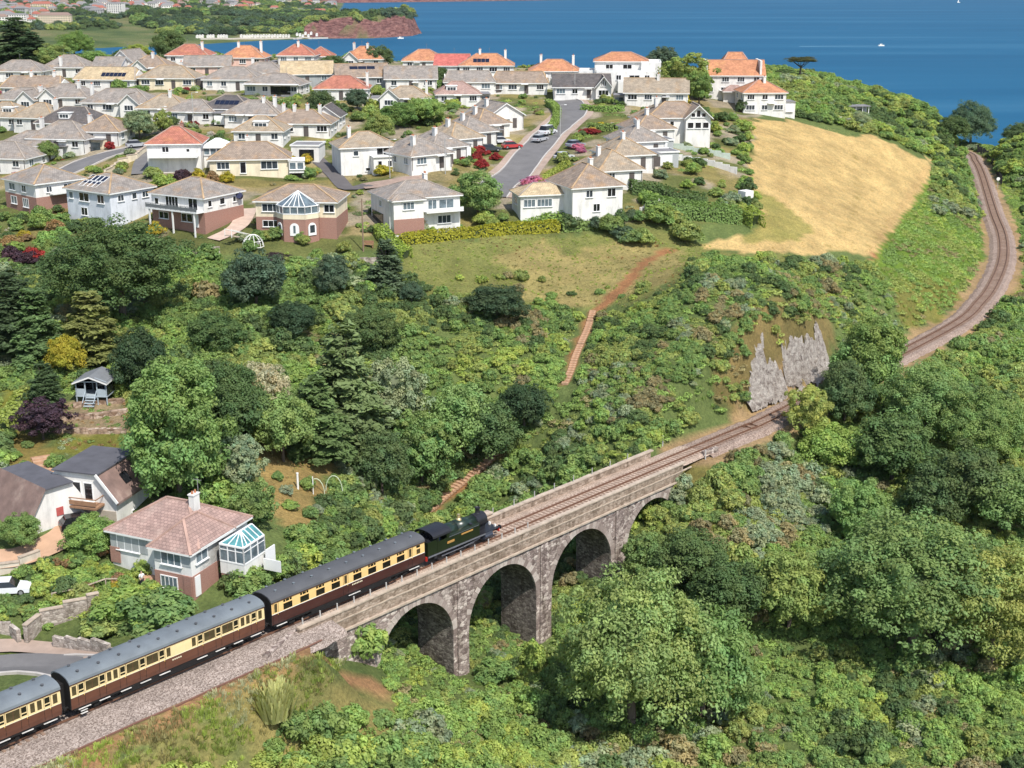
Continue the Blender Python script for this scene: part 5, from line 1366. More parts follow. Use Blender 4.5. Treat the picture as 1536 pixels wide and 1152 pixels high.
# ------------------------------------------------------------ bungalow by the line
def glazed_box(h, x0, x1, y0, y1, z0, z1, apex, side_n=3, front_n=3):
    """conservatory: white frame, glass walls and glazed hipped roof"""
    fr = MB(); gl = MB(); rg = MB()
    P4 = [(x0, y0), (x1, y0), (x1, y1), (x0, y1)]
    for i in range(4):
        a = P4[i]; b_ = P4[(i + 1) % 4]; n = front_n if i % 2 == 0 else side_n
        for k in range(n + 1): fr.box((a[0] + (b_[0] - a[0]) * k / n, a[1] + (b_[1] - a[1]) * k / n, (z0 + z1) / 2), (.11, .11, z1 - z0))
        fr.bar((*a, z1), (*b_, z1), .16, .16); fr.bar((*a, z1 - .5), (*b_, z1 - .5), .08, .08); fr.bar((*a, z0 + .05), (*b_, z0 + .05), .14, .14)
        gl.add([(*a, z0), (*b_, z0), (*b_, z1), (*a, z1)], [(0, 1, 2, 3)])
    m = (y1 - y0) / 2; r0 = ((x0 + x1) / 2, y0 + m * .9, apex); r1 = ((x0 + x1) / 2, y1 - .1, apex)
    fr.bar(r0, r1, .14, .14)
    for k in range(6):
        for xx in (x0, x1): y = y0 + (y1 - y0) * k / 5; fr.bar((xx, y, z1), ((x0 + x1) / 2, max(y, r0[1]), apex), .09, .09)
    for k in range(1, 3): fr.bar((x0 + (x1 - x0) * k / 3, y0, z1), r0, .09, .09)
    rg.add([(x0, y0, z1), (x1, y0, z1), (x1, y1, z1), (x0, y1, z1), r0, r1], [(0, 1, 4), (1, 2, 5, 4), (3, 0, 4, 5)])
    fr.build('conservatory_frame', M_FRAME, h); gl.build('conservatory_glass', M_PANES[2], h); rg.build('conservatory_roof_glass', glass_mat('teal roof glass', (.13, .36, .38), .1, .6) if 'teal roof glass' not in MATS else MATS['teal roof glass'], h)
h = H('pink-roofed bungalow with white-framed conservatory beside the railway', 266, 752, 10.8, 8.2, -24, 3.7, 2.5, 'hip', 'pink', 'white', ((.42, -.05),), name='bungalow',
      wins=[('f', -3.2, 1.6, 2.7, 1.5, 2, 2)], group=None)
MB().box((-3.1, -4.13, 2.55), (4.6, .06, 1.9)).build('grey_wall_panel', WALL['grey'], h)
MB().prism([(1.0, -5.4), (5.4, -5.4), (5.4, 0), (1.0, 0)], -3.2, 3.68).build('wing_wall', WALL['white'], h)
MB().prism([(.94, -5.46), (5.46, -5.46), (5.46, 2.0), (.94, 2.0)], -3.2, .9).build('brick_base', M_BRICK, h)
MB().box((3.2, -5.43, 2.65), (4.3, .06, 1.5)).build('grey_wall_panel', WALL['grey'], h)
add_roof(h, 4.4, 6.6, 3.68, 2.1, 'hip', ROOF['pink'], M_RIDGE_R, (3.2, -2.2, 0), name='wing_roof')
house_window(h, 'f', 3.1, 1.8, 2.3, 1.45, 1, 5.47, 2, 2); house_window(h, 'r', -3.8, 2.0, 1.8, 1.3, 5.46, 1, 2, 1); house_window(h, 'f', 2.7, -.8, 1.9, 1.3, 1, 5.5, 2, 3)
MB().box((4.9, -5.5, -.2), (.9, .1, 2.2)).build('brick_pier', M_BRICK, h); MB().box((5.5, -4.7, -.3), (.1, .8, 2.1)).build('door', M_FRAME, h)
MB().box((-4.9, -4.16, .9), (1.2, .1, 1.7)).build('brick_panel', M_BRICK, h)
glazed_box(h, 6.2, 9.0, -1.8, 1.8, 1.3, 3.1, 4.1); MB().box((7.6, 0, .65), (2.86, 3.66, 1.3)).build('conservatory_base', WALL['white'], h); MB().box((7.6, 0, -1.4), (2.8, 3.6, 2.8)).build('conservatory_plinth', M_BRICK, h)
MB().box((9.5, 2.0, .9), (.12, 1.6, 1.8)).build('side_screen', M_FRAME, h); MB().box((10.5, .8, .5), (2.0, .1, 1.2)).build('white_fence', M_FRAME, h)
MB().cyl((2.2, .6, 5.9), (2.2, .6, 8.6), .03, n=5).box((2.2, .6, 8.4), (1.0, .03, .03)).build('aerial', plain('aerial metal', (.3, .3, .3), .4), h)
BUNG = h
# ------------------------------------------------------------ balcony house and garage wing
M_DARKFELT = plain('dark roofing felt', (.10, .10, .115), .9, .2, .5)
p = spot(140, 790); e = tag(empty('house', p + Vector((-.4, 5.2, -.2)), R(-16)), 'white dormer house with timber balcony and flat dark roof', 'house')
HOUSES.append((p + Vector((-.4, 5.2, 0)), 6.0, ''))
pr = [(-4.2, -2.5), (4.4, -2.5), (4.4, 3.1), (2.5, 5.55), (-2.6, 5.55), (-4.2, 4.3)]
vs = [(x, -4.2, z) for x, z in pr] + [(x, 3.0, z) for x, z in pr]; n = len(pr)
MB().add(vs, [tuple(range(n)), tuple(range(2 * n - 1, n - 1, -1))] + [(i, (i + 1) % n, n + (i + 1) % n, n + i) for i in range(n)]).build('wall', WALL['white'], e)
MB().box((-.1, -.6, 5.68), (5.6, 7.9, .16)).build('flat_roof', M_DARKFELT, e)
MB().add([(2.45, -4.6, 5.72), (4.85, -4.6, 2.75), (4.85, 3.4, 2.75), (2.45, 3.4, 5.72), (2.45, -4.6, 5.5), (4.85, -4.6, 2.5), (4.85, 3.4, 2.5), (2.45, 3.4, 5.5)], [(0, 1, 2, 3), (7, 6, 5, 4), (0, 4, 5, 1), (1, 5, 6, 2), (2, 6, 7, 3), (3, 7, 4, 0)]).build('tiled_slope', ROOF['pink'], e)
MB().bar((2.45, -4.66, 5.7), (4.85, -4.66, 2.72), .12, .3).build('bargeboard', M_FASCIA, e)
MB().add([(3.3, -1.6, 4.78), (4.1, -1.6, 3.78), (4.1, -.4, 3.78), (3.3, -.4, 4.78)], [(0, 1, 2, 3)]).build('rooflight', M_PANES[1], e).location = (.06, 0, .05)
for x in (-.2, 1.2): house_window(e, 'f', x, 2.5, .95, 2.0, 1, 4.2, 1, 0, 'french_door')
house_window(e, 'f', -3.2, 2.9, 1.2, 1.3, 1, 4.2, 1, 0); house_window(e, 'f', -2.4, -.2, 2.0, 1.5, 1, 4.2, 1, 1); house_window(e, 'r', -1, -.3, .8, .9, 4.42, 1, 1, 0)
M_TIMBER = plain('brown timber', (.30, .17, .10), .8, .2, 3)
b = MB(); b.box((-.4, -5.0, 2.3), (6.8, 1.7, .22)); b.build('balcony_floor', M_TIMBER, e)
b = MB(); b.box((-.4, -5.8, 2.85), (6.8, .08, .45)); b.box((-.4, -5.8, 3.35), (6.8, .1, .08)); b.box((2.95, -5.0, 3.3), (.08, 1.6, .1)); b.box((-3.75, -5.0, 2.95), (.08, 1.6, .7)); b.build('balcony_rail', M_TIMBER, e)
MB().box((2.3, -4.26, .3), (4.0, .1, 2.6)).build('garage_door', plain('stone grey door', (.44, .38, .31)), e)
MB().box((-2.6, -4.3, -1.0), (2.6, .12, 1.3)).build('brick_panel', M_BRICK, e)
h2 = tag(empty('garage_wing', spot(62, 800) + Vector((-1.6, 4.6, -.4)), R(-22)), 'white gabled wing with red tiled slope and red wall plaque at left edge', 'house')
HOUSES.append((h2.location.copy(), 5.5, ''))
pr = [(-4, -2.5), (4.2, -2.5), (4.2, .8), (1.6, 4.9), (-1.5, 4.9), (-4, 1.0)]; vs = [(x, -4.2, z) for x, z in pr] + [(x, 4.2, z) for x, z in pr]
MB().add(vs, [tuple(range(6)), tuple(range(11, 5, -1))] + [(i, (i + 1) % 6, 6 + (i + 1) % 6, 6 + i) for i in range(6)]).build('wall', WALL['white'], h2)
h2.rotation_euler.z = R(48)
b = MB(); b.add([(-1.4, -4.7, 5.0), (-4.6, -4.7, .0), (-4.6, 4.7, .0), (-1.4, 4.7, 5.0), (-1.4, -4.7, 4.8), (-4.6, -4.7, -.2), (-4.6, 4.7, -.2), (-1.4, 4.7, 4.8)], [(3, 2, 1, 0), (4, 5, 6, 7), (0, 4, 7, 3), (1, 2, 6, 5), (0, 1, 5, 4), (2, 3, 7, 6)])
o = b.build('tiled_slope', ROOF['pink'], h2); o.location = (-.22, 0, .2); MB().box((0, 0, 5.0), (3.3, 9.2, .16)).build('flat_roof', M_DARKFELT, h2)
MB().box((0, -4.25, 2.1), (.8, .06, .9)).build('wall_plaque', plain('dull red plaque', (.45, .1, .09)), h2); house_window(h2, 'f', 1.2, .2, .8, 1.1, 1, 4.2, 1, 0)
# ------------------------------------------------------------ streets, drives and pavements laid on the ground
def lay(name, pts, width, mat, lift=.10, kind='structure', across=6, world=False, parent=None):
    P3 = np.array([np.array(spot(*q)) for q in pts]) if not world else np.array(pts)
    C = catmull(P3, 1.2); vs = []; fs = []; m = across + 1
    zs = hz(C[:, 0], C[:, 1]); k = np.ones(7) / 7; zc = np.convolve(np.pad(zs, 3, 'edge'), k, 'valid')
    for i in range(len(C)):
        d = C[min(i + 1, len(C) - 1)] - C[max(i - 1, 0)]; d = d[:2] / max(np.linalg.norm(d[:2]), 1e-6); nn = np.array([d[1], -d[0]])
        for j in range(m):
            o = (j / across - .5) * width; x, y = C[i][:2] + nn * o
            vs.append((x, y, max(float(hz(x, y)), zc[i] - .15) + lift))
    for i in range(len(C) - 1):
        for j in range(across): a = i * m + j; fs.append((a, a + 1, a + m + 1, a + m))
    b = MB(); b.add(vs, fs); o = b.build(name, mat, parent); 
    if kind: tag(o, kind=kind)
    ROADS.append(C); RW.append(width); return C
ROADS = []; RW = []
M_ASPH = plain('worn asphalt', (.155, .150, .150), .9, .14, .4, bump=.3); M_PAVE = plain('pinkish paving', (.36, .275, .225), .9, .15, .6); M_KERB = plain('pale kerb', (.46, .43, .40), .9, .1)
M_DRIVE = plain('orange drive', (.47, .30, .20), .9, .15, .6); M_DARKDRV = plain('dark tarmac drive', (.115, .105, .105), .9, .15, .5)
def kerbs(C, width, name='kerb', sides=(-1, 1)):
    for s in sides:
        b = MB(); pv = None
        for i in range(0, len(C), 2):
            d = C[min(i + 1, len(C) - 1)] - C[max(i - 1, 0)]; d = d[:2] / max(np.linalg.norm(d[:2]), 1e-6); nn = np.array([d[1], -d[0]]); q = C[i][:2] + nn * s * width / 2
            v = Vector((q[0], q[1], float(hz(*q)) + .16))
            if pv is not None: b.bar(pv, v, .28, .28)
            pv = v
        tag(b.build(name, M_KERB), kind='structure')
C = lay('pavement', [(735, 296), (765, 270), (800, 228), (838, 190), (860, 168), (854, 155), (838, 150)], 9.4, M_PAVE, .06)
C = lay('road', [(735, 296), (765, 270), (800, 228), (838, 190), (860, 168), (854, 155), (838, 150)], 6.2, M_ASPH, .14); kerbs(C, 6.3)
C = lay('road', [(60, 268), (100, 258), (130, 243), (165, 232), (200, 224), (225, 220)], 6.0, M_ASPH, .12); kerbs(C, 6.1)
C = lay('road', [(215, 262), (218, 245), (228, 230), (240, 222)], 4.4, M_ASPH, .13)
C = lay('road', [(-60, 1012), (0, 1004), (70, 1003), (150, 1012), (240, 1020)], 5.0, M_ASPH, .12); kerbs(C, 5.1)
C = lay('pavement', [(-40, 978), (20, 976), (80, 980), (160, 985)], 2.2, M_PAVE, .13)
lay('drive', [(-40, 848), (20, 845), (60, 832), (95, 808), (112, 792)], 3.6, M_DRIVE, .12)
lay('drive', [(472, 236), (488, 250), (505, 268), (522, 284), (552, 278)], 3.0, M_DARKDRV, .12)
lay('drive', [(320, 362), (345, 350), (362, 335), (372, 315)], 3.2, plain('pinkish slab terrace', (.50, .38, .31), .9, .15, .8), .14)
lay('yard', [(545, 282), (600, 275), (640, 270)], 4.5, plain('brown paviours', (.30, .22, .18), .9, .2, .8), .12)
# ------------------------------------------------------------ walls, fences and hedges
def wall_run(name, pts, h, th, mat, label, cat='wall', cap=None, group=None):
    P3 = [spot(*q) for q in pts]; e = tag(empty(name, P3[0]), label, cat, group); o = P3[0]
    for a, c in zip(P3[:-1], P3[1:]):
        n = max(1, int((c - a).length / 1.6))
        for k in range(n):
            p = a.lerp(c, k / n); q = a.lerp(c, (k + 1) / n); zg = min(float(hz(p.x, p.y)), float(hz(q.x, q.y))); d = q - p; an = math.atan2(d.y, d.x); m_ = (p + q) / 2 - o
            zt = max(float(hz(p.x, p.y)), float(hz(q.x, q.y))) + h; z0 = zg - .4
            MB().box((m_.x, m_.y, (z0 + zt) / 2 - o.z), (Vector((d.x, d.y)).length - .01, th, zt - z0), an).build('wall_panel', mat, e)
            if cap: MB().box((m_.x, m_.y, zt - o.z + .05), (Vector((d.x, d.y)).length - .01, th + .14, .1), an).build('coping', cap, e)
    return e
M_GWALL = stone_material('garden wall stone', [(.28, .24, .21), (.42, .37, .33), (.56, .51, .46)], 2.5, .7)
M_TERR = stone_material('rockery stone', [(.24, .16, .11), (.40, .29, .22), (.56, .46, .38)], 1.6, .6)
wall_run('garden_wall', [(40, 968), (62, 948), (132, 920), (150, 912)], 1.5, .4, M_GWALL, 'pale stone garden wall above the lower street', cap=M_COPE)
wall_run('garden_wall', [(0, 955), (18, 958), (30, 968)], 1.1, .4, M_GWALL, 'short pale garden wall at the left edge by the street')
wall_run('garden_wall', [(82, 972), (100, 975), (140, 978), (165, 982)], 1.0, .4, M_GWALL, 'low grey garden wall beside the street gateway')
wall_run('retaining_wall', [(0, 868), (30, 855), (60, 838)], .9, .35, WALL['stone'], 'cream retaining wall along the orange drive', cap=M_COPE)
wall_run('retaining_wall', [(158, 265), (178, 252), (205, 240), (226, 226)], 1.0, .4, WALL['cream'], 'cream curved wall round the side street bend', cap=M_COPE)
wall_run('garden_wall', [(960, 318), (1000, 300)], .5, .3, WALL['white'], 'low white garden wall behind the clipped hedge')
wall_run('garden_wall', [(985, 236), (1050, 246), (1105, 262)], 1.0, .25, WALL['white'], 'white fence wall between the right-hand back gardens', 'fence')
wall_run('garden_wall', [(1010, 222), (1040, 228), (1095, 240)], .9, .25, plain('pale green fence', (.52, .60, .52)), 'pale green fence between the right-hand back gardens', 'fence')
wall_run('garden_wall', [(585, 395), (500, 398), (430, 404)], .9, .3, M_GWALL, 'low stone wall at the bottom of the cream house garden')
wall_run('brick_wall', [(700, 232), (745, 195), (770, 178)], .9, .3, M_BRICK, 'long brick garden wall left of the road')
def hedge(pts, w, h, col, label, seed, name='hedge'):
    P3 = np.array([np.array(spot(*q)) for q in pts]); C = catmull(P3, .8); rs = np.random.RandomState(seed); o = Vector(C[0]); Ps = []; Ns = []; Ts = []
    for i in range(len(C) - 1):
        d = C[i + 1] - C[i]; L = np.linalg.norm(d[:2]); t = d[:2] / max(L, 1e-6); nn = np.array([t[1], -t[0]]); m = int(L * (2 * h + w) * 26)
        if m < 1: continue
        u = rs.uniform(0, 1, m); s = rs.uniform(0, 2 * h + w, m); side = np.where(s < h, -1, np.where(s > h + w, 1, 0))
        off = np.where(side == 0, s - h - w / 2, side * w / 2) + rs.normal(size=m) * .07; z = np.where(side == 0, h, np.where(side < 0, s, 2 * h + w - s)) + rs.normal(size=m) * .07
        x = C[i][0] + d[0] * u + nn[0] * off; y = C[i][1] + d[1] * u + nn[1] * off
        Ps.append(np.c_[x - o.x, y - o.y, hz(x, y) + z - o.z]); N = np.zeros((m, 3)); N[:, 2] = np.where(side == 0, 1, .45); N[:, 0] = nn[0] * side; N[:, 1] = nn[1] * side; Ns.append(N + rs.normal(size=(m, 3)) * .35)
        v = rs.uniform(.75, 1.25, m); Ts.append(np.c_[v * 1.03, v, v * .95])
    e = tag(empty(name, o), label, 'hedge'); c = link('foliage', leaves_mesh('foliage', np.concatenate(Ps), np.concatenate(Ns), .30, np.concatenate(Ts), rs, 1.4), e); c['tint'] = tint_of(col, .05)
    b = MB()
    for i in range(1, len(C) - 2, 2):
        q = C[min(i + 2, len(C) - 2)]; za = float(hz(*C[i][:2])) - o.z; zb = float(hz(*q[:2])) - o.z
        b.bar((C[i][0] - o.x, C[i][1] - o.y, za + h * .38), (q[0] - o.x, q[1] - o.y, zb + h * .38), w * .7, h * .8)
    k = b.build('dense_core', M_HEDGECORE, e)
    return e
# ------------------------------------------------------------ foliage
def leaf_material(name, trans=0.38):
    t = NT(name)
    ti = t.n('Attribute', attribute_type='INSTANCER', attribute_name='tint')
    to = t.n('Attribute', attribute_type='GEOMETRY', attribute_name='tone')
    k = t.mix(1.0, ti.outputs['Color'], to.outputs['Color'], 'MULTIPLY')
    t.done(k, 0.62, 0.25)
    tr = t.n('BsdfTranslucent'); k2 = t.mix(1.0, k, (1.1, 1.15, 0.7), 'MULTIPLY'); t.l(k2, tr.inputs['Color'])
    mx = t.n('MixShader'); mx.inputs[0].default_value = trans
    t.l(t.b.outputs[0], mx.inputs[1]); t.l(tr.outputs[0], mx.inputs[2]); t.l(mx.outputs[0], t.out.inputs[0])
    return t.m
M_LEAF = leaf_material('leaves')
M_BARK = plain('bark', (0.12, 0.095, 0.075), 0.95, 0.3, 3)
def leaves_mesh(name, P, N, size, tone, rs, aspect=1.6, core=None):
    """one folded leaf-spray per point: centre P, normal N"""
    n = len(P)
    N = N / np.maximum(np.linalg.norm(N, axis=1, keepdims=True), 1e-6)
    r = rs.normal(size=(n, 3)); A = np.cross(N, r); A /= np.maximum(np.linalg.norm(A, axis=1, keepdims=True), 1e-6)
    B = np.cross(N, A); s = size * rs.uniform(.65, 1.3, n)[:, None]
    a = A * s * aspect * .5; b = B * s * .5; lift = N * s * .12
    co = np.stack([P - a, P - b * .9 + lift, P + a - lift, P + b * .9 + lift], 1).reshape(-1, 3)
    f = np.arange(4 * n, dtype=np.int32).reshape(n, 4)
    tn = np.repeat(tone, 4, axis=0)
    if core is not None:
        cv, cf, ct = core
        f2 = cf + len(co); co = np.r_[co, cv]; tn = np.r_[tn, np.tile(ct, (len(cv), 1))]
    else: f2 = np.zeros((0, 3), int)
    me = bpy.data.meshes.new(name)
    loops = np.r_[f.ravel(), f2.ravel()].astype(np.int32)
    me.vertices.add(len(co)); me.vertices.foreach_set('co', co.astype(np.float32).ravel())
    me.loops.add(len(loops)); me.loops.foreach_set('vertex_index', loops)
    st = np.r_[np.arange(0, f.size, 4), f.size + np.arange(0, f2.size, 3)].astype(np.int32)
    me.polygons.add(len(st)); me.polygons.foreach_set('loop_start', st)
    at = me.color_attributes.new('tone', 'FLOAT_COLOR', 'POINT')
    at.data.foreach_set('color', np.c_[tn, np.ones(len(tn))].astype(np.float32).ravel())
    me.materials.append(M_LEAF); me.update(calc_edges=True); me.validate()
    return me
def ico(radius, centre, squash, rs, rough=.15):
    bm = bmesh.new(); bmesh.ops.create_icosphere(bm, subdivisions=2, radius=1.0)
    v = np.array([x.co[:] for x in bm.verts]); f = np.array([[x.index for x in q.verts] for q in bm.faces]); bm.free()
    v *= (1 + rs.uniform(-rough, rough, len(v)))[:, None]
    return v * np.array(squash) * radius + np.array(centre), f
def dirs(n, rs, up=0.0):
    i = np.arange(n) + .5; ph = np.arccos(1 - 2 * i / n); th = math.pi * (1 + 5 ** .5) * i
    D = np.c_[np.cos(th) * np.sin(ph), np.sin(th) * np.sin(ph), np.cos(ph)] + rs.normal(size=(n, 3)) * .18
    D[:, 2] += up; return D / np.linalg.norm(D, axis=1, keepdims=True)
def crown(name, seed, nc=80, nl=60, rz=.85, cz=.95, rc=(.20, .34), leaf=.10, low=-.55, lump=.22, hue=.18, core=.68):
    """round-headed crown of radius 1 built from leafy clumps"""
    rs = np.random.RandomState(seed)
    D = dirs(nc, rs, .12); D = D[D[:, 2] > low]
    R_ = 1 + lump * vnoise(D[:, 0] * 3, D[:, 1] * 3 + D[:, 2] * 4, 1.0, seed) ; R_ *= rs.uniform(.72, .98, len(D))
    C = D * R_[:, None] * np.array([1, 1, rz]) * .82; C[:, 2] += cz
    Ps = []; Ns = []; Ts = []
    for c, d in zip(C, D):
        r = rs.uniform(*rc); m = int(nl * rs.uniform(.7, 1.3))
        q = rs.normal(size=(m, 3)) + d * .55 + np.array([0, 0, .45]); q /= np.linalg.norm(q, axis=1, keepdims=True)
        rad = r * rs.uniform(.55, 1.08, m)[:, None]
        Ps.append(c + q * rad * np.array([1, 1, .8])); Ns.append(q * .75 + np.array([0, 0, .35]) + rs.normal(size=(m, 3)) * .30)
        v = rs.uniform(1 - hue, 1 + hue); w = rs.uniform(-.10, .12)
        base = np.array([v * (1 + w), v, v * (1 - w * .6)])
        Ts.append(base * rs.uniform(.85, 1.15, m)[:, None])
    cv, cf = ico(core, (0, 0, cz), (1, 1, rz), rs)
    return leaves_mesh(name, np.concatenate(Ps), np.concatenate(Ns), leaf, np.concatenate(Ts), rs, core=(cv, cf, (.6, .6, .6)))  # core toned down: the shade inside the crown is put into its colour
def conifer(name, seed, tiers=14, droop=.25, leaf=.036, wide=.42, dens=95):
    """tiered conifer of height 2: drooping sprays round a straight stem"""
    rs = np.random.RandomState(seed); Ps = []; Ns = []; Ts = []
    for k in range(tiers):
        z = .22 + 1.72 * k / tiers; L = wide * (1 - k / tiers) ** .75 + .05
        for j in range(max(5, int(13 * (1 - k / tiers)) + 4)):
            a = rs.uniform(0, 2 * math.pi); l = L * rs.uniform(.7, 1.15); m = int(dens * (.4 + l / wide))
            u = rs.uniform(.15, 1, m); w = rs.normal(size=m) * .06 * (1.1 - u * .5)
            x = np.cos(a) * u * l - np.sin(a) * w; y = np.sin(a) * u * l + np.cos(a) * w
            Ps.append(np.c_[x, y, z + .10 * u - droop * l * u * u + rs.normal(size=m) * .025])
            Ns.append(np.c_[np.cos(a) * .35 + rs.normal(size=m) * .35, np.sin(a) * .35 + rs.normal(size=m) * .35, np.full(m, .8)])
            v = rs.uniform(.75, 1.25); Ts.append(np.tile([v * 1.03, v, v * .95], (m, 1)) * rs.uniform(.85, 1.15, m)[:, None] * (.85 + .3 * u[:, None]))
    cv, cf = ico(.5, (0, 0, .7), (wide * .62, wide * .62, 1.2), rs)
    return leaves_mesh(name, np.concatenate(Ps), np.concatenate(Ns), leaf, np.concatenate(Ts), rs, 2.0, (cv, cf, (.55, .55, .55)))  # core toned down, shade between the sprays put into its colour
def spray(name, seed, n=60, leaf=.3, h=.5, spread=.8):
    """loose low patch of leaves (bramble, bracken)"""
    rs = np.random.RandomState(seed); a = rs.uniform(0, 2 * math.pi, n); r = np.sqrt(rs.uniform(0, 1, n)) * spread
    z = h * (1 - (r / spread) ** 2) * rs.uniform(.4, 1.1, n)
    P = np.c_[np.cos(a) * r, np.sin(a) * r, z]; N = np.c_[np.cos(a) * r * .8, np.sin(a) * r * .8, np.full(n, .9)] + rs.normal(size=(n, 3)) * .35
    v = rs.uniform(.7, 1.3, n); return leaves_mesh(name, P, N, leaf, np.c_[v * 1.02, v, v * .95], rs, 1.7)
def tuft(name, seed, n=26, h=.55):
    """grass tuft of narrow blades"""
    rs = np.random.RandomState(seed); a = rs.uniform(0, 2 * math.pi, n); r = rs.uniform(0, .45, n); ln = h * rs.uniform(.5, 1.2, n); le = rs.uniform(.1, .5, n)
    co = []; b0 = np.c_[np.cos(a) * r, np.sin(a) * r, np.zeros(n)]; d = np.c_[np.cos(a) * le, np.sin(a) * le, np.ones(n)]; sd = np.c_[-np.sin(a), np.cos(a), np.zeros(n)] * .06
    tip = b0 + d * ln[:, None]; co = np.stack([b0 - sd, b0 + sd, tip + sd * .5, tip - sd * .5], 1).reshape(-1, 3)
    me = bpy.data.meshes.new(name); me.from_pydata(co.tolist(), [], np.arange(4 * n).reshape(n, 4).tolist())
    at = me.color_attributes.new('tone', 'FLOAT_COLOR', 'POINT'); v = np.repeat(rs.uniform(.75, 1.25, n), 4)
    at.data.foreach_set('color', np.c_[v, v, v * .9, np.ones(4 * n)].astype(np.float32).ravel()); me.materials.append(M_LEAF); return me
def trunk_mesh(name, seed, h=1.0, r=.07, limbs=5):
    rs = np.random.RandomState(seed); b = MB(); p = Vector((0, 0, -.15)); n = 5
    for i in range(n):
        q = Vector((rs.uniform(-.03, .03), rs.uniform(-.03, .03), h * (i + 1) / n)); b.cyl(p, q, r * (1 - .13 * i), r * (1 - .13 * (i + 1)), 8, caps=False); p = q
    for k in range(limbs):
        a = rs.uniform(0, 6.28); z = h * rs.uniform(.4, .9); b.cyl((0, 0, z), (math.cos(a) * .45, math.sin(a) * .45, z + rs.uniform(.25, .5)), r * .45, r * .15, 6, caps=False)
    return b.mesh(name, M_BARK)
BROAD = [crown('crown', 100 + i, 210, 90, .82 + .05 * (i % 3), .95, (.12, .25), .046, -.6, .34, .18, .52) for i in range(4)]
GRAND = [crown('crown', 110 + i, 480, 95, .84, .95, (.08, .19), .0265, -.6, .40, .2, .50) for i in range(2)]
OPEN = [crown('crown', 120 + i, 130, 80, .95, 1.05, (.10, .24), .055, -.7, .5, .22, .45) for i in range(2)]
SHRUB = [crown('foliage', 140 + i, 60, 60, .72, .62, (.18, .36), .105, -.35, .3, .2, .64) for i in range(4)]
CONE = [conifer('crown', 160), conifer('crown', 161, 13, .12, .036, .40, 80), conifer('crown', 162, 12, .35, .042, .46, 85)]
TRUNKS = [trunk_mesh('trunk', 170 + i) for i in range(3)]
STEM = trunk_mesh('stem', 175, .5, .06, 4)
COLS = {'mid': (0.228, 0.337, 0.108), 'dark': (0.130, 0.198, 0.075), 'deep': (0.074, 0.120, 0.056), 'lime': (0.370, 0.456, 0.115), 'olive': (0.327, 0.389, 0.121), 'grey': (0.308, 0.372, 0.225), 'blue': (0.118, 0.180, 0.110),
        'gold': (.48, .40, .05), 'purple': (0.085, 0.05, 0.062), 'pale': (0.48, 0.48, 0.33), 'brown': (0.336, 0.300, 0.155), 'red': (.38, .05, .05), 'fresh': (0.277, 0.403, 0.116), 'rust': (0.34, 0.22, 0.11), 'flower': (.60, .22, .34)}
PLANTS = []
WORD = {'mid': 'green', 'dark': 'dark green', 'deep': 'very dark green', 'lime': 'lime green', 'olive': 'olive green', 'grey': 'grey-green', 'blue': 'blue-green', 'gold': 'golden', 'purple': 'purple-leaved', 'pale': 'pale', 'brown': 'brownish', 'red': 'red', 'fresh': 'fresh green', 'rust': 'rusty', 'flower': 'pink-flowered'}
def tint_of(c, amt=.12):
    k = COLS[c] if isinstance(c, str) else c; v = rng.uniform(1 - amt, 1 + amt)
    return [k[0] * v * rng.uniform(.93, 1.07), k[1] * v, k[2] * v * rng.uniform(.9, 1.1)]
def plant(p, Hh, Rr, kind, col, label=None, name=None, cat=None, group=None, sink=0.0):
    rz = rng.uniform(0, 6.28); z = p.z - .15
    if kind in ('broad', 'open'):
        e = empty(name or 'broadleaf_tree', (p.x, p.y, z), rz); ms = rng.choice((GRAND if Rr > 6.3 else BROAD) if kind == 'broad' else OPEN)
        c = link('crown', ms, e); k = Hh / 1.85; c.scale = (Rr, Rr * rng.uniform(.9, 1.1), k)
        if k > 1.22 * Rr:                                   # tall tree: a second, upper crown instead of one stretched
            c.scale = (Rr, Rr, 1.12 * Rr); c2 = link('upper_crown', rng.choice(BROAD if kind == 'broad' else OPEN), e, (rng.uniform(-.1, .1) * Rr, rng.uniform(-.1, .1) * Rr, Hh - 1.75 * Rr), rng.uniform(0, 6)); c2.scale = (.84 * Rr, .84 * Rr, .95 * Rr); c2['tint'] = tint_of(col, .05)
        t = link('trunk', rng.choice(TRUNKS), e); t.scale = (Rr * .8, Rr * .8, Hh * .62); cat = cat or 'tree'
    elif kind.startswith('cone'):
        e = empty(name or 'conifer_tree', (p.x, p.y, z), rz); c = link('crown', CONE[int(kind[4:] or 0)], e); w = Rr / .42; c.scale = (w, w, Hh / 2.0)
        t = link('trunk', rng.choice(TRUNKS), e); t.scale = (Rr * .7, Rr * .7, Hh * .8); cat = cat or 'tree'
    else:
        e = empty(name or 'shrub', (p.x, p.y, z - sink), rz); c = link('foliage', rng.choice(SHRUB), e); c.scale = (Rr, Rr * rng.uniform(.85, 1.15), Hh / 1.3)
        t = link('stem', STEM, e); t.scale = (Rr * .7, Rr * .7, Hh * .6); cat = cat or 'shrub'
    c['tint'] = tint_of(col)
    tag(e, label, cat, group)
    PLANTS.append((e, kind, col, Hh, Rr, label)); return e
def by_top(x, y, Hh, Rr, kind, col, label, **kw): return plant(spot_h(x, y, Hh), Hh, Rr, kind, col, label, **kw)
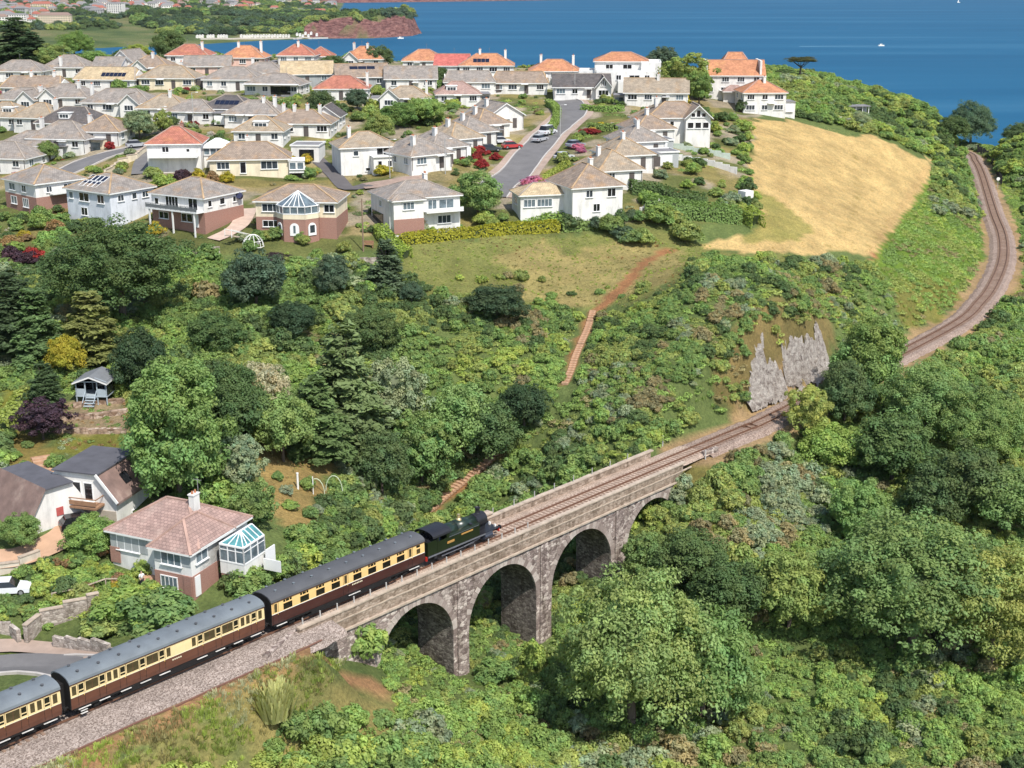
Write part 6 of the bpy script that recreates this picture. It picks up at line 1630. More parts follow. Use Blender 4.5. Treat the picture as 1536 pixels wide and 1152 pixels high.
TREES = [
 (170, 322, 15, 10.2, 'broad', 'dark', 'huge dark dome-shaped tree below the balcony house'),
 (12, 402, 12, 5.0, 'cone0', 'deep', 'dark conifer standing at the left edge below the first houses'),
 (45, 428, 10.5, 4.2, 'cone0', 'dark', 'dark conifer just right of the left-edge conifer'),
 (128, 430, 10, 4.2, 'cone2', (.21,.25,.095), 'feathery yellow-green cypress below the huge dome-shaped tree'),
 (94, 500, 5.6, 2.6, 'broad', 'gold', 'bright golden bush-like conifer above the summerhouse'),
 (205, 486, 9, 4.0, 'broad', 'deep', 'dark grey-green tree right of the summerhouse'),
 (62, 540, 6.5, 2.8, 'cone1', 'deep', 'small dark pointed conifer left of the summerhouse'),
 (60, 604, 4.6, 3.4, 'open', 'purple', 'purple-leaved small tree at the left garden edge'),
 (255, 530, 17, 5.9, 'broad', 'mid', 'tallest leafy green tree rising behind the pink-roofed bungalow'),
 (222, 600, 11, 3.4, 'broad', 'mid', 'leafy green tree close beside the white balcony house gable'),
 (345, 540, 11, 4.6, 'broad', 'dark', 'dark leafy tree right of the tallest tree'),
 (392, 540, 9, 4.2, 'broad', 'pale', 'tree flecked with pale blossom right of the tallest tree'),
 (420, 585, 9, 4.4, 'broad', 'mid', 'round green tree between the blossom tree and the layered cedar'),
 (512, 476, 17, 5.4, 'cone2', (.17,.23,.10), 'tall layered light green cedar in mid wood'),
 (470, 560, 11, 4.2, 'cone2', 'dark', 'dark layered conifer left of the light green cedar'),
 (588, 540, 12, 5.0, 'open', 'grey', 'grey-green willow-like tree right of the layered cedar'),
 (690, 575, 11, 5.4, 'broad', 'mid', 'broad green tree above the wooden garden steps'),
 (632, 622, 11, 4.6, 'open', 'mid', 'ivy-clad green tree left of the wooden steps'),
 (570, 640, 9, 4.0, 'broad', 'dark', 'dark green tree below the willow-like tree'),
 (735, 600, 9, 4.6, 'broad', 'dark', 'dark green tree right of the broad tree above the steps'),
 (786, 572, 7, 3.6, 'broad', 'deep', 'very dark bushy tree left of the long hillside steps'),
 (380, 372, 9.5, 5.2, 'broad', 'blue', 'dark blue-green tree below the cream house with glazed gable'),
 (498, 384, 6.5, 3.0, 'broad', 'blue', 'small blue-green tree below the cream house garden'),
 (578, 354, 8.5, 3.3, 'cone1', 'blue', 'dark pointed blue-green tree at the foot of the lime hedge'),
 (617, 420, 3.6, 2.0, 'broad', 'blue', 'small blue-green tree beside the dark pointed tree'),
 (440, 448, 5.5, 3.8, 'broad', 'deep', 'very dark round tree under the small blue-green tree'),
 (320, 468, 6, 4.2, 'broad', 'dark', 'dark tree at the right foot of the huge dome-shaped tree'),
 (745, 425, 5.5, 5.0, 'broad', 'deep', 'dark spreading thicket tree on the grass bank'),
 (560, 470, 6, 4.0, 'broad', 'dark', 'dark tree in the hollow below the dark pointed tree'),
 (952, 850, 19, 9.4, 'broad', (.285,.35,.115), 'great round green tree hiding the third viaduct arch'),
 (1062, 905, 13, 6.0, 'broad', 'mid', 'green tree at the right shoulder of the great round tree'),
 (1190, 822, 10, 5.0, 'broad', 'olive', 'olive green round tree right of the viaduct end'),
 (1385, 772, 16, 10.5, 'broad', 'mid', 'massive spreading green tree over the dark hollow at lower right'),
 (1508, 812, 15, 7.5, 'broad', 'olive', 'olive green tree cut by the right edge'),
 (1290, 722, 8, 4.2, 'broad', 'mid', 'green tree above the massive spreading tree'),
 (1310, 470, 14, 5.6, 'broad', 'mid', 'tall green tree screening the line beyond the rock cutting'),
 (1272, 540, 10, 4.2, 'broad', 'dark', 'dark tree in front of the tall tree by the rock cutting'),
 (1215, 580, 7.5, 3.8, 'open', 'olive', 'thin grey-green tree overhanging the line at the rock cutting'),
 (1400, 540, 12, 7.0, 'broad', 'mid', 'wide green tree below the end of the curved track'),
 (1482, 585, 11, 6.4, 'broad', 'mid', 'green tree nearest the right edge below the curved track'),
 (1345, 618, 10, 5.6, 'broad', 'dark', 'dark green tree in mid right wood'),
 (1455, 672, 10, 6.0, 'broad', 'dark', 'dark tree with sharp clumps at mid right'),
 (1250, 632, 7.5, 4.6, 'broad', 'fresh', 'fresh green low tree right of the line past the viaduct'),
 (1520, 700, 9, 5.0, 'broad', 'mid', 'green tree against the right edge at mid height'),
 (1410, 690, 9, 4.6, 'broad', 'dark', 'dark tree left of the sharp-clumped tree'),
 (1098, 842, 8, 4.4, 'broad', 'dark', 'dark leafy tree below the grey-green scrub right of the viaduct'),
 (975, 792, 7.5, 3.6, 'broad', 'mid', 'leafy tree hiding the pier between third and fourth arches'),
 (1040, 795, 7.5, 4.2, 'broad', 'dark', 'dark leafy tree right of the fourth arch'),
 (1432, 172, 8, 5.0, 'broad', 'dark', 'dark tree joined to the big coastal tree on its left'),
 (992, 64, 11, 5.5, 'broad', 'blue', 'dark tree behind the white stepped house'),
 (1030, 84, 10, 7.0, 'open', 'olive', 'loose olive tree between the white stepped house and the orange-roofed house'),
 (1050, 108, 8, 4.0, 'open', 'mid', 'green tree left of the big orange-roofed house'),
 (20, 22, 14, 7.5, 'cone2', 'deep', 'tall dark pine at the top left corner'),
 (48, 44, 11, 5.5, 'cone2', 'deep', 'lower dark pine right of the corner pine'),
 (108, 44, 9, 6.5, 'broad', 'mid', 'round green tree right of the dark pines'),
 (80, 66, 7, 5.0, 'broad', 'olive', 'olive green tree below the dark pines'),
 (252, 42, 10, 5.5, 'broad', 'dark', 'dark tree behind the white chalet gable'),
 (285, 38, 8, 5.0, 'broad', 'mid', 'green tree behind the twin red roofs'),
 (140, 74, 5, 5.0, 'broad', 'fresh', 'low green tree behind the tall white chimney stack'),
 (205, 64, 5, 4.0, 'broad', 'lime', 'yellowish tree behind the white A-shaped gable'),
 (494, 80, 6, 5.0, 'broad', 'dark', 'dark tree between straw-coloured and orange roofs'),
 (568, 66, 7, 4.5, 'broad', 'dark', 'dark tree right of the bright orange roof'),
 (528, 74, 5, 4.0, 'broad', 'fresh', 'bright green tree before the bright orange roof'),
 (656, 98, 5, 3.6, 'broad', 'dark', 'dark tree between grey gabled house and scarlet roof'),
 (716, 258, 8, 4.6, 'broad', 'mid', 'bushy green tree at the lower end of the road'),
 (206, 162, 6.4, 3.9, 'broad', 'grey', 'grey-green street tree left of the red-roofed house'),
 (242, 166, 5.0, 2.4, 'open', 'olive', 'thin olive tree right of the grey-green street tree'),
 (70, 208, 4.6, 2.4, 'broad', 'mid', 'young green tree beside the side street'),
 (480, 133, 6, 3.6, 'broad', 'dark', 'dark rounded tree right of the four-chimney bungalow'),
 (535, 130, 5.5, 3.2, 'broad', 'blue', 'blue-green round tree below the red-brown roof'),
 (600, 150, 6, 4.4, 'broad', 'mid', 'green garden tree above the white picture-window house'),
 (640, 145, 6, 4.4, 'broad', 'fresh', 'fresh green garden tree left of the bungalow row'),
 (570, 165, 6.5, 3.4, 'broad', 'olive', 'olive green garden tree above the picture-window house'),
 (1290, 165, 4, 3.0, 'broad', 'grey', 'small grey tree beside the coastal hut'),
 (375, 724, 5.5, 2.6, 'open', 'mid', 'small thin garden tree behind the conservatory'),
 (360, 655, 7, 2.8, 'open', 'grey', 'thin greyish tree on the dry lawn edge'),
 (135, 775, 4.2, 2.8, 'broad', 'fresh', 'round green garden tree left of the pink-roofed bungalow'),
 (28, 770, 4.0, 2.4, 'broad', 'mid', 'green fig-like tree at the corner of the red-roofed garage wing'),
]
for x, y, Hh, Rr, k, c, lab in TREES: by_top(x, y, Hh, Rr, k, c, lab)
plant(Vector((163, 490, float(hz(163, 490)))), 17, 9.5, 'broad', 'blue', 'big dark tree on the coast above the end of the track'); plant(Vector((176, 478, float(hz(176, 478)))), 12, 6.5, 'broad', 'dark', 'dark tree joined to the right of the big coastal tree')
# lone flat-topped pine on the coast
p = spot_h(1201, 84, 6.5)
e = tag(empty('flat_topped_pine', p), 'lone flat-topped pine on the coastal slope right of the orange-roofed houses', 'tree')
b = MB(); b.cyl((0, 0, -.3), (.2, 0, 3.4), .32, .22, 8)
for a in range(7): b.cyl((.2, 0, 3.0 + .1 * a), (.2 + 2.8 * math.cos(a * .9), 2.8 * math.sin(a * .9), 5.2), .14, .05, 6)
b.build('trunk', M_BARK, e)
c = link('crown', BROAD[1], e, (.2, 0, 4.3)); c.scale = (4.6, 3.6, 1.15); c['tint'] = [.13, .14, .06]

# ------------------------------------------------------------ countless scrub, bracken and grass
PROTO = bpy.data.collections.new('scrub kinds')
def proto(name, me):
    o = bpy.data.objects.new(name, me); PROTO.objects.link(o); return o
proto('a0', crown('scrub', 200, 34, 52, .62, .5, (.22, .42), .14, -.3, .35, .22, .62)); proto('a1', crown('scrub', 201, 38, 48, .75, .6, (.18, .40), .13, -.3, .4, .25, .60)); proto('a2', crown('scrub', 202, 30, 52, .5, .42, (.26, .46), .14, -.3, .35, .22, .60))
proto('b0', spray('bracken', 210, 120, .20, .5, .95)); proto('b1', spray('bracken', 211, 120, .18, .4, 1.0))
proto('c0', tuft('grass', 220)); proto('c1', tuft('grass', 221, 30, .4))
def scatter(name, pts, scl, idx, tints, label=None):
    n = len(pts); me = bpy.data.meshes.new(name); me.vertices.add(n); me.vertices.foreach_set('co', np.asarray(pts, np.float32).ravel())
    a = me.attributes.new('scl', 'FLOAT_VECTOR', 'POINT'); a.data.foreach_set('vector', np.asarray(scl, np.float32).ravel())
    a = me.attributes.new('turn', 'FLOAT_VECTOR', 'POINT'); r = np.zeros((n, 3), np.float32); r[:, 2] = nrs.uniform(0, 6.28, n); r[:, :2] = nrs.normal(size=(n, 2)) * .12; a.data.foreach_set('vector', r.ravel())
    a = me.attributes.new('pick', 'INT', 'POINT'); a.data.foreach_set('value', np.asarray(idx, np.int32))
    a = me.attributes.new('tint', 'FLOAT_COLOR', 'POINT'); a.data.foreach_set('color', np.c_[tints, np.ones(n)].astype(np.float32).ravel())
    o = link(name, me); tag(o, label, kind='stuff')
    g = bpy.data.node_groups.new(name, 'GeometryNodeTree')
    g.interface.new_socket('Geometry', in_out='INPUT', socket_type='NodeSocketGeometry'); g.interface.new_socket('Geometry', in_out='OUTPUT', socket_type='NodeSocketGeometry')
    N = g.nodes; i = N.new('NodeGroupInput'); out = N.new('NodeGroupOutput'); ip = N.new('GeometryNodeInstanceOnPoints'); ci = N.new('GeometryNodeCollectionInfo')
    ci.inputs['Collection'].default_value = PROTO; ci.inputs['Separate Children'].default_value = True; ci.inputs['Reset Children'].default_value = True
    ip.inputs['Pick Instance'].default_value = True
    def na(nm, ty):
        q = N.new('GeometryNodeInputNamedAttribute'); q.data_type = ty; q.inputs[0].default_value = nm; return q.outputs[0]
    L = g.links.new
    L(i.outputs[0], ip.inputs['Points']); L(ci.outputs[0], ip.inputs['Instance']); L(na('pick', 'INT'), ip.inputs['Instance Index']); L(na('scl', 'FLOAT_VECTOR'), ip.inputs['Scale'])
    e2r = N.new('FunctionNodeEulerToRotation'); L(na('turn', 'FLOAT_VECTOR'), e2r.inputs[0]); L(e2r.outputs[0], ip.inputs['Rotation'])
    L(ip.outputs[0], out.inputs[0])
    m = o.modifiers.new('scatter', 'NODES'); m.node_group = g
    return o
def keep_clear(X, Y, PX, PY, gap=1.2):
    """true where scrub may grow: not on the line, paths, houses, roads or lawns"""
    ok = np.ones(len(X), bool)
    d = np.full(len(X), 1e9); tz = np.zeros(len(X))
    for p in TRACK[::2]:
        q = np.hypot(X - p[0], Y - p[1]); m = q < d; d[m] = q[m]; tz[m] = (p[:2] - TC) @ TD
    sd = (X - TC[0]) * TN[0] + (Y - TC[1]) * TN[1]
    ok &= d > np.where((tz > 33) & (tz < 84), np.where((np.abs(tz - 44.9) < 2.2) | (np.abs(tz - 58.4) < 2.2) | (np.abs(tz - 72.3) < 2.2), 3.6, 0.0), np.where((sd > 0) & (tz < 30), 8.6, np.where(tz > 88, 4.8, 4.4)))
    for p, r, _ in HOUSES: ok &= np.hypot(X - p.x, Y - p.y) > r * 1.15 + gap
    for poly in CLEAR: ok &= ~in_poly(PX, PY, poly)
    return ok
def path_poly(pth, wd): return [(x - wd, y) for x, y in pth] + [(x + wd, y) for x, y in pth[::-1]]
CLEAR = [path_poly([(1005,368),(965,396),(940,424),(912,452),(888,470)], 9), path_poly([(888,462),(880,492),(868,525),(858,560),(846,606)], 17), path_poly([(758,664),(737,694),(702,728),(670,758),(632,792)], 21),
         [(1128,170),(1240,185),(1330,210),(1402,238),(1398,275),(1350,340),(1318,392),(1220,384),(1100,390),(1050,378),(1120,345)],
         [(380,655),(475,668),(505,700),(475,800),(400,800),(370,720)], [(0,585),(190,590),(200,690),(180,760),(0,780)], [(0,770),(130,770),(330,760),(440,800),(440,850),(330,905),(250,905),(240,870),(110,840),(0,860)],
         [(0,855),(130,880),(250,900),(200,960),(120,1010),(0,1030)], [(1122,510),(1134,488),(1154,488),(1165,520),(1175,492),(1222,474),(1254,484),(1252,575),(1190,590),(1160,626),(1118,636)]]
CLEAR += [[(0, 0), (1536, 0), (1536, 60), (0, 60)]]

def random_spots(n, box, seed):
    r = np.random.RandomState(seed); X = r.uniform(box[0], box[1], n); Y = r.uniform(box[2], box[3], n); Z = hz(X, Y); PX, PY = seen_at(X, Y, Z); return X, Y, Z, PX, PY
def tint_rows(names, w, n, rs, X, Y, patch=7.0):
    """patchy mixture of the named colours"""
    A = np.array([COLS[k] if isinstance(k, str) else k for k in names]); s = np.stack([vnoise(X, Y, patch, 300 + i) + w[i] + rs.normal(size=n) * .22 for i in range(len(names))], 1)
    return A[np.argmax(s, 1)] * rs.uniform(.82, 1.18, n)[:, None]
rs = np.random.RandomState(5)
# thick scrub on the hillside and in the valley
X, Y, Z, PX, PY = random_spots(62000, (-150, 190, 84, 300), 21)
WOOD = [(-60, 390), (130, 380), (300, 395), (420, 400), (560, 398), (640, 425), (700, 405), (860, 420), (1010, 430), (1040, 385), (1200, 388), (1300, 395), (1330, 440), (1350, 500), (1440, 500), (1536, 450), (1600, 450), (1600, 1250), (180, 1250), (290, 1118), (400, 1060), (520, 975), (300, 860), (0, 820), (-60, 820)]
m = in_poly(PX, PY, WOOD) & keep_clear(X, Y, PX, PY)
m &= (rs.rand(len(X)) < np.where(in_poly(PX, PY, [(560, 390), (1060, 380), (1010, 450), (880, 480), (760, 430), (640, 440)]), .10, np.where(in_poly(PX, PY, [(760, 430), (1290, 390), (1290, 640), (900, 690), (800, 640)]), .9, .55)))
X, Y, Z, PX, PY = X[m], Y[m], Z[m], PX[m], PY[m]; n = len(X)
T = tint_rows(['mid', 'fresh', 'dark', 'olive', 'grey', 'brown', 'lime'], [.32, .22, .16, .30, -.10, -.22, -.15], n, rs, X, Y)
mm = in_poly(PX, PY, [(1060, 420), (1290, 400), (1270, 520), (1120, 640), (900, 640), (1000, 500)]); T[mm] = tint_rows(['brown', 'olive', 'mid', 'dark', 'grey'], [.1, .15, .15, .05, 0], mm.sum(), rs, X[mm], Y[mm], 5)
mm = in_poly(PX, PY, [(420, 960), (600, 960), (820, 1050), (850, 1180), (100, 1180), (300, 1060)]); T[mm] = tint_rows(['fresh', 'lime', 'mid', 'grey'], [.4, .3, .1, .15], mm.sum(), rs, X[mm], Y[mm], 5)
mm = in_poly(PX, PY, [(1060, 640), (1200, 640), (1240, 800), (1080, 860), (1000, 760)]); T[mm] = tint_rows(['olive', 'brown', 'grey', 'mid'], [.2, .05, .25, .1], mm.sum(), rs, X[mm], Y[mm], 5)
S = rs.uniform(.7, 1.6, n) * np.where(in_poly(PX, PY, [(600, 380), (1290, 380), (1290, 640), (900, 690), (640, 640)]), .72, 1.0); S *= 1 + .35 * vnoise(X, Y, 9, 77)
S = np.where(in_poly(PX, PY, [(560, 950), (820, 940), (830, 1060), (560, 1080)]), np.minimum(S, .8), S)
_tp = (X - TC[0]) * TD[0] + (Y - TC[1]) * TD[1]; _sp2 = np.abs((X - TC[0]) * TN[0] + (Y - TC[1]) * TN[1])
S = np.where((_tp > 18) & (_tp < 100), np.minimum(S, np.where(_sp2 < 3.2, 1.3, np.maximum(.5, (_sp2 - 3.1) * .6))), S)
scatter('scrub', np.c_[X, Y, Z - .25], np.c_[S, S, S * rs.uniform(.75, 1.35, n)], rs.randint(0, 3, n), T, 'dense green scrub and brambles covering the valley sides')
# bracken and long grass
X, Y, Z, PX, PY = random_spots(120000, (-150, 190, 84, 440), 22)
BANK = [[(-60, 390), (560, 390), (600, 362), (960, 350), (1080, 372), (1200, 385), (1300, 392), (1390, 260), (1440, 190), (1536, 240), (1600, 240), (1600, 1250), (120, 1250), (440, 1000), (300, 860), (-60, 820)]]
m = in_poly(PX, PY, BANK[0]) & keep_clear(X, Y, PX, PY) | ((rs.rand(len(X)) < .5) & in_poly(PX, PY, [(120, 1160), (440, 1000), (520, 990), (480, 1180), (200, 1250)]) & keep_clear(X, Y, PX, PY))
X, Y, Z, PX, PY = X[m], Y[m], Z[m], PX[m], PY[m]; n = len(X)
T = tint_rows(['fresh', 'mid', 'olive', 'lime', 'brown'], [.33, .22, .35, .02, -.1], n, rs, X, Y)
gr = in_poly(PX, PY, [(580, 355), (1080, 350), (1060, 400), (940, 470), (640, 450), (560, 400)]); T[gr] = tint_rows(['olive', 'brown', 'lime', 'rust'], [.25, .2, -.1, -.35], gr.sum(), rs, X[gr], Y[gr], 5) * 1.1
S = rs.uniform(.5, 1.1, n); S[gr] *= .55
pick = np.where(rs.rand(n) < .75, rs.randint(3, 5, n), rs.randint(5, 7, n)); pick[gr] = rs.randint(5, 7, gr.sum())
scatter('bracken', np.c_[X, Y, Z - .05], np.c_[S, S, S], pick, T, 'bracken and long grass between the bushes and on the open bank')
# coast scrub right of the field and along the far line
X, Y, Z, PX, PY = random_spots(16000, (60, 250, 225, 520), 23)
m = in_poly(PX, PY, [(1145, 105), (1190, 100), (1300, 130), (1420, 165), (1440, 190), (1600, 210), (1600, 560), (1440, 510), (1536, 440), (1536, 300), (1470, 225), (1462, 262), (1470, 330), (1405, 322), (1392, 285), (1402, 245), (1330, 208), (1240, 185), (1150, 170)]) & keep_clear(X, Y, PX, PY, .3)
X, Y, Z, PX, PY = X[m], Y[m], Z[m], PX[m], PY[m]; n = len(X)
T = tint_rows(['mid', 'fresh', 'olive', 'dark', 'grey', 'lime'], [.25, .3, .3, .1, 0, 0], n, rs, X, Y, 8)
S = rs.uniform(.8, 2.1, n)
scatter('coastal_scrub', np.c_[X, Y, Z - .2], np.c_[S, S, S * .9], rs.randint(0, 3, n), T, 'wind-clipped green scrub on the coastal slope')
# ------------------------------------------------------------ hedges
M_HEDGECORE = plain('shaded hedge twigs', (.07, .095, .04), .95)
hedge([(600, 368), (660, 360), (740, 352), (800, 348), (838, 346)], 1.6, 1.5, (.36, .36, .045), 'long golden clipped hedge along the top of the grass bank', 1)
hedge([(840, 348), (880, 344), (930, 340)], 1.7, 1.6, 'mid', 'green clipped hedge continuing the golden hedge', 2)
hedge([(965, 318), (1030, 326), (1110, 334)], 2.2, 2.6, 'mid', 'tall dark clipped hedge across the right-hand garden', 3)
hedge([(945, 290), (985, 296), (1010, 305), (1060, 312)], 2.0, 2.2, 'dark', 'dark clipped hedge behind the brown-roofed house', 4)
hedge([(1118, 330), (1130, 338), (1138, 346)], 3.2, 2.6, 'lime', 'rounded lime green hedge block at the field corner', 5)
hedge([(190, 118), (260, 125), (330, 128), (400, 132), (460, 134)], 2.0, 2.2, 'fresh', 'long bright green hedge across the upper estate', 6)
hedge([(575, 86), (640, 95), (700, 104), (760, 108)], 1.6, 1.8, 'dark', 'dark hedge below the row of orange roofs', 7)
hedge([(822, 205), (835, 180), (832, 165), (822, 158)], 1.6, 1.4, 'fresh', 'green hedge along the left kerb at the top of the road', 8)
hedge([(880, 195), (920, 196), (945, 190)], 1.4, 1.4, 'mid', 'green front hedge right of the road top', 9)
hedge([(872, 165), (905, 168), (935, 166)], 1.4, 1.2, 'fresh', 'bright front hedge right of the road bend', 10)
hedge([(570, 352), (590, 378), (612, 392)], 2.2, 1.8, 'lime', 'lime green hedge running down beside the cream house', 11)
hedge([(850, 250), (825, 268), (805, 284)], 1.5, 1.2, 'lime', 'yellow-green front hedge along the right kerb of the road', 13)
hedge([(135, 955), (180, 950), (215, 945)], 1.8, 1.1, 'dark', 'dark low hedge behind the street wall beside the train', 14)
hedge([(760, 352), (830, 330), (900, 326)], 1.3, 1.1, 'fresh', 'thin green hedge below the low white wing', 15)
hedge([(0, 660), (20, 640), (38, 610)], 2.0, 2.0, 'lime', 'lime green hedge at the left edge by the summerhouse garden', 16)
# ------------------------------------------------------------ named garden shrubs
SHRUBS = [(340, 258, 1.9, 1.3, 'gold', 'round golden shrub before the long cream bungalow, right of the orange one'), (318, 258, 1.9, 1.3, 'rust', 'round orange shrub before the long cream bungalow'), (297, 254, 2.4, 1.6, 'gold', 'large golden shrub left of the round orange shrub'),
 (273, 255, 2.6, 2.0, 'purple', 'dark purple shrub before the long cream bungalow'), (246, 262, 2.6, 2.2, 'lime', 'yellow-green spreading shrub above the solar panel house'), (228, 250, 2.0, 1.8, 'olive', 'olive shrub by the side street corner'), (575, 248, 1.9, 1.7, 'gold', 'boxy golden shrub before the white picture-window house'),
 (520, 242, 1.4, 1.0, 'brown', 'small brown shrub left of the white picture-window house'), (725, 318, 2.4, 1.8, 'lime', 'dome-shaped yellow-green topiary right of the carport house'), (628, 326, 2.3, 1.7, 'pale', 'white-flowering shrub before the carport house'),
 (163, 212, 1.6, 1.2, 'red', 'bright red flowering shrub by the side street'), (112, 211, 2.6, 2.4, 'lime', 'round lime green shrub by the side street'), (800, 265, 1.8, 2.6, 'flower', 'pink-flowered shrub behind the low white wing'), (865, 214, 1.3, 1.8, 'flower', 'pink-flowered shrub on the right kerb of the road'),
 (885, 192, 1.2, 2.2, 'red', 'red and orange flower bed shrub right of the road'), (1020, 138, 3.2, 2.6, 'gold', 'golden bush before the wide tan gabled house'), (715, 228, 1.8, 1.3, 'red', 'red-leaved shrub left of the parked cars'), (40, 378, 2.2, 2.2, 'purple', 'purple shrub below the left brick-floored house'),
 (47, 372, 2.6, 1.8, 'red', 'small dark red acer left of the huge dome-shaped tree'), (15, 372, 2.6, 2.2, 'purple', 'dark purple shrub at the left edge below the first row'), (415, 380, 1.8, 2.0, 'purple', 'dark shrub below the cream house lawn'), (215, 840, 1.6, 1.3, 'lime', 'lime shrub over the bungalow steps'), (125, 790, 2.6, 2.2, 'mid', 'rounded green shrub beside the black car'),
 (70, 348, 2.8, 2.0, 'fresh', 'fresh green shrub before the left brick-floored house'), (35, 345, 1.6, 1.2, 'gold', 'small golden shrub before the left brick-floored house'), (85, 375, 2.6, 2.0, 'grey', 'grey-green shrub left of the huge dome-shaped tree'), (232, 335, 2.2, 1.6, 'gold', 'yellow-leaved shrub behind the huge dome-shaped tree'),
 (175, 872, .9, .9, 'gold', 'yellow flowering plant beside the garden path'), (190, 890, 3.0, 3.6, 'fresh', 'broad fresh green bush behind the second coach'), (240, 895, 3.4, 3.6, 'mid', 'domed green bush behind the second coach'), (150, 925, 2.2, 2.4, 'olive', 'olive bush above the street wall'),
 (1085, 70 + 50, 3, 2.5, 'mid', 'green shrub at the foot of the big orange-roofed house'), (1120, 130, 3, 2.4, 'mid', 'green shrub left of the grey-based house'), (540, 925, 4.6, 3.0, 'fresh', 'light green bush covering the left end of the viaduct'), (742, 990, 2.6, 2.0, 'mid', 'green bush in the mouth of the second arch'), (800, 965, 3.4, 1.5, 'lime', 'light green climber on the pier right of the second arch'), (372, 852, 3.0, 2.4, 'fresh', 'fresh green bush at the foot of the conservatory'), (402, 838, 2.6, 2.0, 'mid', 'green bush right of the conservatory')]
p = spot(415, 1085); e = tag(empty('pampas_grass', p), 'pale pampas grass clump below the viaduct end', 'grass clump')
for k in range(5):
    c = link('blades', tuft('blades', 230 + k, 160, .95), e, (rng.uniform(-.5, .5), rng.uniform(-.5, .5), 0), k); c.scale = (2.6, 2.6, 2.6); c['tint'] = [.50, .50, .24]
for x, y, Hh, Rr, c, lab in SHRUBS: plant(spot_h(x, y, Hh), Hh, Rr, 'shrub', c, lab)
# ------------------------------------------------------------ shrubs filling the gardens of the estate
def zone_shrubs(poly, n, cols, where, seed, size=(.9, 2.2), gap=.5):
    r = random.Random(seed); xs = [p[0] for p in poly]; ys = [p[1] for p in poly]; k = 0; tries = 0; buckets = {}
    while k < n and tries < n * 40:
        tries += 1; x = r.uniform(min(xs), max(xs)); y = r.uniform(min(ys), max(ys))
        if not in_poly(np.array([x]), np.array([y]), poly)[0]: continue
        p = spot(x, y); R_ = r.uniform(*size)
        if any(math.hypot(p.x - q.x, p.y - q.y) < rr * .95 + gap for q, rr, _ in HOUSES): continue
        if any(np.min(np.hypot(C[:, 0] - p.x, C[:, 1] - p.y)) < w / 2 + R_ * .9 for C, w in zip(ROADS, RW)): continue
        c = r.choice(cols); hh = R_ * r.uniform(.9, 1.5)
        o = plant(p, hh, R_, 'shrub', c); buckets.setdefault(c, []).append((x, o)); k += 1
    ORD = ['first', 'second', 'third', 'fourth', 'fifth', 'sixth', 'seventh', 'eighth', 'ninth', 'tenth', 'eleventh', 'twelfth', 'thirteenth']
    for c, L in buckets.items():
        L.sort(key=lambda q: q[0])
        for i, (x, o) in enumerate(L):
            if len(L) == 1: lab = 'the only %s shrub %s' % (WORD[c], where)
            elif len(L) <= 13: lab = '%s shrub %s, %s from left' % (WORD[c], where, ORD[i])
            else: lab = '%s shrub %s' % (WORD[c], where)
            tag(o, lab, 'shrub', 'shrubs ' + where)
G = ['mid', 'mid', 'fresh', 'dark', 'olive', 'lime', 'grey']
zone_shrubs([(490, 140), (690, 130), (690, 165), (610, 195), (560, 185), (500, 180)], 19, ['mid', 'fresh', 'dark', 'olive', 'lime', 'mid'], 'in gardens above the picture-window house', 1, (1.4, 2.8))
zone_shrubs([(940, 255), (1000, 235), (1115, 205), (1118, 330), (960, 330)], 19, G, 'in the back gardens beside the dry field', 2, (1.0, 2.0))
zone_shrubs([(1030, 140), (1120, 150), (1120, 210), (1060, 200)], 10, G, 'behind the arched-gable house', 3, (1.0, 2.2))
zone_shrubs([(840, 335), (960, 325), (1110, 345), (1060, 368), (960, 368), (850, 352)], 14, ['mid', 'dark', 'grey', 'blue', 'fresh', 'olive'], 'atop the bank below the garden hedges', 4, (1.4, 2.8))
zone_shrubs([(200, 245), (470, 245), (480, 268), (220, 275)], 10, ['mid', 'olive', 'gold', 'dark', 'brown', 'lime'], 'on the terrace above the first row', 5, (.7, 1.5))
zone_shrubs([(0, 335), (110, 345), (100, 395), (0, 400)], 9, ['mid', 'fresh', 'purple', 'olive', 'grey', 'rust'], 'below the left brick-floored house', 6, (1.0, 2.0))
zone_shrubs([(370, 360), (560, 352), (580, 385), (440, 400), (360, 392)], 10, ['mid', 'dark', 'fresh', 'olive', 'lime'], 'round the cream house garden', 7, (.9, 1.8))
zone_shrubs([(640, 240), (720, 215), (760, 240), (740, 270), (660, 265)], 9, ['mid', 'fresh', 'olive', 'red', 'dark'], 'in the front gardens left of the road', 8, (.8, 1.7))
zone_shrubs([(820, 230), (880, 195), (930, 180), (900, 215), (850, 262)], 7, ['lime', 'mid', 'olive', 'gold', 'flower'], 'in the front gardens right of the road', 9, (.8, 1.6))
zone_shrubs([(0, 130), (230, 130), (230, 150), (0, 150)], 9, G, 'between the left-hand roofs', 10, (1.0, 2.2))
zone_shrubs([(0, 165), (220, 160), (230, 205), (0, 235)], 10, G, 'round the bungalows by the side street', 11, (1.0, 2.0))
zone_shrubs([(240, 155), (480, 150), (490, 205), (240, 200)], 14, G, 'among the mid-estate bungalows', 12, (1.0, 2.3))
zone_shrubs([(380, 100), (800, 105), (800, 140), (380, 135)], 18, G, 'between the upper rows of roofs', 13, (1.0, 2.4))
zone_shrubs([(0, 82), (380, 80), (380, 105), (0, 112)], 15, G, 'behind the top left roofs', 14, (1.2, 2.6))
zone_shrubs([(760, 125), (1000, 130), (1000, 160), (870, 150), (780, 160)], 9, G, 'near the road top', 15, (1.0, 2.0))
zone_shrubs([(10, 865), (160, 835), (250, 870), (230, 905), (120, 920), (40, 940)], 14, ['mid', 'fresh', 'lime', 'dark', 'rust', 'olive'], 'in the sloping garden below the bungalow', 16, (.8, 1.6))
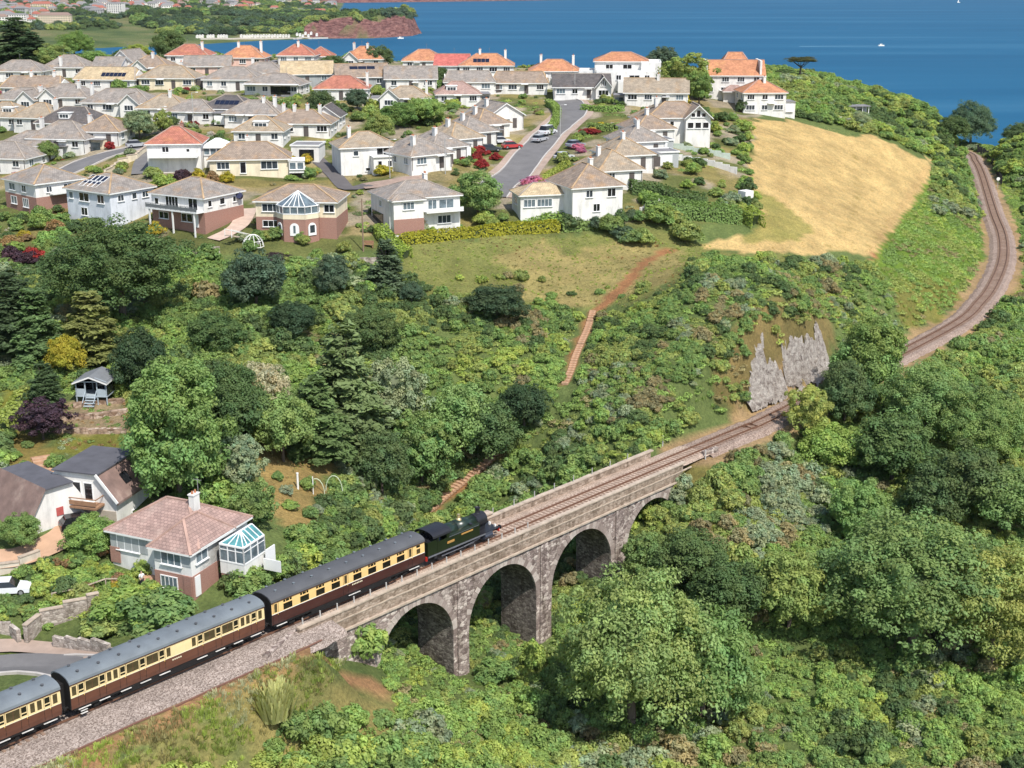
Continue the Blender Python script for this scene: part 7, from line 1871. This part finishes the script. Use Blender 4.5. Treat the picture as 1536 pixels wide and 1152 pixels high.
zone_shrubs([(330, 880), (430, 840), (520, 800), (600, 770), (615, 790), (450, 860), (340, 905)], 16, ['mid', 'fresh', 'dark', 'fresh', 'olive'], 'behind the first coach', 17, (1.2, 2.4))
zone_shrubs([(0, 585), (70, 640), (80, 690), (0, 700)], 4, ['mid', 'purple', 'fresh'], 'beside the summerhouse lawn', 18, (.7, 1.3))
zone_shrubs([(380, 690), (500, 690), (520, 740), (480, 790), (400, 790)], 6, ['mid', 'fresh', 'grey'], 'on the dry lawn behind the bungalow', 19, (.6, 1.2))
zone_shrubs([(720, 290), (760, 300), (760, 345), (700, 350)], 4, ['mid', 'fresh', 'olive'], 'right of the carport house', 20, (.8, 1.4))
zone_shrubs([(0, 690), (80, 690), (200, 760), (160, 770), (60, 740)], 4, ['mid', 'fresh', 'dark'], 'above the balcony house', 21, (.6, 1.2))

# low planting too mixed to count, filling the gardens
def estate_fill(n, seed):
    X, Y, Z, PX, PY = random_spots(n, (-170, 95, 215, 440), seed); r = np.random.RandomState(seed)
    ok = in_poly(PX, PY, [(-60, 60), (1150, 100), (1128, 180), (1120, 330), (960, 335), (840, 345), (600, 352), (380, 375), (-60, 400)])
    for p, rr, _ in HOUSES: ok &= np.hypot(X - p.x, Y - p.y) > rr * 1.0 + .6
    for C, w in zip(ROADS, RW):
        for q in C[::2]: ok &= np.hypot(X - q[0], Y - q[1]) > w / 2 + 1.3
    ok &= vnoise(X, Y, 7, 88) + r.normal(size=n) * .35 > -.05
    X, Y, Z = X[ok], Y[ok], Z[ok]; m = len(X); T = tint_rows(['mid', 'fresh', 'dark', 'olive', 'lime', 'grey', 'brown'], [.2, .2, .1, .15, .05, -.05, -.1], m, r, X, Y, 3)
    fl = r.rand(m) < .05; T[fl] = np.array([[.5, .16, .22], [.6, .5, .12], [.55, .5, .45], [.3, .05, .05]])[r.randint(0, 4, fl.sum())]
    S = r.uniform(.4, 1.25, m); scatter('garden_planting', np.c_[X, Y, Z - .1], np.c_[S, S, S], r.choice([0, 1, 2, 3, 4], m), T, 'mixed low garden planting between the houses of the estate')
estate_fill(9000, 61)
def patch_fill(name, poly, n, box, names, w, size, picks, label, seed, gap=.6):
    X, Y, Z, PX, PY = random_spots(n, box, seed); r = np.random.RandomState(seed); ok = in_poly(PX, PY, poly)
    for p, rr, _ in HOUSES: ok &= np.hypot(X - p.x, Y - p.y) > rr * .95 + gap
    for C, wd in zip(ROADS, RW):
        for q in C[::2]: ok &= np.hypot(X - q[0], Y - q[1]) > wd / 2 + .7
    X, Y, Z = X[ok], Y[ok], Z[ok]; m = len(X); T = tint_rows(names, w, m, r, X, Y, 3); S = r.uniform(size[0], size[1], m)
    scatter(name, np.c_[X, Y, Z - .08], np.c_[S, S, S], r.choice(picks, m), T, label)
patch_fill('garden_planting', [(0, 870), (120, 835), (240, 880), (255, 900), (150, 925), (60, 945), (0, 950)], 4200, (-60, -15, 105, 150), ['mid', 'fresh', 'lime', 'rust', 'dark'], [.2, .3, .1, -.1, 0], (.4, 1.0), [0, 1, 2, 3, 4], 'mixed planting on the slope below the pink-roofed bungalow', 63)
patch_fill('dry_grass', [(40, 1160), (250, 1075), (440, 985), (520, 985), (470, 1060), (250, 1180)], 26000, (-55, 5, 84, 130), ['brown', 'pale', 'olive', 'lime'], [.2, .15, .2, .1], (.4, .95), [5, 6], 'straw-coloured grass on the bank below the ballast', 64)
patch_fill('field_stubble', [(1128, 178), (1240, 190), (1330, 216), (1392, 240), (1388, 268), (1346, 330), (1310, 378), (1230, 376), (1110, 378), (1150, 340)], 16000, (40, 125, 220, 345), [(.62,.46,.24), (.55,.42,.2)], [.1, .1], (.15, .3), [5, 6], 'dry standing grass of the straw-coloured field', 65)
patch_fill('lawn_grass', [(385, 665), (470, 672), (500, 702), (470, 795), (405, 795), (375, 720)], 3000, (-50, 0, 130, 185), ['brown', 'olive', 'rust'], [.2, .1, -.2], (.2, .45), [5, 6], 'dry lawn grass behind the bungalow', 66)
patch_fill('embankment_growth', [(60, 640), (100, 600), (200, 600), (210, 690), (190, 760), (100, 690)], 1500, (-65, -30, 130, 175), ['olive', 'rust', 'grey', 'mid'], [.1, .0, .0, .1], (.25, .7), [3, 4, 5], 'mixed plants of the terraced rockery', 67)

zone_shrubs([(1110, 185), (1132, 185), (1132, 330), (1112, 330)], 18, ['mid', 'fresh', 'olive', 'lime', 'dark'], 'along the field edge of the gardens', 30, (1.0, 1.8))
zone_shrubs([(20, 330), (120, 340), (330, 372), (370, 385), (300, 398), (100, 375), (20, 360)], 16, ['mid', 'fresh', 'olive', 'dark'], 'at the feet of the first-row houses', 31, (1.2, 2.0), -2.5)
zone_shrubs([(600, 345), (700, 338), (700, 352), (610, 358)], 7, ['mid', 'fresh', 'olive'], 'under the carport house balcony', 32, (.8, 1.4), -3)
# ------------------------------------------------------------ rock face of the cutting
def rock_face():
    t = NT('cutting rock'); c = t.coord(); k = t.ramp(t.noise(c, 1.1, 9, .78), [(.36, (.16, .135, .12)), (.46, (.50, .44, .39)), (.62, (.78, .73, .66))])
    vo = t.n('TexVoronoi', feature='DISTANCE_TO_EDGE'); vo.inputs['Scale'].default_value = 2.6; t.l(c, vo.inputs['Vector'])
    k = t.mix(.4, k, t.ramp(vo.outputs['Distance'], [(0, (.45, .42, .42)), (.2, (1, 1, 1))]), 'MULTIPLY'); t.bump(t.noise(c, 2.4, 8, .8), 1.0, .8); m = t.done(k, .95, .1)
    out = []
    for poly, seed in (([(1122, 560), (1132, 525), (1136, 495), (1150, 490), (1152, 530), (1170, 540), (1184, 575), (1180, 604), (1150, 624), (1122, 634), (1124, 600)], 5), ([(1170, 494), (1190, 494), (1210, 500), (1222, 474), (1252, 484), (1252, 545), (1240, 575), (1205, 580), (1176, 572)], 8)):
        r = np.random.RandomState(seed); s = .3
        T_, O_ = np.meshgrid(np.arange(88, 138, s), np.arange(-20, -3.3, s)); X = TC[0] + TD[0] * T_ + TN[0] * O_; Y = TC[1] + TD[1] * T_ + TN[1] * O_
        Z = hz(X, Y) + .25 + .9 * np.abs(vnoise(X, Y, 1.6, seed)) + .8 * np.abs(vnoise(X + Y, Y - X, .9, seed + 1)) + .4 * vnoise(X, Y, .5, seed + 2) + r.uniform(-.22, .22, X.shape)
        px, py = seen_at(X, Y, Z); q = in_poly(px + 7 * vnoise(X, Y, 1.2, 3), py + 12 * vnoise(X, Y, 1.2, 4), poly); h, w = X.shape; idx = np.arange(h * w).reshape(h, w)
        f = np.stack([idx[:-1, :-1], idx[:-1, 1:], idx[1:, 1:], idx[1:, :-1]], -1).reshape(-1, 4); keep = q.ravel()[f].all(1); f = f[keep]
        if not len(f): continue
        Zf = Z.ravel().copy(); cnt = np.bincount(f.ravel(), minlength=h * w); edge = (cnt > 0) & (cnt < 4); Zf[edge] -= .6
        used = np.unique(f); mp = -np.ones(h * w, int); mp[used] = np.arange(len(used)); me = bpy.data.meshes.new('rock_face'); me.from_pydata(np.c_[X.ravel(), Y.ravel(), Zf][used].tolist(), [], mp[f].tolist()); me.materials.append(m); me.update()
        out.append(link('rock_face', me))
    return out
for o, lab in zip(rock_face(), ('lower pale rock face dropping to the line at the cutting', 'upper grey rock face right of the lower one in the cutting')): tag(o, lab, 'rock face')
# ------------------------------------------------------------ hillside steps
M_STEP = plain('sandy step earth', (.44, .275, .175), .95, .25, 2); M_RISER = plain('step timber', (.38, .22, .13), .9, .2, 3)
def flight(pts, n, w, label):
    P3 = catmull([np.array(spot(*q)) for q in pts], .3); e = tag(empty('flight_of_steps', Vector(P3[0])), label, 'steps'); o = P3[0]
    for k in range(n):
        i = int((len(P3) - 2) * k / n); p = P3[i]; d = P3[i + 1] - p; a = math.atan2(d[1], d[0]); z = float(hz(p[0], p[1]))
        s = MB().box((0, 0, 0), (np.linalg.norm(P3[-1] - P3[0]) / n * .9, w, .34)).build('step', M_STEP, e); s.location = (p[0] - o[0], p[1] - o[1], z - o[2] + .12); s.rotation_euler = (0, 0, a)
        MB().box((-np.linalg.norm(P3[-1] - P3[0]) / n * .46, 0, .02), (.1, w + .2, .38)).build('riser', M_RISER, s)
    return e
flight([(889, 470), (884, 488), (873, 514), (862, 540), (856, 560), (845, 584)], 34, .95, 'long flight of earth steps climbing the open hillside')
flight([(752, 674), (735, 692), (700, 720), (668, 746), (638, 770)], 26, 1.3, 'flight of timber-edged steps descending behind the engine')
flight([(62, 692), (70, 712), (78, 735)], 7, 2.0, 'short orange garden steps above the balcony house')
flight([(225, 858), (224, 872), (222, 884)], 7, 1.3, 'garden steps in front of the pink-roofed bungalow')
wall_run('rockery_wall', [(85, 648), (130, 652), (190, 650)], .5, .6, M_TERR, 'rough rockery wall edging the small lawn'); wall_run('rockery_wall', [(88, 632), (140, 628), (192, 622)], .6, .6, M_TERR, 'middle rockery wall below the summerhouse'); wall_run('rockery_wall', [(110, 612), (150, 608), (188, 604)], .5, .6, M_TERR, 'upper rockery wall under the summerhouse')
# ------------------------------------------------------------ summerhouse
p = spot(141, 606); e = tag(empty('summerhouse', p + Vector((0, 1.0, .7)), R(-4)), 'grey-blue open-fronted summerhouse on stilts with steps', 'summerhouse'); M_SH = plain('grey blue timber', (.36, .42, .46), .8, .1)
b = MB()
for x in (-1.9, -.75, .75, 1.9):
    for y in (-1.3, 1.3): b.box((x, y, .7), (.12, .12, 3.0))
b.build('post', M_SH, e); MB().box((0, 0, .35), (4.0, 2.8, .14)).build('floor', M_SH, e)
b = MB(); b.box((-1.35, -1.32, .85), (1.1, .08, .9)); b.box((1.35, -1.32, .85), (1.1, .08, .9)); b.box((0, -1.32, 2.2), (4.0, .1, .12)); b.bar((-2.1, -1.35, 2.15), (0, -1.35, 2.9), .1, .16); b.bar((2.1, -1.35, 2.15), (0, -1.35, 2.9), .1, .16); b.build('front_frame', M_SH, e)
MB().box((0, 1.3, 1.3), (3.9, .08, 1.9)).box((-1.95, 0, 1.3), (.08, 2.6, 1.9)).box((1.95, 0, 1.3), (.08, 2.6, 1.9)).build('back_walls', M_PANES[1], e)
add_roof(e, 4.0, 4.3, 2.2, .8, 'gable', plain('summerhouse roof', (.17, .18, .19), .8), None, (0, .5, 0), ov=.2); 
for k in range(4): MB().box((0, -1.6 - .3 * k, .25 - .27 * k), (1.3, .3, .08)).build('stair_tread', M_SH, e)
for x in (-.7, .7): MB().bar((x, -1.4, 1.1), (x, -2.7, -.1), .08, .08).build('stair_rail', M_SH, e)
# coastal hut
p = spot(1284, 172); e = tag(empty('coastal_hut', p, R(6)), 'small grey-roofed hut with white posts on the coastal slope', 'hut')
MB().box((0, .6, 1.1), (5.2, 2.8, 2.4)).build('wall', WALL['grey'], e); MB().box((0, -.2, 2.4), (6.0, 5.0, .16)).build('roof', M_FLAT, e)
for x in (-2.6, -.9, .9, 2.6): MB().box((x, -2.2, 1.1), (.16, .16, 2.6)).build('post', M_WHITE, e)
MB().box((0, -1.6, .05), (6.2, 3.2, .3)).build('deck', M_WHITE, e)
wall_run('garden_fence', [(1242, 182), (1262, 184), (1275, 190)], 1.2, .1, plain('weathered boards', (.42, .41, .40)), 'weathered grey board fence below the coastal hut', 'fence')
# ------------------------------------------------------------ cars
def car(x, y, yaw, col, label, van=False, world=None):
    p = world or spot(x, y); e = tag(empty('parked_car', p + Vector((0, 0, .16)), R(yaw)), label, 'car', 'parked cars'); L, W = (4.9, 1.9) if van else (4.2, 1.76); m = plain('car paint %s' % (col,), col, .25, .03, 1, .6)
    hb = .75 if not van else .95; ht = 1.42 if not van else 1.95
    pr = [(-L / 2, .28), (L / 2, .28), (L / 2, .62), (L / 2 - .15, .72), (L * .24, hb + .12), (-L / 2 + .12, hb + .14), (-L / 2, .7)]
    b = MB(); n = len(pr); vs = [(a, -W / 2, c) for a, c in pr] + [(a, W / 2, c) for a, c in pr]; b.add(vs, [tuple(range(n)), tuple(range(2 * n - 1, n - 1, -1))] + [(i, (i + 1) % n, n + (i + 1) % n, n + i) for i in range(n)]); b.build('body', m, e)
    x0, x1 = (-L / 2 + .15, L * .24) if not van else (-L / 2 + .1, L * .3); z0 = hb + .1
    vs = []
    for yy, k in ((-W / 2 + .06, 0), (W / 2 - .06, 0)): vs += [(x0, yy, z0), (x1, yy, z0)]
    vs += [(x0 + .45, -W / 2 + .24, ht), (x1 - .75, -W / 2 + .24, ht), (x0 + .45, W / 2 - .24, ht), (x1 - .75, W / 2 - .24, ht)]
    MB().add(vs, [(0, 1, 5, 4), (2, 6, 7, 3), (0, 4, 6, 2), (1, 3, 7, 5)]).build('glass', M_PANES[1], e); MB().box(((x0 + x1) / 2 - .15, 0, ht + .02), (x1 - x0 - 1.15, W - .46, .06)).build('roof_panel', m, e)
    for sx in (-L * .31, L * .31):
        for s in (-1, 1):
            w = MB().cyl((sx, s * (W / 2 - .2), .31), (sx, s * (W / 2 + .01), .31), .32, n=14).build('wheel', M_UNDER, e); MB().cyl((sx, s * (W / 2 + .01), .31), (sx, s * (W / 2 + .03), .31), .19, n=10).build('hub', M_STEELC, w)
    for s in (-1, 1): MB().box((L / 2 - .03, s * W * .36, .6), (.08, .34, .14)).build('headlight', M_FRAME, e); MB().box((-L / 2 + .02, s * W * .38, .66), (.06, .22, .16)).build('tail_light', M_REDL, e)
    return e
M_STEELC = plain('wheel hub', (.4, .4, .42), .35, .05, metal=.5); M_REDL = plain('tail light', (.4, .03, .03), .3)
car(14, 893, 8, (.72, .73, .75), 'white car on the drive cut by the left edge'); car(122, 797, 28, (.012, .012, .015), 'black car before the balcony house garage')
car(822, 203, 58, (.70, .71, .72), 'white van parked on the left kerb of the road', True); car(810, 214, 58, (.45, .46, .48), 'silver car parked behind the white van'); car(768, 224, 20, (.45, .05, .05), 'red car on a drive left of the road')
car(752, 216, 15, (.62, .63, .65), 'silver car beside the red car left of the road'); car(736, 228, 20, (.05, .06, .07), 'dark car on the drive below the silver car'); car(205, 222, 30, (.40, .41, .43), 'silver car by the red-roofed house on the side street')
car(130, 226, 10, (.66, .67, .69), 'white car beside the round lime shrub'); car(846, 240, 40, (.58, .60, .62), 'pale car on the right front drive low on the road'); car(863, 222, 40, (.30, .33, .38), 'blue-grey car on the right front drive')
# flat garages between the right-hand bungalows
for x, y, yw, lab in ((992, 226, 14, 'grey flat-roofed garage lowest of those right of the road'), (985, 208, 14, 'grey flat-roofed garage in the middle right of the road'), (690 + 285, 190, 14, 'grey flat-roofed garage highest of those right of the road')):
    h = H(lab, x, y, 5.2, 5.5, yw, 2.5, .1, 'flat', wc='grey', wins=None, cat='garage', name='garage'); MB().box((0, -2.78, 1.0), (2.6, .08, 2.0)).build('garage_door', M_FRAME, h)
# ------------------------------------------------------------ poles
M_POLE = plain('galvanised pole', (.40, .40, .39), .5, .1); M_WPOLE = plain('wooden pole', (.24, .17, .12), .9, .2)
def lamp(x, y, hgt, label, wood=False, arm=True):
    p = spot(x, y); e = tag(empty('utility_pole' if wood else 'lamp_post', p), label, 'pole' if wood else 'lamp post'); MB().cyl((0, 0, -.3), (0, 0, hgt), .13 if wood else .09, .09 if wood else .06, 8).build('column', M_WPOLE if wood else M_POLE, e)
    if wood: MB().box((0, 0, hgt - .5), (1.3, .1, .1)).build('cross_arm', M_WPOLE, e)
    elif arm: MB().bar((0, 0, hgt), (.9, 0, hgt + .12), .07, .07).build('arm', M_POLE, e); MB().box((1.1, 0, hgt + .08), (.5, .2, .14)).build('lantern', M_FRAME, e)
    return e
lamp(291, 192, 7.5, 'tall lamp column among the mid-estate roofs'); lamp(243, 200, 5.5, 'shorter lamp column by the thin olive tree'); lamp(585, 268, 7, 'lamp column right of the white picture-window house'); lamp(840, 208, 7, 'lamp column on the left kerb at the road bend'); lamp(545, 378, 8.5, 'wooden pole beside the cream house garden', True); lamp(862, 150, 6.5, 'lamp column at the top of the road'); lamp(668, 262, 6.5, 'lamp column below the bungalow row')
# ------------------------------------------------------------ by the curving line
p = spot(1496, 282); e = tag(empty('railway_sign', p), 'white disc sign on a post beside the curving track', 'sign'); MB().cyl((0, 0, -.3), (0, 0, 2.4), .06, n=6).build('post', M_POLE, e); MB().cyl((0, -.03, 2.6), (0, .03, 2.6), .5, n=20).build('disc', M_WHITE, e)
e = tag(empty('timber_retaining_wall', spot(1452, 220)), 'row of dark upright timbers retaining the bank at the end of the track', 'retaining wall'); o = e.location
ii = [i for i in range(len(TRACK)) if 345 < TRACK[i][1] and TRACK[i][1] < 475]
for i in ii:
    d = heading(i); nn = np.array([d[1], -d[0]]); q = TRACK[i][:2] + nn * 4.6
    if TRACK[i][1] > 400 and i % 2: MB().box((q[0] - o.x, q[1] - o.y, TRACK[i][2] + .5 - o.z), (.6, .5, 2.4 + rng.uniform(-.7, .5)), math.atan2(d[1], d[0])).build('timber', M_UNDER, e)
# pair of marker posts left of the viaduct end, and a concrete trackside hut base
for x, y, lab in ((990, 668, 'pair of white posts beside the line left of the viaduct end'), (1058, 690, 'grey trackside post right of the viaduct end')):
    p = spot(x, y); e = tag(empty('marker_posts', p), lab, 'post')
    for dx in ((-.35, .35) if x == 990 else (0,)): MB().box((dx, 0, .5), (.14, .14, 1.6)).build('post', M_POST, e)
wall_run('abutment_wall', [(1054, 688), (1075, 682)], .9, .5, M_STONE, 'short stone wing wall beside the line past the viaduct'); wall_run('abutment_wall', [(398, 990), (430, 965), (455, 962)], .5, .5, M_STONE, 'low stone edging where the viaduct meets the embankment')
# ------------------------------------------------------------ garden things
def tube(pts, r, name, mat, parent, n=6):
    b = MB()
    for a, c in zip(pts[:-1], pts[1:]): b.cyl(a, c, r, n=n)
    return b.build(name, mat, parent)
p = spot(488, 742); e = tag(empty('garden_arch', p), 'pale bent-pole arch on the dry lawn', 'garden frame')
for k, s in enumerate((-.5, .5)): tube([(s * 2 + 1.0 * math.cos(a), s, 2.0 * math.sin(a)) for a in np.linspace(0, math.pi, 10)], .05, 'hoop', plain('pale green pole', (.55, .62, .45)), e)
p = spot(447, 735); e = tag(empty('garden_post', p), 'white post standing on the dry lawn', 'post'); MB().cyl((0, 0, -.2), (0, 0, 1.9), .13, n=10).build('post', M_WHITE, e); MB().cyl((0, 0, 1.9), (0, 0, 2.0), .16, n=10).build('cap', M_WHITE, e)
p = spot(470, 742); e = tag(empty('garden_post', p), 'thin pale pole right of the white post on the dry lawn', 'post'); MB().cyl((0, 0, -.2), (0, 0, 2.2), .06, n=8).build('pole', M_WHITE, e)
p = spot(380, 372); e = tag(empty('garden_dome', p), 'white wire garden dome with seat left of the cream house', 'garden dome')
for k in range(5): tube([(1.7 * math.cos(t) * math.cos(k * .63), 1.7 * math.cos(t) * math.sin(k * .63), .1 + 2.0 * math.sin(t)) for t in np.linspace(0, math.pi, 11)], .05, 'rib', M_WHITE, e)
for z in (.2, 1.1): tube([(1.7 * math.sqrt(max(0, 1 - ((z - .1) / 2) ** 2)) * math.cos(t), 1.7 * math.sqrt(max(0, 1 - ((z - .1) / 2) ** 2)) * math.sin(t), z) for t in np.linspace(0, 2 * math.pi, 17)], .05, 'ring', M_WHITE, e)
MB().box((0, 0, .45), (1.6, 1.0, .2)).build('seat', plain('lilac cushion', (.45, .38, .55)), e)
p = spot(362, 362); e = tag(empty('garden_stair', p, R(60)), 'white garden stair rail beside the balcony house', 'stair')
for s in (-.7, .7): tube([(-3, s, 2.2), (3, s, .2)], .06, 'rail', M_WHITE, e); tube([(-3, s, .9), (-3, s, 2.2)], .06, 'newel', M_WHITE, e)
for k in range(8): MB().box((-2.8 + k * .75, 0, 1.2 - k * .22), (.5, 1.4, .1)).build('tread', M_COPE, e)
wall_run('patio_wall', [(262, 385), (300, 388), (330, 380)], 1.0, .3, M_GWALL, 'grey patio wall below the balcony house')
p = spot(553, 372); e = tag(empty('garden_bench', p, R(-10)), 'red-brown garden bench at the foot of the wooden pole', 'bench')
MB().box((0, 0, .45), (1.6, .5, .08)).build('seat', M_TIMBER, e); MB().box((0, .25, .8), (1.6, .08, .5)).build('backrest', M_TIMBER, e)
for x in (-.7, .7): MB().box((x, 0, .2), (.08, .45, .5)).build('leg', M_TIMBER, e)
p0 = [spot(*q) for q in ((80, 912), (120, 900), (160, 888), (188, 884))]; e = tag(empty('garden_handrail', p0[0]), 'pale timber handrail along the garden path below the bungalow', 'handrail')
for a, c in zip(p0[:-1], p0[1:]): MB().bar(a - p0[0] + Vector((0, 0, 1.0)), c - p0[0] + Vector((0, 0, 1.0)), .1, .1).build('rail', M_COPE, e)
for a in p0: MB().box((a - p0[0]) + Vector((0, 0, .5)), (.1, .1, 1.1)).build('post', M_COPE, e)
p = spot(1132, 262); wall_run('field_shed', [(1112, 302), (1124, 304)], 1.9, 2.0, WALL['white'], 'small white shed at the end of the right-hand gardens', 'shed')
# ------------------------------------------------------------ person in the garden
def skin_part(name, joints, edges, mat, parent):
    me = bpy.data.meshes.new(name); me.from_pydata([j[0] for j in joints], edges, []); o = link(name, me, parent); me.materials.append(mat)
    sk = o.modifiers.new('skin', 'SKIN'); lay_ = me.skin_vertices[0].data if me.skin_vertices else None
    if lay_ is None:
        bm = bmesh.new(); bm.from_mesh(me); bm.verts.layers.skin.verify(); bm.to_mesh(me); bm.free(); lay_ = me.skin_vertices[0].data
    for i, j in enumerate(joints): lay_[i].radius = (j[1], j[1]); lay_[i].use_root = i == 0
    sk.use_smooth_shade = True; o.modifiers.new('soft', 'SUBSURF').levels = 1; o.modifiers['soft'].render_levels = 1; return o
p = spot(214, 884); e = tag(empty('person', p, R(40)), 'person in white shirt and dark trousers standing on the garden path', 'person')
M_SKIN = plain('skin', (.50, .32, .24), .6); M_SHIRT = plain('white shirt', (.75, .75, .74), .8); M_TROU = plain('dark trousers', (.02, .022, .03), .8); M_HAIR = plain('grey hair', (.25, .24, .23), .8)
J = [((0, 0, .95), .13), ((0, 0, 1.25), .14), ((0, 0, 1.42), .10), ((0, 0, 1.52), .055), ((0, -.01, 1.64), .095), ((0, -.01, 1.74), .07), ((.2, 0, 1.40), .06), ((.26, -.03, 1.12), .045), ((.22, -.22, .98), .035), ((.20, -.29, .96), .03), ((-.2, 0, 1.40), .06), ((-.26, -.02, 1.12), .045), ((-.24, -.18, .95), .035), ((-.22, -.25, .93), .03), ((.10, 0, .88), .085), ((.11, 0, .48), .06), ((.11, .02, .09), .042), ((.11, -.12, .04), .04), ((-.10, 0, .88), .085), ((-.12, -.02, .48), .06), ((-.12, .02, .09), .042), ((-.12, -.12, .04), .04)]
skin_part('body', J, [(0, 1), (1, 2), (2, 3), (3, 4), (4, 5), (2, 6), (6, 7), (7, 8), (8, 9), (2, 10), (10, 11), (11, 12), (12, 13), (0, 14), (14, 15), (15, 16), (16, 17), (0, 18), (18, 19), (19, 20), (20, 21)], M_SKIN, e)
skin_part('shirt', [((0, 0, .93), .165), ((0, 0, 1.25), .17), ((0, 0, 1.43), .12), ((.21, 0, 1.41), .082), ((.265, -.03, 1.15), .066), ((-.21, 0, 1.41), .082), ((-.265, -.02, 1.15), .066)], [(0, 1), (1, 2), (2, 3), (3, 4), (2, 5), (5, 6)], M_SHIRT, e)
skin_part('trousers', [((0, 0, .93), .155), ((.10, 0, .84), .11), ((.11, 0, .48), .085), ((.11, .02, .12), .075), ((-.10, 0, .84), .11), ((-.12, -.02, .48), .085), ((-.12, .02, .12), .075)], [(0, 1), (1, 2), (2, 3), (0, 4), (4, 5), (5, 6)], M_TROU, e)
skin_part('hair', [((0, .01, 1.70), .10), ((0, .03, 1.76), .08)], [(0, 1)], M_HAIR, e)
# ------------------------------------------------------------ woods of the far shore
def far_wood(n, seed):
    r = np.random.RandomState(seed); X = r.uniform(-1000, -130, n); Y = r.uniform(1800, 3600, n); Z = far_h(X, Y); PX, PY = seen_at(X, Y, Z); d = shore_dist(X, Y)
    ok = (d > 14) & ((in_poly(PX, PY, [(490, 30), (640, 12), (640, 50), (480, 52)]) & (d > 16)) | in_poly(PX, PY, [(200, 20), (500, 10), (500, 56), (440, 54), (270, 52), (200, 40)]) & (vnoise(X, Y, 60, 5) > -.25) | (vnoise(X, Y, 55, 6) > .35) & (PY < 50))
    ok &= PX > -40
    X, Y, Z = X[ok], Y[ok], Z[ok]; m = len(X); S = r.uniform(4.5, 9, m); T = tint_rows(['dark', 'blue', 'mid', 'deep', 'olive'], [.2, .25, .1, .1, 0], m, r, X, Y, 60)
    scatter('far_woodland', np.c_[X, Y, Z - 1.5], np.c_[S, S, S], r.randint(0, 3, m), T, 'dark woods on the far shore and headland')
far_wood(14000, 91)
# ------------------------------------------------------------ summer haze over the bay
hb = MB().box((0, 14000, 51.5), (60000, 32000, 113)).build('haze', plain('unused haze surface', (1, 1, 1)))
hm = bpy.data.materials.new('haze air'); hm.use_nodes = True; hm.node_tree.nodes.clear()
_o = hm.node_tree.nodes.new('ShaderNodeOutputMaterial'); _v = hm.node_tree.nodes.new('ShaderNodeVolumePrincipled')
_v.inputs['Color'].default_value = (.86, .92, 1.0, 1); _v.inputs['Density'].default_value = 0.000018; _v.inputs['Anisotropy'].default_value = 0.2
hm.node_tree.links.new(_v.outputs[0], _o.inputs['Volume'])
hb.data.materials.clear(); hb.data.materials.append(hm); tag(hb, kind='stuff')
